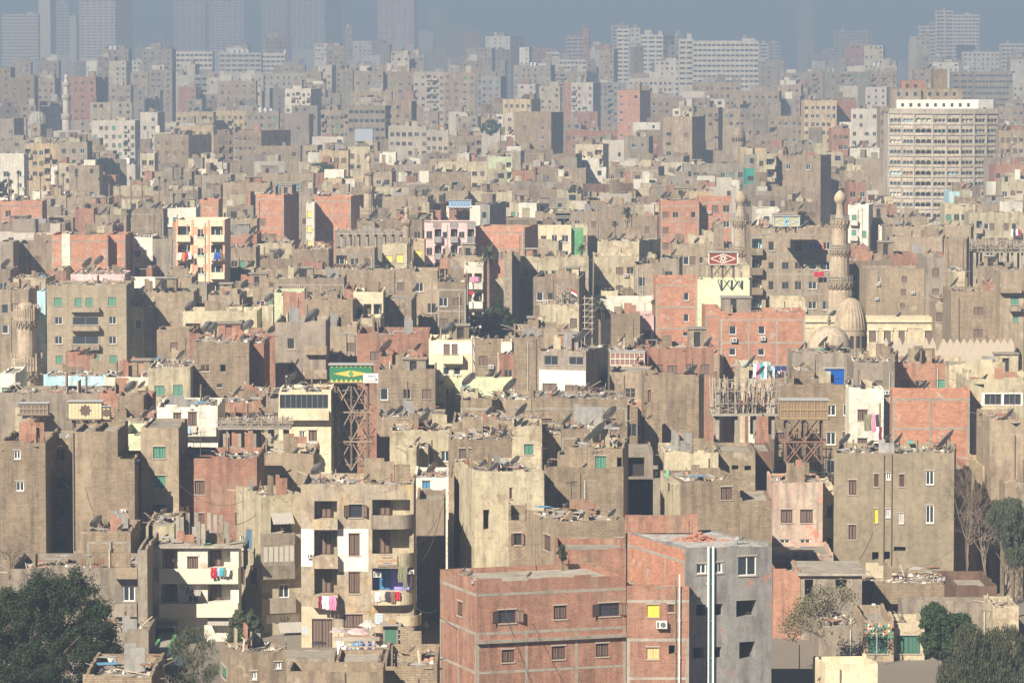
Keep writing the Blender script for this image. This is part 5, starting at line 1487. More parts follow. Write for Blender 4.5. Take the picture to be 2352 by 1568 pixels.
minaret(1928, .0648, [(765, 29), (668, 27), (664, 23), (640, 23), (578, 21), (574, 19), (522, 18), (508, 12), (492, 9), (470, 8)], [(632, 648, 30, 24, 664), (560, 574, 25, 20, 588), (494, 506, 22, 17, 524)], (436, 471, 14.5, 8), (405, 438), 'tallest carved minaret standing beside the ribbed mosque dome', 765, 16)
minaret(153, .178, [(322, 11), (280, 10), (264, 8), (228, 8), (222, 7), (195, 7), (186, 5), (180, 3)], [(262, 268, 12, 9, 276), (217, 223, 10, 8, 230), (190, 194, 9, 7, 199)], (170, 184, 4.5, 2.5), (155, 171), 'slender white minaret far off beside the mauve brick block', 322, 12, white=True, rail=False)
def dome(cx, s, ytop, yspr, ru_, ydrum, ribs, label, mat, fin=None, drumk=1.02):
    Y = s * F; b = at(cx, ydrum, Y); root = empty('mosque_dome' if ribs is not None else 'dome', (b.x, b.y + ru_ * s, b.z)); m = MB().mat(mat); r_ = ru_ * s
    Zt, Zs = at(cx, ytop, Y).z - b.z, at(cx, yspr, Y).z - b.z; n = 96 if ribs else 32; vs = []; K_ = 16
    for k in range(K_):
        t_ = k / K_; a = t_ * math.pi / 2; rr = r_ * math.cos(a) ** .82; z = Zs + (Zt - Zs) * (math.sin(a) ** 1.15)
        for i in range(n):
            q = 2 * math.pi * i / n; mo = 1 + (.09 * abs(math.sin(q * ribs / 2)) - .05 if ribs else 0); vs.append((rr * mo * math.cos(q), rr * mo * math.sin(q), z))
    vs.append((0, 0, Zt)); fs = []
    for k in range(K_ - 1):
        for i in range(n): j = (i + 1) % n; fs.append((k * n + i, k * n + j, (k + 1) * n + j, (k + 1) * n + i))
    for i in range(n): fs.append(((K_ - 1) * n + i, (K_ - 1) * n + (i + 1) % n, K_ * n))
    m.add(vs, fs); m.build('dome_shell', root, smooth=True)
    m = MB().mat(mat); m.lathe([(r_ * drumk, -6), (r_ * drumk, Zs - .15), (r_ * (drumk + .03), Zs - .1), (r_ * (drumk + .03), Zs + .1), (r_ * .9, Zs + .12)], 32)
    m.mat(HOLE())
    for i in range(16):
        t_ = 2 * math.pi * i / 16; c_, s_ = math.cos(t_), math.sin(t_); m.bar((r_ * drumk * c_, r_ * drumk * s_, Zs * .25), (r_ * drumk * c_, r_ * drumk * s_, Zs * .75), .5, .06, up=(c_, s_, 0))
    m.build('drum', root)
    if fin:
        m = MB().mat(simple('old_bronze', (.16, .15, .12), .6)); zt = at(cx, fin, Y).z - b.z; m.tube((0, 0, Zt - .1), (0, 0, zt), .06, n=6)
        for f, rr in ((.25, .28), (.5, .34), (.78, .22)): zc = Zt + (zt - Zt) * f; m.lathe([(.03, zc - rr), (rr, zc), (.03, zc + rr)], 8)
        m.build('finial', root)
    tag(root, label, 'dome')
dome(1956, .0612, 686, 758, 37, 812, 26, 'ribbed pointed stone dome beside the tallest minaret', STONE(), 666)
dome(1908, .0588, 752, 806, 52, 830, 0, 'plain low stone dome before the ribbed dome', wallmat('pale_dome', (.46, .37, .27)), 727)
dome(84, .168, 256, 283, 23, 300, 18, 'grey ribbed dome far off left of the white minaret', wallmat('grey_dome', (.40, .37, .31)))
dome(1697, .132, 292, 312, 15, 330, None, 'small tan dome tucked among far houses near the right', WM('t'))

# ---- mosque courtyard walls with stepped merlons
def cren(x0, x1, yt, yb, s, n, label):
    Y = s * F; a, b = at(x0, yb, Y), at(x1, yb, Y); root = empty('crenellated_wall', (a.x, a.y, a.z - 5)); L_ = b.x - a.x; mm = simple('merlon_plaster', (.47, .39, .29))
    m = MB().mat(mm); m.box(0, L_, 0, .6, 0, 5); m.build('wall', root); h_ = (yb - yt) * s; st = L_ / n; m = MB().mat(mm)
    for k in range(5): w = st * .46 * (1 - k / 5); m.box(-w, w, .05, .35, h_ * k / 5, h_ * (k + 1) / 5)
    me = m.mesh('merlon')
    for i in range(n): inst('merlon', me, root, (st * (i + .5), 0, 5))
    tag(root, label, 'wall')
cren(2012, 2150, 776, 794, .0588, 9, 'farthest cream mosque wall with stepped triangular merlons, upper row')
cren(2045, 2245, 792, 808, .0575, 13, 'middle cream mosque courtyard wall lined with stepped merlons')
cren(2070, 2225, 812, 832, .0560, 7, 'nearest cream mosque courtyard wall with large stepped merlons')
cren(2160, 2330, 778, 790, .0583, 11, 'right end of the mosque courtyard wall below broad tan block')

# ---- arcaded curved apartment block
def arcade_block():
    s = .125; Y = s * F; xs_ = [2042, 2072, 2100, 2142, 2174, 2206, 2237, 2265, 2292]; dy = [5.5, 3.2, 1.2, .2, 0, .3, 1.2, 2.6, 4.4]
    P = []
    for x, d in zip(xs_, dy): p = at(x, 300, Y + d); P.append((p.x, p.y))
    z0 = 0; zt = at(2170, 262, Y).z; o = empty('curved_apartment_block', (P[0][0], P[0][1], 0)); ox, oy = P[0]
    L_ = [(x - ox, y - oy) for x, y in P]; fh = 24.2 * s; nf = int(zt / fh); cm = WM('c'); tn = wallmat('arcade_tan', (.54, .46, .36)); gl = simple('bluish_glass', (.1, .13, .14), .3)
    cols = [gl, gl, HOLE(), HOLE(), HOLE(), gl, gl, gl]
    w = MB(); vm = MB().mat(WM('Y')); bal = MB().mat(tn); rnd = random.Random(4)
    tint = {(1, 3): WM('a'), (2, 3): WM('a'), (5, 3): WM('n'), (0, 3): WM('w'), (0, 4): WM('w'), (3, 3): WM('R'), (6, 3): WM('R'), (6, 4): WM('R'), (2, 7): WM('Y')}
    for b in range(8):
        (ax, ay), (bx, by) = L_[b], L_[b + 1]; Wd = math.hypot(bx - ax, by - ay); e = ((bx - ax) / Wd, (by - ay) / Wd); n = (e[1], -e[0]); ops = []
        for f in range(nf):
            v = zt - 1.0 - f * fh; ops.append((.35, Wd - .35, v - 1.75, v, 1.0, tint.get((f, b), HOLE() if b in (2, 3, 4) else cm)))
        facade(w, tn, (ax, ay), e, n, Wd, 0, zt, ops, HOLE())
        ang = math.atan2(e[1], e[0])
        for f in range(nf):
            v = zt - 1.0 - f * fh; a0, a1 = .35, Wd - .35; na = 3 if Wd > 3.4 else 2; q = MB().mat(WM('c') if b in (2, 3, 4) or rnd.random() < .5 else tn)
            for i in range(na):     # scalloped valance of arches
                c0, c1 = a0 + (a1 - a0) * i / na, a0 + (a1 - a0) * (i + 1) / na; r_ = (c1 - c0) / 2 * .9; cc = (c0 + c1) / 2; pts = []
                for k in range(9): t_ = math.pi * k / 8; pts.append((cc - r_ * math.cos(t_), v - .75 + r_ * math.sin(t_) * .85))
                top = [(c0, v), (c1, v)]
                for k in range(8):
                    (x0_, z0_), (x1_, z1_) = pts[k], pts[k + 1]; q.quad((x0_, -.04, z0_), (x1_, -.04, z1_), (x1_, -.04, v + .05), (x0_, -.04, v + .05))
                q.box(c0 - .04, c0 + .08, -.05, .05, v - 1.75, v + .05)
            inst('arch_screen', q.mesh('arch_screen'), o, (ax, ay, 0), ang)
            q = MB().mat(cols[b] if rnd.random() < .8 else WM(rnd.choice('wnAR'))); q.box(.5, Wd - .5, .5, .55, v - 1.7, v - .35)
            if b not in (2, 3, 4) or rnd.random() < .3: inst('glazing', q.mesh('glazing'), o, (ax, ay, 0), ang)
            q = MB().mat(tn if rnd.random() < .7 else cm); q.box(.1, Wd - .1, -.28, -.003, v - 2.1, v - 1.35); inst('balcony', q.mesh('balcony'), o, (ax, ay, 0), ang)
        q = MB().mat(tn); q.box(-.15, .15, -.35, -.004, 0, zt + .3); inst('pier', q.mesh('pier'), o, (ax, ay, 0), ang)
    dpt = 18
    w.mat(tn); bk_ = [(x, max(y, 0) + dpt) for x, y in (L_[0], L_[-1])]
    w.quad((L_[0][0], dpt, 0), (L_[0][0], L_[0][1], 0), (L_[0][0], L_[0][1], zt), (L_[0][0], dpt, zt)); w.quad((L_[-1][0], L_[-1][1], 0), (L_[-1][0], dpt, 0), (L_[-1][0], dpt, zt), (L_[-1][0], L_[-1][1], zt))
    w.quad((L_[-1][0], dpt, 0), (L_[0][0], dpt, 0), (L_[0][0], dpt, zt), (L_[-1][0], dpt, zt)); w.build('wall', o)
    rf = MB().mat(WM('roof')); rf.add([(x, y - .3, zt + .31) for x, y in L_] + [(L_[-1][0], dpt, zt + .31), (L_[0][0], dpt, zt + .31)], (tuple(range(len(L_) + 2)),))
    rf.mat(tn)
    for b in range(8):
        (ax, ay), (bx, by) = L_[b], L_[b + 1]; rf.add([(ax, ay - .4, zt), (bx, by - .4, zt), (bx, by - .4, zt + 1.5), (ax, ay - .4, zt + 1.5), (ax, ay - .15, zt), (bx, by - .15, zt), (bx, by - .15, zt + 1.5), (ax, ay - .15, zt + 1.5)], ((0, 1, 2, 3), (5, 4, 7, 6), (3, 2, 6, 7)))
    rf.build('roof', o)
    for (x0, x1, ya, yb, d, m_, nm) in ((2064, 2252, 230, 252, 3, 'white', 'white_roof_storey'), (2050, 2215, 205, 232, 6, 't', 'roof_storey'), (2075, 2130, 186, 210, 8, 'R', 'brick_roof_room'), (2055, 2120, 205, 228, 5, 'k', 'roof_room'), (2148, 2180, 160, 200, 9, 'b', 'stair_tower')):
        p, p2 = at(x0, ya, Y + d), at(x1, yb, Y + d); q = MB().mat(WM(m_)); q.box(p.x - ox, p2.x - ox, d, d + 7, zt - 1, p.z); q.build(nm, o)
        if nm != 'stair_tower':
            q = MB().mat(GL()); k = x0 + 10
            while k < x1 - 10: a_ = at(k, ya, Y + d).x - ox; q.box(a_, a_ + .8, d - .03, d - .01, p.z - 2.0, p.z - 1.0); k += 19
            q.build('roof_windows', o)
    tag(o, 'big curved apartment block with tiers of scalloped arches, right', 'apartment building')
arcade_block()

# ---- pigeon lofts on trestles
def loft(x0, x1, ya, yb, yfoot, s, wall, trim, label, pattern='zig', post='plank_dark', d=2.6, steel=False, side=None, angle=0):
    Y = s * F; a = at(x0, yb, Y); W_ = (x1 - x0) * s; H_ = (yb - ya) * s; h0 = (yfoot - yb) * s; o = empty('pigeon_loft', (a.x, a.y, a.z - h0), angle); d = min(d, max(1.4, W_ * .6))
    pm = simple(post, (.14, .1, .075)); tm = trim
    for i, (x, y) in enumerate(((W_ * .12, .15), (W_ * .5, .15), (W_ * .88, .15), (W_ * .12, d - .15), (W_ * .5, d - .15), (W_ * .88, d - .15))):
        m = MB().mat(pm); w = .2 if not steel else .16; m.bar((x, y, 0), (x, y, h0), w); m.build('post', o)
    lv = max(1, round(h0 / 3.0)); m = MB().mat(simple('brace_timber', (.30, .22, .15)) if not steel else simple('rusty_steel', (.24, .13, .09)))
    for k in range(lv):
        z0_, z1_ = h0 * k / lv, h0 * (k + 1) / lv
        for y in (.15, d - .15):
            for xa, xb in ((W_ * .12, W_ * .5), (W_ * .5, W_ * .88)):
                m.bar((xa, y - .05, z0_), (xb, y - .05, z1_), .11); m.bar((xb, y + .08, z0_), (xa, y + .08, z1_), .11)
            m.bar((0, y - .13, z1_ - .05), (W_, y - .13, z1_ - .05), .14)
        for x in (W_ * .12, W_ * .88): m.bar((x, .15, z0_), (x, d - .15, z1_), .1)
    m.build('cross_braces', o)
    m = MB().mat(pm); m.box(-.25, W_ + .25, -.3, d + .3, h0 - .1, h0); m.build('platform', o)
    m = MB().mat(wall); nb = max(6, int(W_ / .3))
    for i in range(nb): m.box(W_ * i / nb, W_ * (i + .92) / nb, 0, .06, h0, h0 + H_)
    m.box(0, .08, .06, d, h0, h0 + H_); m.box(W_ - .08, W_, .06, d, h0, h0 + H_); m.box(.08, W_ - .08, d - .06, d, h0, h0 + H_); m.build('cabin', o)
    m = MB().mat(simple('sheet_grey', (.4, .385, .36))); m.box(-.15, W_ + .15, -.2, d * .95, h0 + H_, h0 + H_ + .07); m.build('roof', o)
    m = MB().mat(tm); c = W_ / 2; zc = h0 + H_ / 2
    def tri(pts, y=-.03): m.add([(x, y, z) for x, z in pts] + [(x, y + .03, z) for x, z in pts], (tuple(range(len(pts))),) + tuple((i, (i + 1) % len(pts), (i + 1) % len(pts) + len(pts), i + len(pts))[::-1] for i in range(len(pts))))
    if pattern == 'zig':
        n_ = 9
        for i in range(n_): xa, xb = W_ * i / n_, W_ * (i + 1) / n_; tri([(xa, h0), (xb, h0), ((xa + xb) / 2, h0 + H_ * .2)]); tri([(xb, h0 + H_), (xa, h0 + H_), ((xa + xb) / 2, h0 + H_ * .86)])
        tri([(W_ * .08, zc), (c, zc - H_ * .2), (W_ * .92, zc), (c, zc + H_ * .2)], -.05); m.mat(WM('G')); tri([(c - .28, zc), (c, zc - H_ * .22), (c + .28, zc), (c, zc + H_ * .22)], -.08)
    if pattern == 'diamond':
        for t0, t1 in (((W_ * .06, zc), (c, zc + H_ * .38)), ((c, zc + H_ * .38), (W_ * .94, zc)), ((W_ * .94, zc), (c, zc - H_ * .38)), ((c, zc - H_ * .38), (W_ * .06, zc))): m.bar((t0[0], -.04, t0[1]), (t1[0], -.04, t1[1]), .12, .06, up=(0, 1, 0))
        for k in range(4): a_ = k * math.pi / 4; m.bar((c - .55 * math.cos(a_), -.05, zc - .55 * math.sin(a_)), (c + .55 * math.cos(a_), -.05, zc + .55 * math.sin(a_)), .16, .05, up=(0, 1, 0))
        for z in (h0, h0 + H_): m.bar((0, -.04, z), (W_, -.04, z), .16)
        for x in (0, W_): m.bar((x, -.04, h0), (x, -.04, h0 + H_), .16)
    if pattern == 'star':
        pts = []
        for k in range(16): r_ = H_ * (.36 if k % 2 == 0 else .27); t_ = math.pi * k / 8; pts.append((c + r_ * math.cos(t_), zc + r_ * math.sin(t_)))
        tri(pts)
    if pattern == 'grid':
        n_ = 7
        for i in range(n_ + 1): m.bar((W_ * i / n_, -.03, h0), (W_ * min(i + 1, n_) / n_, -.03, h0 + H_), .07); m.bar((W_ * i / n_, -.05, h0 + H_), (W_ * min(i + 1, n_) / n_, -.05, h0), .07)
        m.bar((0, -.03, h0 + .1), (W_, -.03, h0 + .1), .14); m.bar((0, -.03, h0 + H_), (W_, -.03, h0 + H_), .14)
    if pattern == 'slat':
        for z in (h0 + .05, h0 + H_ - .1, h0 + H_ * .5): m.bar((0, -.03, z), (W_, -.03, z), .12)
        for k in range(8): m.bar((W_ * k / 7, -.03, h0), (W_ * k / 7, -.03, h0 + H_), .08)
    m.build('painted_trim', o); tag(o, label, 'pigeon loft'); return o, W_, H_, h0
yl = simple('loft_yellow', (.58, .44, .10)); L1, w1, h1, h01 = loft(757, 856, 838, 878, 1082, .0462, simple('loft_green', (.035, .19, .085)), yl, 'green and yellow pigeon loft on a tall wooden trestle tower', d=3.4)
lt = MB(); rnd = random.Random(8); L1.rotation_euler.z = 0
for _ in range(90):
    lt.mat(rnd.choice((simple('plank_weathered', (.27, .22, .17)), simple('brace_timber', (.30, .22, .15)), simple('plank_dark', (.14, .1, .075))))); q = Vector((rnd.uniform(.2, w1 - .2), rnd.uniform(0, 2.2), rnd.choice((.02, .25, .5, .74)) * h01 + rnd.uniform(0, .9)))
    lt.bar(q, q + Vector((rnd.uniform(-1.6, 1.6), rnd.uniform(-.4, .4), rnd.uniform(-.4, 1.3))), rnd.uniform(.05, .12))
tag(lt.build('loose_timber', L1), kind='stuff')
def text(body, size, mat, parent, loc, ext=.01, rot=(math.pi / 2, 0, 0), name='lettering'):
    cu = bpy.data.curves.new(name, 'FONT'); cu.body = body; cu.size = size; cu.extrude = ext; cu.align_x = 'CENTER'; cu.align_y = 'CENTER'; cu.materials.append(mat); cu.resolution_u = 2
    ob = bpy.data.objects.new(name, cu); C.objects.link(ob); ob.parent = parent; ob.location = loc; ob.rotation_euler = rot; return ob
sg = MB().mat(simple('faded_board', (.72, .67, .58))); sg.box(0, 1.6, 0, .05, 0, 1.0); p = at(834, 879, .0459 * F)
sb = sg.build('sign_board', loc=p); tag(sb, 'faded white soft drink sign board hung on the green loft', 'sign')
text('PEPSI', .38, simple('sign_blue', (.1, .16, .42)), sb, (.9, -.012, .68)); text('ببسى', .3, simple('sign_red', (.6, .08, .08)), sb, (.75, -.012, .3), name='arabic_lettering')
bd = MB().mat(simple('sign_blue', (.1, .16, .42))); bd.tube((1.4, -.003, .35), (1.4, -.015, .35), .13, n=14); bd.build('round_emblem', sb)
loft(1793, 1902, 919, 962, 1066, .0442, simple('loft_ochre', (.27, .18, .11)), simple('loft_mustard', (.34, .25, .12)), 'ochre lattice pigeon loft on a rusty steel frame', 'slat', steel=True, d=3)
loft(635, 690, 420, 438, 448, .0955, simple('loft_blue', (.03, .2, .36)), yl, 'bright blue pigeon loft above the large red brick block', 'slat')
loft(1031, 1082, 460, 477, 484, .0885, simple('loft_pale_blue', (.16, .32, .5)), simple('loft_white', (.6, .62, .62)), 'blue loft with white lattice over the stepped red house', 'grid')
loft(1628, 1694, 580, 608, 640, .0601, simple('loft_maroon', (.25, .05, .04)), simple('loft_cream', (.7, .62, .48)), 'maroon loft with white diamond border above lime house', 'diamond')
loft(1777, 1836, 497, 520, 536, .0653, simple('loft_straw', (.55, .42, .2)), simple('loft_sky', (.3, .5, .58)), 'faded yellow loft with blue diamonds above taupe balcony house', 'diamond')
loft(158, 234, 922, 962, 992, .0428, simple('loft_pale_yellow', (.56, .48, .29)), simple('loft_star', (.13, .09, .07)), 'pale yellow loft bearing a dark eight pointed star', 'star')
loft(236, 252, 933, 962, 992, .0428, simple('loft_pale_yellow', (.56, .48, .29)), simple('loft_star', (.13, .09, .07)), 'small yellow side cabin joined to the star loft', 'star')
loft(46, 110, 926, 952, 962, .046, simple('loft_timber', (.22, .16, .11)), simple('plank_weathered', (.27, .22, .17)), 'low grey timber loft behind the star loft', 'slat')
loft(1352, 1418, 985, 1028, 1034, .0402, simple('loft_timber', (.22, .16, .11)), simple('plank_weathered', (.27, .22, .17)), 'weathered timber crate loft above the blue recess house', 'slat', d=3)
loft(1402, 1480, 808, 840, 846, .0532, simple('loft_rosewood', (.3, .17, .14)), simple('loft_cream', (.7, .62, .48)), 'reddish timber loft wall with two pale diamonds', 'slat')
loft(1892, 1938, 846, 888, 892, .0462, simple('loft_royal', (.0, .1, .42)), simple('loft_royal2', (.01, .08, .33)), 'royal blue cloth sided roof cabin on pale terrace', 'slat')
loft(760, 835, 900, 945, 950, .0466, simple('loft_rose', (.36, .18, .16)), simple('plank_weathered', (.27, .22, .17)), 'pinkish ribbed timber shed inside the trestle tower', 'slat')

# ---- unfinished concrete frames wrapped in scaffold poles
def skeleton(x0, x1, ytop, yslab, yfoot, s, n, label, poles=60, floors=1, d=6):
    Y = s * F; a = at(x0, yfoot, Y); W_ = (x1 - x0) * s; hs = (yfoot - yslab) * s; ht = (yfoot - ytop) * s; o = empty('unfinished_building', a); rnd = random.Random(int(x0)); cm = WM('conc')
    for k in range(n):
        for y in (.3, d - .3):
            m = MB().mat(cm); x = .25 + (W_ - .5) * k / (n - 1); m.box(x - .16, x + .16, y - .16, y + .16, 0, hs); m.build('column', o)
            m = MB().mat(cm); m.box(x - .15, x + .15, y - .15, y + .15, hs + .2, hs + .2 + (ht - hs) * rnd.uniform(.4, .8)); m.build('column', o)
    m = MB().mat(cm); m.box(-.4, W_ + .4, -.4, d, hs, hs + .2); m.build('slab', o)
    sp = MB()
    for _ in range(poles):
        sp.mat(rnd.choice((simple('plank_pale', (.46, .38, .28)), simple('plank_weathered', (.27, .22, .17))))); x, y = rnd.uniform(-.4, W_ + .4), rnd.uniform(-.3, d); z1 = hs + .2 + (ht - hs) * rnd.uniform(.6, 1.05)
        sp.bar((x, y, hs + .2), (x + rnd.uniform(-.25, .25), y, z1), .08)
    for z in (.35, .7, .95):
        for y in (-.2, d * .5): sp.bar((-.5, y, hs + (ht - hs) * z), (W_ + .5, y, hs + (ht - hs) * z), .09)
    for _ in range(poles // 2):
        x = rnd.uniform(0, W_); sp.bar((x, rnd.uniform(0, d), hs + rnd.uniform(.2, .6)), (x + rnd.uniform(-2, 2), rnd.uniform(-.5, d), hs + .2 + rnd.uniform(0, 1.4)), .09)
    tag(sp.build('scaffold_poles', o), kind='stuff'); tag(o, label, 'unfinished building'); return o
skeleton(1643, 1782, 872, 954, 1008, .0447, 4, 'unfinished concrete frame crowded with pale timber scaffold poles', 110)
skeleton(2226, 2352, 552, 580, 655, .0685, 6, 'far unfinished frame fringed with upright timber poles', 120)
skeleton(780, 925, 530, 538, 568, .0757, 8, 'open grey concrete floor of columns beside slim minaret', 14)
skeleton(510, 660, 965, 985, 1040, .0442, 5, 'ruined open concrete roof frame before the yellow house', 50)
skeleton(1286, 1308, 656, 700, 702, .0612, 2, 'timber scaffold standing in the slot of brown angular house', 16, d=2)

# ---------------------------------------------------------------- trees and palms
def leafmat(name, c, var=.35):
    if name in MATS: return MATS[name]
    m, t, b = newmat(name); g = t.nodes.new('ShaderNodeNewGeometry'); n = t.nodes.new('ShaderNodeTexNoise'); n.inputs['Scale'].default_value = 1.3; n.inputs['Detail'].default_value = 4
    tc = t.nodes.new('ShaderNodeTexCoord'); t.links.new(tc.outputs['Object'], n.inputs['Vector'])
    mx = t.nodes.new('ShaderNodeMix'); mx.data_type = 'RGBA'; mx.inputs[6].default_value = col(c, 1 - var); mx.inputs[7].default_value = (c[0] * (1 + var), c[1] * (1 + var), c[2] * (1 + var * .6), 1)
    ad = t.nodes.new('ShaderNodeMath'); t.links.new(n.outputs['Fac'], ad.inputs[0]); t.links.new(g.outputs['Random Per Island'], ad.inputs[1]); sc = t.nodes.new('ShaderNodeMath'); sc.operation = 'MULTIPLY'; sc.inputs[1].default_value = .5; t.links.new(ad.outputs[0], sc.inputs[0])
    t.links.new(sc.outputs[0], mx.inputs[0]); t.links.new(mx.outputs[2], b.inputs['Base Color']); b.inputs['Roughness'].default_value = .7; b.inputs['Specular IOR Level'].default_value = .2
    MATS[name] = m; return m
BARK = simple('bark', (.15, .115, .08), .95)
def tree(cx, yt, yb, wu, s, label, kind='dense', leaf=(.035, .06, .022), n_cl=90, per=150, ls=.16, zbase=None, base_open=.12, seed=1, group=None, lobes=None):
    rnd = random.Random(seed); Y = s * F; b = at(cx, yb, Y); gz = ground_z(Y) if zbase is None else zbase; top = at(cx, yt, Y).z
    o = empty('leafy_tree', (b.x, b.y, gz)); H_ = top - gz; R_ = wu * s / 2; z0 = max(.8, (b.z - gz))
    tm = MB().mat(BARK); ends = []
    tm.tube((0, 0, -.3), (.1, .05, H_ * .45), R_ * .07 + .08, R_ * .045 + .04, n=7)
    for k in range(9):
        a = k * 2.4 + rnd.random(); q = rnd.uniform(.25, .5) * H_; e = Vector((math.cos(a) * R_ * rnd.uniform(.45, .8), math.sin(a) * R_ * rnd.uniform(.45, .8), q + rnd.uniform(.15, .4) * H_))
        tm.tube((.05, .03, q), e, .09, .03, n=5); ends.append(e)
    tm.build('trunk', o)
    lf = MB().mat(leafmat('foliage_' + kind + str(seed), leaf)); zc = (z0 + H_) / 2; rz_ = (H_ - z0) / 2
    lob = []
    if lobes:
        for (lx, ly, lrx, lry) in lobes:
            q = at(lx, ly, Y); lob.append((Vector((q.x - b.x, rnd.uniform(-.25, .25) * R_, q.z - gz)), lrx * s, lry * s))
    tot = sum(l[1] * l[2] for l in lob) if lob else 0
    for c in range(n_cl * (4 if lob else 1)):
        a, u = rnd.uniform(0, 2 * math.pi), rnd.uniform(-1, 1); rr = rnd.uniform(.62, 1.0) ** .7; f = math.sqrt(1 - u * u)
        fl = 1 - .28 * max(u, 0) if kind != 'cone' else 1 - .75 * (u * .5 + .5)
        C_ = Vector((math.cos(a) * f * rr * R_ * fl * rnd.uniform(.85, 1.08), math.sin(a) * f * rr * R_ * fl, zc + u * rr * rz_ * rnd.uniform(.9, 1.06)))
        if kind == 'cone': C_ = Vector((math.cos(a) * rr * R_ * fl, math.sin(a) * rr * R_ * fl, zc + u * rz_))
        if lob:
            pick = rnd.uniform(0, tot)
            for l in lob:
                pick -= l[1] * l[2]
                if pick <= 0: break
            C_ = l[0] + Vector((math.cos(a) * f * rr * l[1], math.sin(a) * f * rr * l[1], u * rr * l[2]))
        cr = R_ * rnd.uniform(.13, .26) * (.7 if lob else 1); up = Vector((C_.x * .6, C_.y * .6, R_ * .7)).normalized()
        for _ in range(int(per * rnd.uniform(.5, 1.3) * (.8 if lob else 1))):
            d = Vector((rnd.gauss(0, 1), rnd.gauss(0, 1), rnd.gauss(0, .8))).normalized() * (cr * rnd.uniform(.35, 1.0) ** .6)
            p = C_ + d + up * (cr * (.9 * rnd.random() ** 3 if kind != 'weep' else -.2)); 
            if kind == 'weep': p.z -= abs(rnd.gauss(0, 1)) * cr * .7
            n_ = (d.normalized() + Vector((rnd.uniform(-.7, .7), rnd.uniform(-.7, .7), rnd.uniform(-.3, .9)))).normalized(); x = n_.orthogonal().normalized(); y = n_.cross(x); t_ = rnd.uniform(0, 6.28); w = ls * rnd.uniform(.6, 1.3)
            x2 = (x * math.cos(t_) + y * math.sin(t_)) * w; y2 = (y * math.cos(t_) - x * math.sin(t_)) * w * (.55 if kind != 'weep' else .3)
            if kind == 'weep': x2 = (x2 * .5 + Vector((0, 0, -w * .8)))
            lf.add([p - x2, p - y2 * .8, p + x2, p + y2 * .8], ((0, 1, 2, 3),))
    lf.build('crown', o); tag(o, label, 'tree', group); return o
def bare(cx, yt, yb, wu, s, label, seed=3, leaves=0, c=(.20, .155, .11), lc=(.13, .12, .06), zbase=None):
    rnd = random.Random(seed); Y = s * F; b = at(cx, yb, Y); o = empty('bare_tree', b if zbase is None else (b.x, b.y, zbase)); H_ = at(cx, yt, Y).z - o.location.z; R_ = wu * s / 2; m = MB().mat(simple('dry_twigs' + str(seed), c)); tips = []
    def grow(p, d, L_, r_, dep):
        e = p + d * L_; m.tube(p, e, r_, r_ * .6, n=4, caps=False)
        if dep == 0: tips.append(e); return
        for _ in range(3 if dep > 1 else 4):
            nd = (d + Vector((rnd.gauss(0, .5), rnd.gauss(0, .5), rnd.gauss(.12, .3)))).normalized(); grow(e, nd, L_ * rnd.uniform(.6, .85), r_ * .55, dep - 1)
    for k in range(3): grow(Vector((rnd.uniform(-.2, .2), 0, 0)), Vector((rnd.uniform(-.5, .5) * R_ / H_ * 2, rnd.uniform(-.4, .4), 1)).normalized(), H_ * .3, .11, 5)
    m.build('trunk', o)
    if leaves:
        l = MB().mat(leafmat('dry_leaf' + str(seed), lc))
        for _ in range(leaves):
            p = rnd.choice(tips) + Vector((rnd.gauss(0, .25), rnd.gauss(0, .25), rnd.gauss(0, .25))); a = Vector((rnd.gauss(0, 1), rnd.gauss(0, 1), rnd.gauss(0, 1))).normalized() * .1; q = a.orthogonal().normalized() * .06; l.add([p - a, p - q, p + a, p + q], ((0, 1, 2, 3),))
        l.build('crown', o)
    tag(o, label, 'tree'); return o
for args in ():
    pass
big = tree(112, 1335, 1600, 275, .034, 'big dark green tree filling the bottom left corner', 'dense', (.022, .036, .013), 130, 240, .12, seed=1, lobes=[(60, 1470, 95, 120), (160, 1410, 62, 85), (95, 1400, 55, 62), (205, 1490, 60, 75), (20, 1430, 60, 70), (130, 1520, 90, 70), (172, 1360, 30, 45), (235, 1530, 36, 60), (90, 1362, 26, 40), (135, 1372, 24, 36), (225, 1430, 26, 40), (40, 1540, 80, 60)])
tree(438, 1432, 1580, 150, .0350, 'thin grey green tree between kiosk and yard', 'weep', (.075, .085, .045), 90, 100, .13, seed=2)
tree(560, 1408, 1500, 88, .0366, 'small bushy olive tree left of the awning shop', 'dense', (.06, .07, .035), 60, 110, .12, seed=3, lobes=[(560, 1470, 38, 40), (548, 1430, 18, 28), (578, 1440, 20, 34)])
tree(2272, 1450, 1600, 185, .0335, 'olive drooping tree filling the bottom right corner', 'weep', (.06, .064, .034), 150, 170, .14, seed=4, lobes=[(2250, 1520, 75, 60), (2310, 1500, 60, 70), (2225, 1470, 40, 48), (2300, 1560, 90, 50), (2190, 1550, 40, 40)])
tree(2172, 1392, 1500, 115, .0355, 'rich green tree beside the roller shutter shop', 'dense', (.035, .058, .022), 100, 170, .12, seed=5, lobes=[(2150, 1440, 36, 50), (2195, 1450, 40, 40), (2165, 1480, 50, 34), (2140, 1410, 20, 24)])
tree(2325, 1140, 1300, 115, .0400, 'tall eucalyptus with drooping grey green leaves, right edge', 'weep', (.08, .09, .055), 110, 140, .14, seed=6, lobes=[(2320, 1190, 40, 50), (2335, 1250, 30, 50), (2295, 1175, 30, 26)])
bare(1910, 1345, 1508, 165, .0364, 'bare brown thorny tree before the lozenge tiled shop', 11, 2600)
bare(2222, 1050, 1330, 80, .0408, 'tall leafless tree beside the broad taupe house', 12, 0)
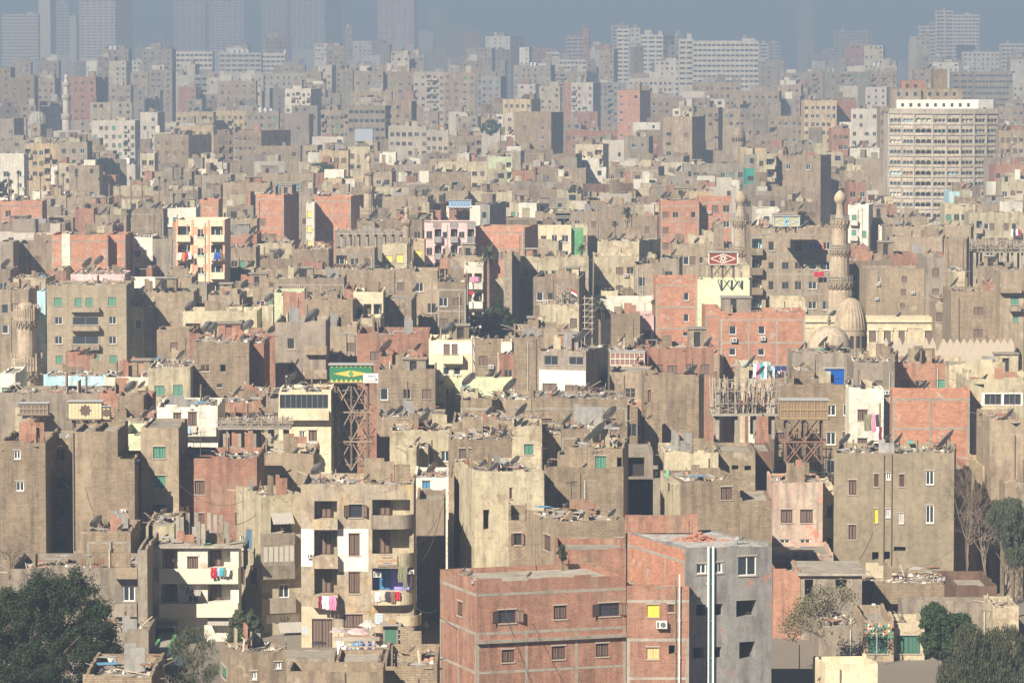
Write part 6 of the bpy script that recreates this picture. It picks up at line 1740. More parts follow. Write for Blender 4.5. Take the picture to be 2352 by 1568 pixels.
bare(2262, 1150, 1330, 90, .0405, 'leafless crooked tree in front of right edge houses', 13, 0)
bare(20, 1235, 1330, 80, .0374, 'dry bare shrub at left edge above the big tree', 14, 0)
tree(1144, 700, 778, 80, .0630, 'dark dense conical tree in the middle distance', 'dense', (.028, .045, .022), 80, 120, .22, seed=7)
tree(1095, 722, 778, 50, .0632, 'shaded dark tree left of the dense conical tree', 'dense', (.025, .04, .02), 40, 90, .22, seed=8)
tree(1126, 276, 308, 46, .1600, 'small round tree among far apartment blocks', 'dense', (.04, .06, .03), 40, 60, .45, seed=9)
tree(742, 376, 396, 60, .1150, 'green bushes before the ochre yellow house', 'dense', (.05, .075, .03), 30, 60, .3, seed=10)
tree(10, 415, 462, 36, .1080, 'dark round tree at left edge among palms', 'dense', (.025, .04, .02), 40, 80, .3, seed=15)
tree(1322, 428, 446, 34, .1030, 'small bush left of the long dark wooden shed', 'dense', (.05, .065, .03), 20, 60, .25, seed=16)
tree(1290, 1250, 1300, 26, .0342, 'young potted tree on the front brick house terrace', 'dense', (.05, .065, .03), 26, 60, .11, zbase=at(1290, 1310, .0342 * F).z, seed=17)
tree(1905, 392, 400, 40, .1200, 'dark foliage behind roofs near the tallest minaret', 'dense', (.03, .045, .025), 20, 60, .3, seed=18)
def palm_mesh(seed, fan=False, skirt=False):
    rnd = random.Random(seed); tr = MB().mat(simple('palm_trunk', (.22, .16, .10))); H_ = 1.0
    fr = MB().mat(leafmat('palm_leaf', (.085, .105, .05)))
    for k in range(46):
        a = k * 2.399; el = rnd.uniform(-.5, 1.35); L_ = rnd.uniform(2.2, 3.1) * (.75 if fan else 1); p = Vector((0, 0, 0)); d = Vector((math.cos(a) * math.cos(el), math.sin(a) * math.cos(el), math.sin(el))); seg = 9
        for i in range(seg):
            q = p + d * (L_ / seg); t_ = i / seg; w = (.55 if not fan else .6) * math.sin(math.pi * (.15 + .8 * t_)); sd = d.cross(Vector((0, 0, 1)))
            if sd.length < .01: sd = Vector((1, 0, 0))
            sd.normalize(); fr.bar(p, q, .04)
            for g_ in (-1, 1):
                for jj in (0, .5):
                    b = p + (q - p) * jj; e = b + sd * (g_ * w) + d * (.35 * w) - Vector((0, 0, .15 * w)); fr.add([b, b + d * .11, e], ((0, 1, 2),))
            p = q; d = (d + Vector((0, 0, -.13))).normalized()
    if skirt:
        fr.mat(simple('dead_fronds', (.30, .22, .13)))
        for k in range(160):
            a = rnd.uniform(0, 6.28); r_ = rnd.uniform(.3, 1.1); z = rnd.uniform(-.3, -.9); fr.add([(math.cos(a) * r_ * .5, math.sin(a) * r_ * .5, z + .5), (math.cos(a) * r_ + .1, math.sin(a) * r_, z - 1.6 - rnd.random()), (math.cos(a) * r_ - .12, math.sin(a) * r_ + .05, z - 1.5)], ((0, 1, 2),))
    return fr.mesh('fronds')
PMESH = [palm_mesh(1), palm_mesh(2, True), palm_mesh(3, True, True)]
def palm(cx, ycrown, ybase, dU, s, label, k=0, group=None):
    Y = s * F; b = at(cx, ybase, Y); c = at(cx, ycrown, Y); o = empty('palm_tree', (b.x, b.y, 0)); z = c.z; lean = random.uniform(-.3, .3)
    m = MB().mat(simple('palm_trunk', (.22, .16, .10))); n_ = 12; r_ = .26 if dU * s > 3 else .2
    for i in range(n_): m.tube((lean * (1 - i / n_) ** 2, 0, z * i / n_), (lean * (1 - (i + 1) / n_) ** 2, 0, z * (i + 1) / n_), r_ * (1.15 - .3 * i / n_), r_ * (.98 - .3 * i / n_), n=8, caps=False)
    m.build('trunk', o); f = inst('fronds', PMESH[k], o, (0, 0, z), random.uniform(0, 6)); q = dU * s / 5.6; f.scale = (q, q, q); tag(o, label, 'palm', group)
palm(1122, 590, 640, 68, .0672, 'big feathery date palm right of the pink apartment house', 0)
palm(1440, 488, 530, 44, .0862, 'shaggy fan palm with a brown skirt of dead fronds', 2)
palm(1412, 515, 532, 26, .0860, 'small palm at the left foot of shaggy fan palm', 1)
palm(1336, 572, 600, 42, .0790, 'bushy palm below the lemon yellow building', 1)
palm(1378, 705, 775, 56, .0602, 'wide fan palm with dry skirt left of three window brick house', 2)
palm(1500, 694, 720, 24, .0607, 'half hidden palm at the edge of three window brick house', 1)
PX = [(20, 402, 430, .106), (42, 396, 440, .105), (64, 409, 445, .104), (93, 402, 445, .104), (131, 398, 440, .106), (145, 403, 440, .105), (176, 403, 450, .103), (229, 412, 450, .102), (251, 419, 450, .101), (275, 424, 462, .0995), (301, 410, 455, .1), (326, 413, 450, .1), (366, 410, 430, .101), (417, 410, 440, .101), (444, 420, 440, .1), (380, 415, 430, .102), (25, 418, 440, .1045)]
for i, (x, yc, yb, s) in enumerate(sorted(PX)): palm(x, yc, yb, 17 if x != 25 else 24, s, ['first', 'second', 'third', 'fourth', 'fifth', 'sixth', 'seventh', 'eighth', 'ninth', 'tenth', 'eleventh', 'twelfth', 'thirteenth', 'fourteenth', 'fifteenth', 'sixteenth', 'last'][i] + ' palm from the left in the row of slender street palms', 1, 'slender palms in a row at upper left')

# ---------------------------------------------------------------- vessels, tanks, furniture
def vessel(x, y, w, h, c, label, name='water_tank', cat='water tank', ribs=True, group=None):
    p, r = surf(x, y); s = SCALE(p); rr, hh = w * s / 2, h * s; o = empty(name, p); m = MB().mat(c); prof = [(rr * .96, 0)]
    if ribs:
        for i in range(5): prof += [(rr, hh * (i + .15) / 5.5), (rr, hh * (i + .8) / 5.5), (rr * .94, hh * (i + .9) / 5.5)]
    prof += [(rr, hh * .9), (rr * .55, hh * .98), (rr * .5, hh)]; m.lathe(prof, 16); m.build('drum', o); m = MB().mat(c); m.lathe([(rr * .4, hh), (rr * .4, hh * 1.05)], 10); m.build('lid', o); tag(o, label, cat, group)
bk, wt, ru_, bl = simple('black_plastic', (.03, .03, .035), .4), simple('white_tank', (.62, .62, .6), .5), simple('rusty_drum', (.26, .12, .07)), simple('blue_plastic', (.02, .10, .42), .4)
vessel(360, 694, 12, 19, bk, 'left of two black ribbed water tanks below white house'); vessel(380, 694, 12, 19, bk, 'right of two black ribbed water tanks below white house'); vessel(455, 712, 12, 20, bk, 'lone black ribbed tank beside cage of thin bars')
vessel(201, 504, 14, 15, bk, 'short black tank on a small red stair tower'); vessel(75, 582, 10, 12, bk, 'small black tank over shaded blocks at left edge')
vessel(1236, 1338, 13, 10, bl, 'blue tub with white rim on the front brick terrace', 'plastic_tub', 'tub'); vessel(383, 670, 13, 8, bl, 'bright blue round tub on the white terrace', 'plastic_tub', 'tub')
for x, y, l in ((728, 1097, 'rusty drum on corner block roof beside grey box'), (1073, 1072, 'left rusty drum on blank plaster house roof'), (1095, 1072, 'right rusty drum on blank plaster house roof'), (1138, 1002, 'front rusty barrel beside big dish'), (1146, 992, 'rear rusty barrel beside big dish'), (1266, 930, 'tall rusty drum on green net roof'), (748, 1075, 'small rusty can behind the corner block roof')): vessel(x, y, 12, 18, ru_, l, 'oil_drum', 'barrel')
for i, (x, y, w, h) in enumerate(((598, 293, 10, 11), (610, 293, 9, 10), (623, 293, 8, 9), (717, 128, 7, 8), (730, 128, 7, 8), (740, 128, 6, 15), (655, 147, 7, 9), (675, 147, 7, 9), (196, 163, 9, 10), (1668, 68, 6, 10), (1677, 68, 6, 10), (1441, 65, 6, 6), (535, 168, 7, 9), (547, 168, 7, 9), (558, 168, 7, 9), (569, 168, 7, 9), (1220, 222, 7, 9), (1229, 222, 7, 9), (2009, 152, 8, 8), (2019, 152, 8, 8), (255, 190, 9, 9), (265, 190, 9, 9), (1628, 233, 6, 8), (1985, 140, 5, 5), (543, 308, 14, 12), (1592, 432, 9, 10))):
    p, r = surf(x, y); vessel(x, y, w, h, wt if i != 24 else bk, 'small white roof tank far off', group='pale roof tanks far off')
TANKS = [o for o in C.objects if o.name.startswith('water_tank') and o.get('group') == 'pale roof tanks far off']

# ---------------------------------------------------------------- laundry
def laundry(x0, y0, x1, y1, s, cols, label, Yoff=1.1):
    Y = s * F - Yoff; a = at(x0, y0, Y); o = empty('laundry', a); w = (x1 - x0) * s; h = (y1 - y0) * s; rnd = random.Random(int(x0)); n = len(cols)
    m = MB().mat(simple('washing_line', (.3, .28, .25))); m.bar((-.1, 0, 0), (w + .1, 0, 0), .02); m.build('line', o)
    for i, c in enumerate(cols):
        u0, u1 = w * i / n, w * (i + .93) / n; hh = h * rnd.uniform(.65, 1.0); m = MB().mat(simple('cloth_' + c, CLO[c], .9, var=.2, scale=4)); K_ = 6; g = []
        for j in range(K_ + 1):
            for k in range(K_ + 1): u = u0 + (u1 - u0) * k / K_; g.append((u + .03 * math.sin(j * 1.3 + i), -.03 + .05 * math.sin(k * 2.1 + i + j * .3) * j / K_, -hh * j / K_))
        m.add(g, [(j * (K_ + 1) + k, j * (K_ + 1) + k + 1, (j + 1) * (K_ + 1) + k + 1, (j + 1) * (K_ + 1) + k) for j in range(K_) for k in range(K_)]); m.build('cloth', o)
    tag(o, label, 'laundry')
CLO = dict(red=(.45, .02, .04), white=(.75, .73, .72), blue=(.03, .12, .45), pink=(.65, .25, .4), green=(.28, .34, .2), dark=(.05, .045, .06), cyan=(.05, .42, .5), cream=(.6, .5, .4), orange=(.75, .22, .06), purple=(.3, .2, .5), olive=(.2, .2, .12), maroon=(.2, .02, .05), navy=(.03, .05, .15), sky=(.35, .5, .7), brown=(.2, .12, .08))
for q in ((484, 1303, 528, 1332, .0384, ['red', 'red', 'sky', 'cyan', 'olive', 'white'], 'red and green washing on white post roofed house balcony'),
          (731, 1368, 773, 1401, .0380, ['maroon', 'white', 'white', 'pink', 'pink'], 'pink and white washing below left balcony of corner block'),
          (862, 1358, 920, 1386, .0380, ['white', 'cream', 'dark', 'brown', 'red'], 'dark and red clothes hung on lowest curved balcony'),
          (914, 1302, 936, 1354, .0380, ['olive', 'olive'], 'olive sheet draped across the lavender balcony'),
          (1825, 1255, 1874, 1272, .0412, ['cream', 'blue', 'navy', 'maroon'], 'trousers hung across the peeling pink house'),
          (410, 580, 440, 600, .07, ['white', 'orange', 'red', 'white'], 'orange bedding on left balcony of orange bay house'),
          (486, 580, 512, 600, .07, ['cream', 'blue', 'blue', 'brown'], 'blue bedding on right balcony of orange bay house'),
          (1730, 835, 1762, 880, .0525, ['white', 'pink', 'cyan', 'white'], 'pink and white washing beside the timber scaffold'),
          (1762, 850, 1808, 875, .0528, ['blue', 'purple', 'white', 'pink'], 'long line of mixed clothes behind pale low wall'),
          (1780, 840, 1808, 855, .0527, ['navy', 'navy'], 'checked navy cloth hung above mixed clothes'),
          (1870, 560, 1892, 572, .066, ['blue', 'blue', 'orange'], 'blue clothes on upper right balcony, taupe balcony house'),
          (1870, 624, 1893, 639, .066, ['red', 'red'], 'red cloth on middle balcony of taupe balcony house'),
          (1985, 952, 2020, 1000, .045, ['olive', 'olive', 'pink', 'dark'], 'patterned quilt hanging in shade below upstairs flat'),
          (2012, 980, 2026, 1030, .0447, ['white', 'maroon'], 'maroon curtain beside the big windowless brick house'),
          (309, 1056, 320, 1076, .0405, ['cyan', 'navy'], 'blue clothes hung between tan houses at left'),
          (764, 902, 766, 903, .0466, ['white'], 'tiny white cloth in the trestle tower'),
          (182, 898, 218, 910, .0528, ['white', 'white', 'sky'], 'white sheets hung before pale blue terrace'),
          (310, 562, 326, 580, .073, ['pink', 'white'], 'pink towel on grey balcony left of orange bay house'),
          (1080, 636, 1100, 648, .0675, ['pink', 'pink'], 'pink rug over balcony by date palm'),
          (1076, 668, 1088, 680, .0675, ['red'], 'red cloth on lower balcony by date palm'),
          (2322, 526, 2344, 545, .087, ['white', 'dark', 'white', 'red'], 'white and dark washing at right edge block'),
          (425, 978, 453, 1000, .0455, ['sky', 'cream'], 'patterned blanket over arched gate house balcony'),
          (185, 1280, 243, 1300, .0385, ['brown', 'olive', 'brown', 'brown'], 'brown striped blanket hung on a low roof wall')):
    if q[2] - q[0] > 5: laundry(*q)

# ---------------------------------------------------------------- posts, pipes and rebar on particular houses
def by(sub): return next(r for r in rows if sub in r['label'])
r = by('topped by bare')
for x, yt in ((334, 1188), (342, 1198), (398, 1182), (408, 1194), (455, 1184), (466, 1192), (420, 1150), (440, 1150), (470, 1155), (484, 1152), (498, 1165), (514, 1180), (522, 1190)):
    u, z = facade_uv(r, x, yt, 0); rnd = random.Random(x); y = rnd.choice((.3, .3, 2.6, 4.8)) if x > 345 else .3
    if yt < 1170: y = 5.5
    m = MB().mat(WM('conc')); w = .17; u = min(max(u, .2), r['W'] - .2); m.box(u - w, u + w, y, y + .34, r['h'] + .16, r['h'] + (1.9 if x < 345 else rnd.uniform(2.0, 2.7))); m.build('concrete_post', r['obj'])
    for k in range(3): m = MB().mat(ru_); m.tube((u - .1 + .1 * k, y + .15, r['h'] + 1.9), (u - .1 + .1 * k, y + .15, r['h'] + 3.1), .015, n=4); m.build('rebar', r['obj'])
def pipes(r, L_, m_, rad, name='plastic_pipe'):
    for x, ya, yb in L_:
        u, za = facade_uv(r, x, ya, 0); zb = facade_uv(r, x, yb, 0)[1]; m = MB().mat(m_); m.tube((u, -.16, zb - r['z0']), (u, -.16, za - r['z0']), rad, n=8)
        z = zb - r['z0'] + .5
        while z < za - r['z0'] - 1: m.box(u - rad * 1.5, u + rad * 1.5, -.17, -.003, z, z + .07); z += 2.9
        m.build(name, r['obj'])
wp = simple('white_pvc', (.8, .8, .78), .4); gp = simple('green_pvc', (.05, .22, .12), .5)
pipes(by('grey rendered block'), [(1626, 1254, 1610), (1637, 1254, 1610)], wp, .085); pipes(by('grey rendered block'), [(1632, 1254, 1610)], gp, .03)
pipes(by('shorter brick'), [(1561, 1318, 1610)], wp, .06); pipes(by('shorter brick'), [(1551, 1325, 1600)], gp, .025)
def rebar(x, y, n=3):
    p, r = surf(x, y); o = empty('rebar_bundle', p)
    m = MB().mat(ru_)
    for k in range(n): m.tube((k * .12, (k % 2) * .1, 0), (k * .12 + random.uniform(-.05, .05), (k % 2) * .1, random.uniform(.8, 1.5)), .014, n=4)
    ob = m.build('rebar_bundle', None, p); C.objects.unlink(o); bpy.data.objects.remove(o); return ob
RB = [(1455, 1212, 'left front corner'), (1492, 1232, 'left edge middle'), (1531, 1245, 'near the brick pile'), (1575, 1228, 'beside white sacks'), (1665, 1255, 'right of the two pipes'), (1760, 1245, 'far right corner'), (1515, 1345, 'on the lower brick roof'), (1420, 1305, 'by the low terrace wall')]
for x, y, w in RB: tag(rebar(x, y), 'thin upright rebar rods ' + w + ' of grey rendered block', 'rebar', 'rebar rods left standing on roofs')
# sacks and brick pile on the grey block roof
def sack(x, y, w, h, c, label):
    p, r = surf(x, y); s = SCALE(p); m = MB().mat(c); a, b = w * s / 2, h * s; m.lathe([(a * .8, 0), (a, b * .2), (a * .95, b * .6), (a * .6, b * .85), (a * .2, b * .93), (a * .3, b)], 10)
    for i, v in enumerate(m.v): m.v[i] = (v[0] * (1 + .15 * math.sin(i * 1.7)), v[1] * (1 + .12 * math.cos(i * 2.3)), v[2])
    tag(m.build('sack', None, p, smooth=True), label, 'sack', 'sacks on the grey rendered block roof')
ws, gs = simple('white_sack', (.62, .6, .58)), simple('green_sack', (.15, .36, .22))
sack(1537, 1207, 13, 22, gs, 'tall green tied sack against brick roof wall'); sack(1570, 1207, 13, 15, ws, 'left white sack of three by brick roof wall'); sack(1577, 1208, 10, 12, ws, 'middle white sack of three by brick roof wall'); sack(1585, 1206, 11, 17, ws, 'right tallest white sack by brick roof wall'); sack(1515, 1208, 9, 9, ws, 'small white sack left of the green sack')
p, r = surf(1600, 1240); m = MB().mat(simple('loose_brick', (.42, .19, .13)));  rnd = random.Random(9)
for _ in range(220): a = rnd.gauss(0, .8); b = rnd.gauss(0, .7); h = max(0, .7 - abs(a) * .4 - abs(b) * .4) * rnd.random(); m.box(p.x + a, p.x + a + .24, p.y + b, p.y + b + .11, p.z + h, p.z + h + .08)
tag(m.build('brick_pile'), 'heap of loose red bricks on the grey rendered block roof', 'bricks', kind='stuff')
# parapet wall at the back of grey block's roof and free terrace wall
def freewall(x0, x1, yt, yb, s, mat, label, th=.25, hbase=None):
    Y = s * F; a, b = at(x0, yb, Y), at(x1, yb, Y); m = MB().mat(mat); h = (yb - yt) * s; L_ = b.x - a.x; u = 0; rnd = random.Random(int(x0))
    while u < L_ - .05: q = min(rnd.uniform(.5, 1.6), L_ - u); m.box(u, u + q, 0, th, -.4, h + rnd.uniform(-.1, .08)); u += q
    tag(m.build('brick_wall', None, a), label, 'wall')
freewall(1436, 1602, 1182, 1212, .0348, WM('R'), 'low red brick roof wall behind the sacks')
freewall(210, 300, 1268, 1292, .0385, WM('b'), 'low tan brick roof wall behind the striped blanket')
freewall(2005, 2190, 1340, 1376, .0394, WM('b'), 'long tan brick yard wall under the broad taupe house')
freewall(1776, 1912, 1274, 1312, .0402, WM('Z'), 'low pinkish garden wall under the peeling pink house')
freewall(790, 875, 1522, 1535, .0345, WM('k'), 'low grey plaster wall along the street yard')

# ---------------------------------------------------------------- street corner: stall, umbrellas, people, lamp
def umbrella(x, y, wU, s, c1, c2, label, h=2.1, tilt=0):
    Y = s * F; p = at(x, y, Y); p.z = ground_z(Y) if p.z < ground_z(Y) + 4 else p.z; o = empty('parasol', p); r_ = wU * s / 2; m = MB(); N = 8
    for i in range(N):
        a0, a1 = 2 * math.pi * i / N, 2 * math.pi * (i + 1) / N
        for k in range(4):
            m.mat(c1 if k % 2 else c2); q0, q1 = k / 4, (k + 1) / 4; f = lambda q, a: (q * r_ * math.cos(a), q * r_ * math.sin(a), h - .55 * q * q * r_ * .6)
            m.add([f(q0, a0), f(q1, a0), f(q1, a1), f(q0, a1)], ((0, 1, 2, 3),))
    m.build('canopy', o); m = MB().mat(simple('raw_steel', (.15, .12, .1))); m.tube((0, 0, 0), (0, 0, h + .1), .025, n=6); m.build('pole', o); o.rotation_euler = (tilt, 0, .3); tag(o, label, 'umbrella')
um1, um2 = simple('parasol_mauve', (.42, .31, .32)), simple('parasol_pink', (.55, .38, .36)); SS = .0379
umbrella(778, 1492, 46, .0376, um1, simple('parasol_grey', (.36, .34, .36)), 'left mauve parasol over the crockery stall', 2.1)
umbrella(822, 1496, 56, .0375, um2, um1, 'middle striped pink parasol, largest over the crockery stall', 2.3, .12)
umbrella(846, 1490, 48, .0378, simple('parasol_cream', (.55, .5, .42)), simple('parasol_beige', (.48, .44, .38)), 'right cream parasol behind the striped one', 2.4)
umbrella(733, 1492, 38, .0376, simple('parasol_black', (.03, .03, .035)), simple('parasol_black', (.03, .03, .035)), 'black umbrella open before the roller door', 1.0)
G0 = 1.0
p = at(800, 1512, .0374 * F); p.z = G0; o = empty('crockery_stall', p); wd = 62 * SS
m = MB().mat(simple('plank_weathered', (.27, .22, .17))); m.box(0, wd, 0, 1.1, .45, .52); m.box(0, wd, .5, 1.1, 1.0, 1.05)
for x in (.05, wd - .05):
    for y in (.05, 1.05): m.bar((x, y, 0), (x, y, 1.9), .06)
m.build('stall_table', o); rnd = random.Random(5)
PC = [simple('plate_' + n, c, .4) for n, c in (('white', (.75, .75, .73)), ('pink', (.65, .4, .42)), ('blue', (.15, .4, .65)), ('peach', (.7, .48, .38)), ('mint', (.45, .65, .5)), ('lilac', (.45, .42, .65)), ('navy', (.04, .08, .2)))]
for row_, (z, q, rad) in enumerate(((.95, 8, .15), (.62, 7, .13), (.3, 6, .14))):
    for i in range(q): m = MB().mat(rnd.choice(PC)); x = .15 + (wd - .3) * i / (q - 1); m.tube((x, -.03 - .1 * row_, z), (x, -.08 - .1 * row_, z - .02), rad, rad * .8, n=14); m.build('plate', o)
for i in range(16): m = MB().mat(rnd.choice(PC)); x = rnd.uniform(.1, wd - .1); z = rnd.choice((1.05, 1.35)); m.tube((x, .6, z), (x, .6, z + rnd.uniform(.12, .3)), .08, n=8); m.build('jar', o)
m = MB().mat(simple('raw_steel', (.15, .12, .1))); m.bar((0, .9, 1.35), (wd, .9, 1.35), .05); m.build('shelf_rail', o); tag(o, 'street stall stacked with coloured plates and jars', 'stall')
for i, (x, y) in enumerate(((779, 1500), (786, 1505), (791, 1498))):
    p = at(x, y, .0375 * F); p.z = G0; m = MB().mat(PC[0]); m.box(-.18, .18, -.15, .15, 0, .9 - .25 * i); m.box(-.22, .14, -.12, .13, .9 - .25 * i, 1.25 - .25 * i); tag(m.build('plastic_crates', None, p), ['tall', 'middle', 'short'][i] + ' stack of white plastic tubs left of crockery stall', 'tubs', 'white tub stacks by the stall')
p = at(880, 1500, .0378 * F); p.z = G0; o = empty('kiosk', p); w = 34 * SS; m = MB().mat(simple('plank_weathered', (.27, .22, .17))); m.box(0, w, 0, 1.2, 0, 2.1); m.mat(SM('G', 1)); m.box(.15, w - .15, -.03, -.003, .5, 1.9); m.build('cabin', o); m = MB().mat(simple('sheet_tarp', (.32, .29, .25))); m.box(-.3, w + .3, -.5, 1.3, 2.1, 2.2); m.build('roof', o); m = MB().mat(simple('crate_wood', (.35, .22, .12))); m.box(.5, 1.1, .2, .7, 2.2, 2.5); m.build('crate', o); tag(o, 'timber kiosk with dark green front right of crockery stall', 'kiosk')
p = at(914, 1500, .0377 * F); p.z = G0; o = empty('display_shelf', p); w = 36 * SS
m = MB().mat(simple('raw_steel', (.15, .12, .1)))
for x in (0, w): m.bar((x, 0, 0), (x, 0, 2.2), .05); m.bar((x, .5, 0), (x, .5, 2.2), .05)
m.build('frame', o)
for k in range(4): m = MB().mat(simple('plank_pale', (.46, .38, .28))); z = .5 + .45 * k; m.box(0, w, 0, .5, z, z + .04); m.build('shelf', o)
for k in range(22): m = MB().mat(rnd.choice(PC)); z = .54 + .45 * rnd.randint(0, 3); x = rnd.uniform(.1, w - .1); m.tube((x, .2, z), (x, .2, z + rnd.uniform(.08, .25)), .07, n=8); m.build('ware', o)
tag(o, 'open steel shelf of wares at the alley mouth', 'shelf')
p = at(876, 1508, .0374 * F); p.z = G0; o = empty('trestle_table', p); w = 58 * SS; m = MB().mat(PC[0]); m.box(0, w * .5, 0, .7, .75, .85); m.mat(yl); m.box(w * .52, w, 0, .7, .75, .83); m.build('tray', o); m = MB().mat(simple('crate_wood', (.35, .22, .12)))
for x in (.05, w - .1): m.box(x, x + .06, .05, .11, 0, .75); m.box(x, x + .06, .6, .66, 0, .75)
m.box(.4, 1.2, .1, .6, .3, .74); m.build('trestle', o); tag(o, 'low table with white and yellow trays before kiosk', 'table')

def person(p, h, shirt, trous, az, label, pose=0, hair=(.02, .015, .01)):
    k = h / 1.72; J = {'pel': (0, 0, .95), 'wai': (0, 0, 1.08), 'che': (0, 0, 1.32), 'nec': (0, .0, 1.48), 'hea': (0, -.015, 1.56), 'top': (0, -.01, 1.70)}
    E = [('pel', 'wai'), ('wai', 'che'), ('che', 'nec'), ('nec', 'hea'), ('hea', 'top')]; RD = dict(pel=.145, wai=.125, che=.15, nec=.055, hea=.085, top=.07)
    for s_, nm in ((-1, 'l'), (1, 'r')):
        st = .16 * s_ if pose != 2 else 0
        J.update({nm + 'sh': (.17 * s_, 0, 1.40), nm + 'el': (.24 * s_, -.02 + st * .5, 1.13), nm + 'wr': (.25 * s_, -.1 - st * .8, .9), nm + 'ha': (.25 * s_, -.13 - st, .82), nm + 'hi': (.09 * s_, 0, .9), nm + 'kn': (.1 * s_, -.04 - st, .5), nm + 'an': (.1 * s_, .02 - st * 1.3, .09), nm + 'fo': (.11 * s_, -.14 - st * 1.3, .035)})
        if pose == 1: J[nm + 'wr'] = (.2 * s_, -.38, 1.2); J[nm + 'ha'] = (.19 * s_, -.46, 1.22)
        E += [('che', nm + 'sh'), (nm + 'sh', nm + 'el'), (nm + 'el', nm + 'wr'), (nm + 'wr', nm + 'ha'), ('pel', nm + 'hi'), (nm + 'hi', nm + 'kn'), (nm + 'kn', nm + 'an'), (nm + 'an', nm + 'fo')]
        RD.update({nm + 'sh': .07, nm + 'el': .05, nm + 'wr': .033, nm + 'ha': .035, nm + 'hi': .1, nm + 'kn': .065, nm + 'an': .045, nm + 'fo': .035})
        for f in range(4):     # fingers
            q = J[nm + 'ha']; kf = nm + 'f%d' % f; J[kf] = (q[0] + (f - 1.5) * .018, q[1] - .02, q[2] - .07 - .01 * (1.5 - abs(f - 1.5))); RD[kf] = .008; E.append((nm + 'ha', kf))
        q = J[nm + 'wr']; J[nm + 't'] = (q[0] - .05 * s_, q[1] - .05, q[2] - .05); RD[nm + 't'] = .009; E.append((nm + 'ha', nm + 't'))
    ks = list(J); me = bpy.data.meshes.new('body'); me.from_pydata([tuple(c * k for c in J[q]) for q in ks], [(ks.index(a), ks.index(b)) for a, b in E], []); ob = bpy.data.objects.new('tmp', me); C.objects.link(ob)
    md = ob.modifiers.new('s', 'SKIN'); ss = ob.modifiers.new('u', 'SUBSURF'); ss.levels = 1; ss.render_levels = 1
    for i, q in enumerate(ks): v = me.skin_vertices[0].data[i]; v.radius = (RD[q] * k, RD[q] * k); v.use_root = (q == 'pel')
    dg = bpy.context.evaluated_depsgraph_get(); dg.update(); m2 = bpy.data.meshes.new_from_object(ob.evaluated_get(dg)); C.objects.unlink(ob); bpy.data.objects.remove(ob)
    m2.materials.clear(); sk = simple('skin', (.30, .16, .10), .6)
    for m_ in (sk, simple('shirt_' + label[:9].strip().replace(' ', '_'), shirt), simple('trousers_' + label[:9].strip().replace(' ', '_'), trous), simple('shoe', (.03, .025, .02))): m2.materials.append(m_)
    for f in m2.polygons:
        z = f.center.z / k; x = abs(f.center.x) / k; f.material_index = 0 if z > 1.46 else (1 if (z > .98 and not (x > .18 and z < 1.0)) else (0 if x > .2 and z > .7 else (2 if z > .1 else 3))); f.use_smooth = True
    o = empty('person', p, az); inst('body', m2, o)
    m = MB().mat(simple('dark_hair', hair)); m.lathe([(.095 * k, 1.62 * k), (.1 * k, 1.68 * k), (.085 * k, 1.74 * k), (.04 * k, 1.775 * k)], 12); m.build('hair', o)
    m = MB().mat(sk); m.tube((0, -.1 * k, 1.62 * k), (0, -.13 * k, 1.6 * k), .015 * k, n=6); m.build('nose', o); m = MB().mat(simple('eye', (.02, .02, .02)))
    for s_ in (-1, 1): m.box(.03 * s_ * k - .01, .03 * s_ * k + .01, -.1 * k, -.085 * k, 1.63 * k, 1.645 * k)
    m.build('eyes', o); tag(o, label, 'person'); return o
p = at(977, 1478, .0385 * F); p.z = G0; person(p, 1.72, (.5, .36, .26), (.28, .2, .14), 2.4, 'lone man in a pale shirt walking at the alley mouth')
for (x, y, sh, lb, po) in ((1700, 950, (.25, .1, .07), 'worker in brown on the timber scaffold floor', 1), (1719, 942, (.22, .27, .34), 'worker in blue grey crouched near scaffold poles', 2)):
    p = at(x, y, .0444 * F); person(p, 1.65, sh, (.12, .1, .09), 1.0, lb, po)
def pole(x, yt, yb, s, label, lamp=False, name='pole', zb=None, c=(.3, .3, .3), r_=.05):
    Y = s * F; a, b = at(x, yb, Y), at(x, yt, Y); o = empty(name, a); m = MB().mat(simple(name + '_metal', c, .5)); m.tube((0, 0, 0), (0, 0, b.z - a.z), r_, r_ * .7, n=8); m.build('mast', o)
    if lamp: m.bar((0, 0, b.z - a.z), (-.3, -.2, b.z - a.z + .1), .05); m = MB().mat(simple('lamp_head_grey', (.5, .52, .52), .4)); m.lathe([(.03, -.05), (.22, .0), (.16, .12), (.02, .15)], 12, (-.3, -.2, b.z - a.z + .08)); m.build('lamp_head', o)
    tag(o, label, 'street lamp' if lamp else 'pole')
pole(2014, 1390, 1504, .0368, 'single grey street lamp before the lozenge tiled shop', True, 'street_lamp', r_=.06)
pole(1836, 1480, 1545, .0355, 'thin grey pole standing left of the junk roof terrace')
pole(657, 1463, 1500, .0370, 'short rusty post on the street by the corner house', c=(.2, .1, .07))
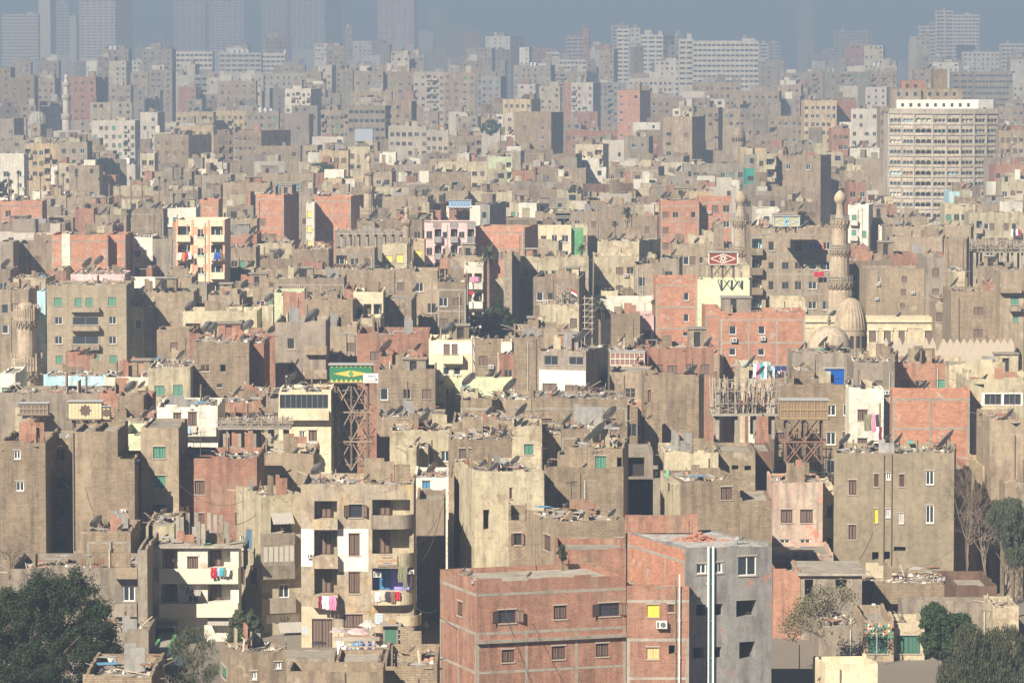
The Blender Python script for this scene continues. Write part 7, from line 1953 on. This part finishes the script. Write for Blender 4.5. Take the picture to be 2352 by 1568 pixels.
# antennas
def antenna(x, y, h, label):
    p, r = surf(x, y); m = MB().mat(simple('raw_steel', (.15, .12, .1))); m.tube((0, 0, 0), (0, 0, h), .025, n=5)
    m.bar((-.5, 0, h * .93), (.6, .1, h * .96), .03)
    for k in range(5): m.bar((-.4 + .22 * k, -.25, h * .935), (-.4 + .22 * k, .25, h * .935), .02)
    tag(m.build('roof_antenna', None, p), label, 'antenna')
for x, y, h, w in ((1349, 1170, 2.8, 'on the blue recess brick house wall'), (330, 838, 2.2, 'standing in the shaded court by green shutter house'), (460, 1180, 3.2, 'behind the white post roofed house'), (444, 1175, 2.4, 'left of the tallest one behind white post roofed house'), (1544, 960, 2.5, 'beside the big dish above blank tan block'), (878, 940, 2.6, 'before the brick wall right of green loft'), (895, 950, 2.4, 'slightly right, before the brick wall by green loft'), (2330, 1035, 3.5, 'on the tan house at right edge'), (1246, 1140, 2.5, 'by the blank plaster house corner'), (1230, 1310, 2.2, 'leaning over front brick terrace')): antenna(x, y, h, 'thin rooftop aerial ' + w)
# yard furniture
def chair(x, y, az, label):
    p, r = surf(x, y); o = empty('chair', p, az); w = simple('dark_chair_wood', (.18, .07, .05)); m = MB().mat(w); m.box(-.22, .22, -.22, .22, .42, .47); m.build('seat', o); m = MB().mat(w); m.box(-.22, .22, .19, .22, .6, .95); m.build('backrest', o)
    for a, b in ((-.2, -.2), (.2, -.2), (-.2, .2), (.2, .2)): m = MB().mat(w); m.bar((a, b, 0), (a, b, .42 if b < 0 else .95), .04); m.build('leg', o)
    tag(o, label, 'chair')
chair(693, 1556, .3, 'left wooden chair in the walled roof yard'); chair(748, 1558, -1.2, 'right wooden chair by yard table'); chair(757, 1550, 2.2, 'toppled looking chair against the yard wall')
p, r = surf(722, 1560); o = empty('table', p); m = MB().mat(simple('plank_weathered', (.27, .22, .17))); m.box(-.5, .5, -.35, .35, .7, .75); m.build('tabletop', o)
for a, b in ((-.45, -.3), (.45, -.3), (-.45, .3), (.45, .3)): m = MB().mat(simple('plank_weathered', (.27, .22, .17))); m.bar((a, b, 0), (a, b, .7), .05); m.build('leg', o)
tag(o, 'small weathered table between chairs in roof yard', 'table')
p, r = surf(795, 1562); o = empty('cabinet', p, -.3); m = MB().mat(simple('crate_wood', (.35, .22, .12))); m.box(-.4, .4, -.3, .3, 0, 1.1); m.build('body', o)
for k in (-1, 1): m = MB().mat(simple('cabinet_door', (.28, .17, .09))); m.box(-.38 if k < 0 else .01, -.01 if k < 0 else .38, -.33, -.303, .05, 1.05); m.build('door', o)
tag(o, 'old wooden cabinet at the right of the roof yard', 'cabinet')
chair(1832, 1078, .5, 'blue chair on the peeling pink house terrace')
# shop dressings
r = by('green shop front'); q = MB(); z0_ = r['z0']
tc = [simple('tile_orange', (.68, .22, .08)), simple('tile_green', (.08, .22, .07)), simple('tile_teal', (.05, .3, .27)), simple('tile_cream', (.7, .64, .5))]
A_, B_ = facade_uv(r, 1987, 1458, 0), facade_uv(r, 2050, 1432, 0); nx, nz = 11, 4; rnd = random.Random(3)
for i in range(nx):
    for j in range(nz):
        cx_ = A_[0] + (B_[0] - A_[0]) * (i + .5) / nx; cz = A_[1] - z0_ + (B_[1] - A_[1]) * (j + .5) / nz; w = (B_[0] - A_[0]) / nx * .55; h = (B_[1] - A_[1]) / nz * .55; q.mat(tc[(i + j * 2 + (i * j) % 3) % 4]); q.add([(cx_ - w, -.02, cz), (cx_, -.02, cz - h), (cx_ + w, -.02, cz), (cx_, -.02, cz + h)], ((0, 1, 2, 3),))
q.mat(WM('G')); q.box(0, r['W'], -.06, -.003, A_[1] - z0_ - .25, A_[1] - z0_ - .08)
q.build('lozenge_tiles', r['obj'])
r = by('small kiosk'); q = MB().mat(WM('y')); zz = facade_uv(r, 360, 1522, 0)[1] - r['z0']; q.mat(simple('signal_yellow', (.72, .55, .03))); q.box(0, r['W'], -.05, -.003, .2, zz); q.build('yellow_band', r['obj'])
def textmesh(body, size, mat, parent, loc, name='lettering', rot=(math.pi / 2, 0, 0)):
    cu = bpy.data.curves.new(name, 'FONT'); cu.body = body; cu.size = size; cu.extrude = .01; cu.align_x = 'CENTER'; cu.align_y = 'CENTER'; cu.resolution_u = 2
    ob = bpy.data.objects.new('tmp', cu); C.objects.link(ob); dg = bpy.context.evaluated_depsgraph_get(); dg.update(); me = bpy.data.meshes.new_from_object(ob.evaluated_get(dg)); C.objects.unlink(ob); bpy.data.objects.remove(ob)
    me.materials.clear(); me.materials.append(mat); o2 = bpy.data.objects.new(name, me); C.objects.link(o2); o2.parent = parent; o2.location = loc; o2.rotation_euler = rot; return o2
for o in list(C.objects):
    if o.type == 'FONT':
        textmesh(o.data.body, o.data.size, o.data.materials[0], o.parent, o.location.copy(), o.name.split('.')[0]); C.objects.unlink(o); bpy.data.objects.remove(o)
p = at(866, 1300, .0380 * F - 1.12); m = MB().mat(simple('old_sign', (.42, .33, .22))); w = 47 * .0379; h = 25 * .0379; m.box(0, w, 0, .05, 0, h); o = m.build('sign_board', None, p); tag(o, 'brown Arabic notice board fixed on third floor curved balcony', 'sign')
textmesh('الاستاذة', .2, simple('sign_ink', (.06, .05, .05)), o, (w / 2, -.012, h * .83), 'black_writing'); textmesh('حقوق بشركات', .24, simple('sign_orange', (.6, .18, .05)), o, (w / 2, -.012, h * .58), 'orange_writing'); textmesh('المحامية', .2, simple('sign_blue2', (.08, .14, .4)), o, (w / 2, -.012, h * .35), 'blue_writing'); textmesh('بالنقض والادارية العليا', .14, simple('sign_ink', (.06, .05, .05)), o, (w / 2, -.012, h * .13), 'small_writing')
r = by('left wing'); A_ = facade_uv(r, 655, 1420, 0); textmesh('الله', .45, simple('sign_ink', (.06, .05, .05)), r['obj'], (A_[0], -.03, A_[1] - r['z0']), 'shop_writing')
r = by('corner apartment'); A_ = facade_uv(r, 862, 1402, 0); textmesh('فاخر محلات الحلوة', .42, simple('sign_ochre', (.45, .26, .08)), r['obj'], (A_[0], -.03, A_[1] - r['z0']), 'wall_writing')
for x, y, w, h in ((838, 1424, 15, 18), (862, 1408, 17, 24), (694, 1438, 11, 16)):
    A_ = facade_uv(r, x, y + h, 0); B_ = facade_uv(r, x + w, y, 0); m = MB().mat(simple('poster_paper', (.5, .56, .58))); m.box(A_[0], B_[0], -.02, -.003, A_[1] - r['z0'], B_[1] - r['z0'])
    m.mat(simple('poster_ink', (.12, .2, .4)))
    for k in range(4): zz = A_[1] - r['z0'] + (B_[1] - A_[1]) * (.2 + .2 * k); m.box(A_[0] + .06, B_[0] - .06, -.024, -.0205, zz, zz + .03)
    m.build('poster', r['obj'])

def wire(x0, y0, x1, y1, s0, s1, sag, label):
    a, b = at(x0, y0, s0 * F), at(x1, y1, s1 * F); m = MB().mat(simple('cable', (.06, .06, .06))); n = 14; pr = a
    for i in range(1, n + 1):
        t = i / n; q = a.lerp(b, t); q.z -= sag * 4 * t * (1 - t); m.tube(pr, q, .022, n=4, caps=False); pr = q
    tag(m.build('overhead_cable'), label, 'cable')
for q in ((1012, 1180, 965, 1290, .0385, .0378, .8, 'slack cable crossing the dark alley, uppermost'), (950, 1388, 1006, 1397, .0372, .0333, .5, 'low cable from corner block to front brick house'), (104, 1030, 168, 1130, .0400, .0402, .5, 'thin black cable down the plaster bay, left'), (400, 1100, 560, 1150, .0405, .0388, 1.2, 'long cable over white post roofed house'), (1030, 1130, 950, 1250, .0385, .0376, 1.0, 'second slack cable lower in the dark alley'), (1094, 1350, 1140, 1568, .0328, .0326, .1, 'black cable hanging down left part of brick front'), (1138, 1338, 1225, 1568, .0328, .0326, .1, 'second black cable slanting across the brick front'), (1890, 1180, 1925, 1120, .0405, .0405, .3, 'short cable beside the broad taupe house'), (2190, 1260, 2030, 1300, .0404, .0404, .9, 'sagging cable along the broad taupe house foot')): wire(*q)

def van(x, y, s, az, c, label, L_=4.4):
    Y = s * F; p = at(x, y, Y); p.z = max(p.z, ground_z(Y)); o = empty('parked_van', p, az); m = MB().mat(simple('van_paint_' + label[:4].strip(), c, .4)); pr = [(-L_ / 2, .35), (L_ / 2, .35), (L_ / 2, 1.0), (L_ / 2 - .7, 1.2), (L_ / 2 - 1.2, 1.85), (-L_ / 2 + .1, 1.95), (-L_ / 2, 1.1)]; k = len(pr)
    m.add([(a, -.85, b) for a, b in pr] + [(a, .85, b) for a, b in pr], (tuple(range(k)), tuple(range(2 * k - 1, k - 1, -1))) + tuple((i, k + i, k + (i + 1) % k, (i + 1) % k) for i in range(k))); m.build('body', o)
    for sd in (-1, 1):
        m = MB().mat(GL()); m.box(-L_ / 2 + .3, L_ / 2 - 1.4, sd * .85 - .01 if sd > 0 else -.87, .87 if sd > 0 else -.84, 1.2, 1.7); m.build('side_window', o)
        for a in (-L_ * .3, L_ * .3): m = MB().mat(simple('tyre', (.02, .02, .02))); m.tube((a, sd * .7, .33), (a, sd * .88, .33), .33, n=14); m.build('wheel', o)
    tag(o, label, 'van')
van(299, 378, .127, 1.2, (.7, .7, .68), 'small white van on the far street below street lamps')
van(361, 1566, .0365, .1, (.1, .13, .2), 'dark blue van roof under the green and yellow kiosk')
for k, (x, yt) in enumerate(((300, 342), (318, 350), (322, 344), (331, 338), (275, 340))): pole(x, yt, yt + 34, .13, ('tallest', 'middle', 'rear', 'rightmost', 'leftmost')[k] + ' thin far street lamp near the square and small van', True, 'street_lamp', r_=.1)
# flag, scaffold tower, billboard
p, r = surf(1311, 762); o = empty('flag', p); m = MB().mat(simple('raw_steel', (.15, .12, .1))); m.tube((0, 0, 0), (0, 0, 2.6), .03, n=6); m.build('pole', o)
for k, c in enumerate(((.5, .02, .02), (.75, .75, .75), (.03, .03, .03))): m = MB().mat(simple('flag_band%d' % k, c)); z = 2.5 - .35 * k; m.add([(0, 0, z), (.5, .05, z - .25), (.9, -.05, z - .55), (.9, -.05, z - .88), (.5, .05, z - .58), (0, 0, z - .34)], ((0, 1, 4, 5), (1, 2, 3, 4))); m.build('stripe', o)
tag(o, 'red white and black flag drooping on a roof near scaffold tower', 'flag')
Y = .0622 * F; a = at(1343, 765, Y); w = 17 * .0622; h = 85 * .0622; o = empty('scaffold_tower', a); m = MB().mat(simple('plank_pale', (.46, .38, .28)))
for x in (0, w):
    for y in (0, 1.2): m.bar((x, y, -2), (x, y, h), .1)
for k in range(6):
    z = h * (k + .7) / 6; m.bar((-.3, 0, z), (w + .3, 0, z), .08); m.bar((0, 0, z - 1), (w, 0, z), .06); m.box(-.2, w + .2, .1, 1.1, z - .15, z - .08)
m.build('pole_frame', o); tag(o, 'tall narrow timber scaffold tower beside the skirted fan palm', 'scaffold')
Y = .141 * F; a = at(796, 334, Y); w = 60 * .141; h = 38 * .141; o = empty('billboard', a); m = MB().mat(simple('billboard_steel', (.12, .1, .1)))
for k in range(6): m.bar((w * k / 5, .3, -6), (w * k / 5, .3, h), .15); m.bar((w * k / 5, .3, 0), (w * ((k + 1) % 6) / 5, .3, h), .08)
m.build('frame', o); m = MB().mat(simple('billboard_face', (.34, .38, .42))); m.box(w * .32, w, 0, .1, 0, h); m.mat(simple('billboard_ochre', (.45, .36, .25))); m.box(w * .33, w * .99, -.02, -.005, .1, h * .25); m.build('panel', o); tag(o, 'faded billboard panel before the strip window office', 'billboard')

# ---------------------------------------------------------------- infill: small low houses squeezed in front of the lower walls
# (built in p2 from extra rows)
# ---------------------------------------------------------------- labels
COLN = dict(f='pale', j='dull cream', t='tan', b='tan brick', k='grey tan', K='taupe', d='brown', r='red brick', R='faded red brick', g='grey', c='cream', w='white', W='off-white', h='pale grey', z='dim hazy', p='pink', y='ochre', Y='pale yellow', n='pale green', a='emerald', A='pale blue', T='turquoise', V='lavender', G='green', D='dark timber', O='cream and orange', o='orange', E='tiled', Z='peeling pink', Q='peeling')
ORD = ['', 'second ', 'third ', 'fourth ', 'fifth ', 'sixth ', 'seventh ', 'eighth ', 'ninth ', 'tenth ', 'eleventh ', 'twelfth ']
def ctr(r): return ((r['x0'] + r['x1']) / 2, (r['yt'] + min(r['yb'], 1568)) / 2)
LM = [(ctr(r), r['short'], r) for r in rows if r['short']]
LM += [((934, 540), 'slim brick minaret', None), ((847, 430), 'stone minaret', None), ((1701, 500), 'bulb topped minaret', None), ((1928, 560), 'tallest minaret', None), ((153, 240), 'white minaret', None), ((62, 820), 'left edge minaret', None), ((1956, 740), 'ribbed dome', None), ((84, 275), 'grey ribbed dome', None), ((2167, 370), 'arcaded curved block', None), ((1128, 610), 'date palm', None), ((1440, 510), 'shaggy fan palm', None), ((810, 950), 'trestle tower loft', None), ((1848, 990), 'ochre lattice loft', None), ((1710, 940), 'scaffolded frame', None), ((195, 945), 'star loft', None), ((1378, 740), 'skirted fan palm', None), ((1144, 740), 'dark conical tree', None)]
buck = {}
for r in rows:
    r['name'] = None
    if r['label']: r['obj']['label'] = r['label']; r['name'] = r['short'] or None
    if r['label'] and r['short']: continue
    c = ctr(r); best = min((l for l in LM if l[2] is not r), key=lambda l: math.hypot(l[0][0] - c[0], (l[0][1] - c[1]) * 1.6)); dx, dy = c[0] - best[0][0], c[1] - best[0][1]
    d = ('left of' if dx < 0 else 'right of') if abs(dx) > abs(dy) else ('behind' if dy < 0 else 'in front of')
    buck.setdefault((COLN[r['m']], r['cat'], d, best[1]), []).append((math.hypot(dx, dy), r))
for (cn, cat, d, lm), L_ in buck.items():
    L_.sort(key=lambda q: q[0])
    for k, (_, r) in enumerate(L_):
        noun = {'apartment building': 'apartment block', 'tower block': 'high block'}.get(cat, cat)
        ph = (ORD[k] if k < len(ORD) else 'far ') + cn + ' ' + noun + ' ' + d + ' ' + lm
        if k == 0: ph = 'nearest ' + ph
        r['name'] = r['name'] or ph
        if not r['obj'].get('label'):
            w = r['W']; sz = 'narrow' if w < 5 else ('wide' if w > 14 else 'flat roofed')
            r['obj']['label'] = ph + (', ' + sz if len(ph.split()) < 13 else '')
for r in rows: r['obj']['category'] = r['cat']; r['obj']['group'] = {'house': 'flat roofed houses of the old town', 'apartment building': 'apartment blocks crowding the city', 'tower block': 'high blocks and towers on the skyline', 'shop': 'small shops along the near street', 'small house': 'small low houses squeezed between bigger ones'}[r['cat']]
bk2 = {}
for o, r, x, y, dm in DISHES: bk2.setdefault(r['i'] if r else -1, []).append((x, o, dm, r))
NUM = ['first', 'second', 'third', 'fourth', 'fifth', 'sixth', 'seventh', 'eighth', 'ninth', 'tenth', 'eleventh', 'twelfth', 'thirteenth', 'fourteenth', 'fifteenth', 'sixteenth']
for i, L_ in bk2.items():
    L_.sort(key=lambda q: q[0])
    for k, (x, o, dm, r) in enumerate(L_):
        nm = r['name'] if r else 'open ground'; nm = ' '.join(nm.split()[:10]); sz = 'big' if dm > 1.25 else 'small'
        lab = (sz + ' dish ' + NUM[min(k, 15)] + ' from left on ' + nm) if len(L_) > 1 else (sz + ' lone dish on ' + nm)
        tag(o, lab, 'satellite dish', 'satellite dishes on the rooftops')
for k, o in enumerate(sorted(TANKS, key=lambda q: px(q.location)[0])):
    x, y = px(o.location); best = min(LM, key=lambda l: math.hypot(l[0][0] - x, l[0][1] - y)); o['label'] = NUM[k % 16] + (' ' if k < 16 else ' later ') + 'white roof tank from left, near ' + best[1]
seen = {}
for o in C.objects:
    l = o.get('label')
    if l and o.parent is None:
        seen.setdefault(l, []).append(o)
for l, L_ in seen.items():
    for k, o in enumerate(L_[1:]): o['label'] = ('lower ' if k == 0 else 'farther ') + l
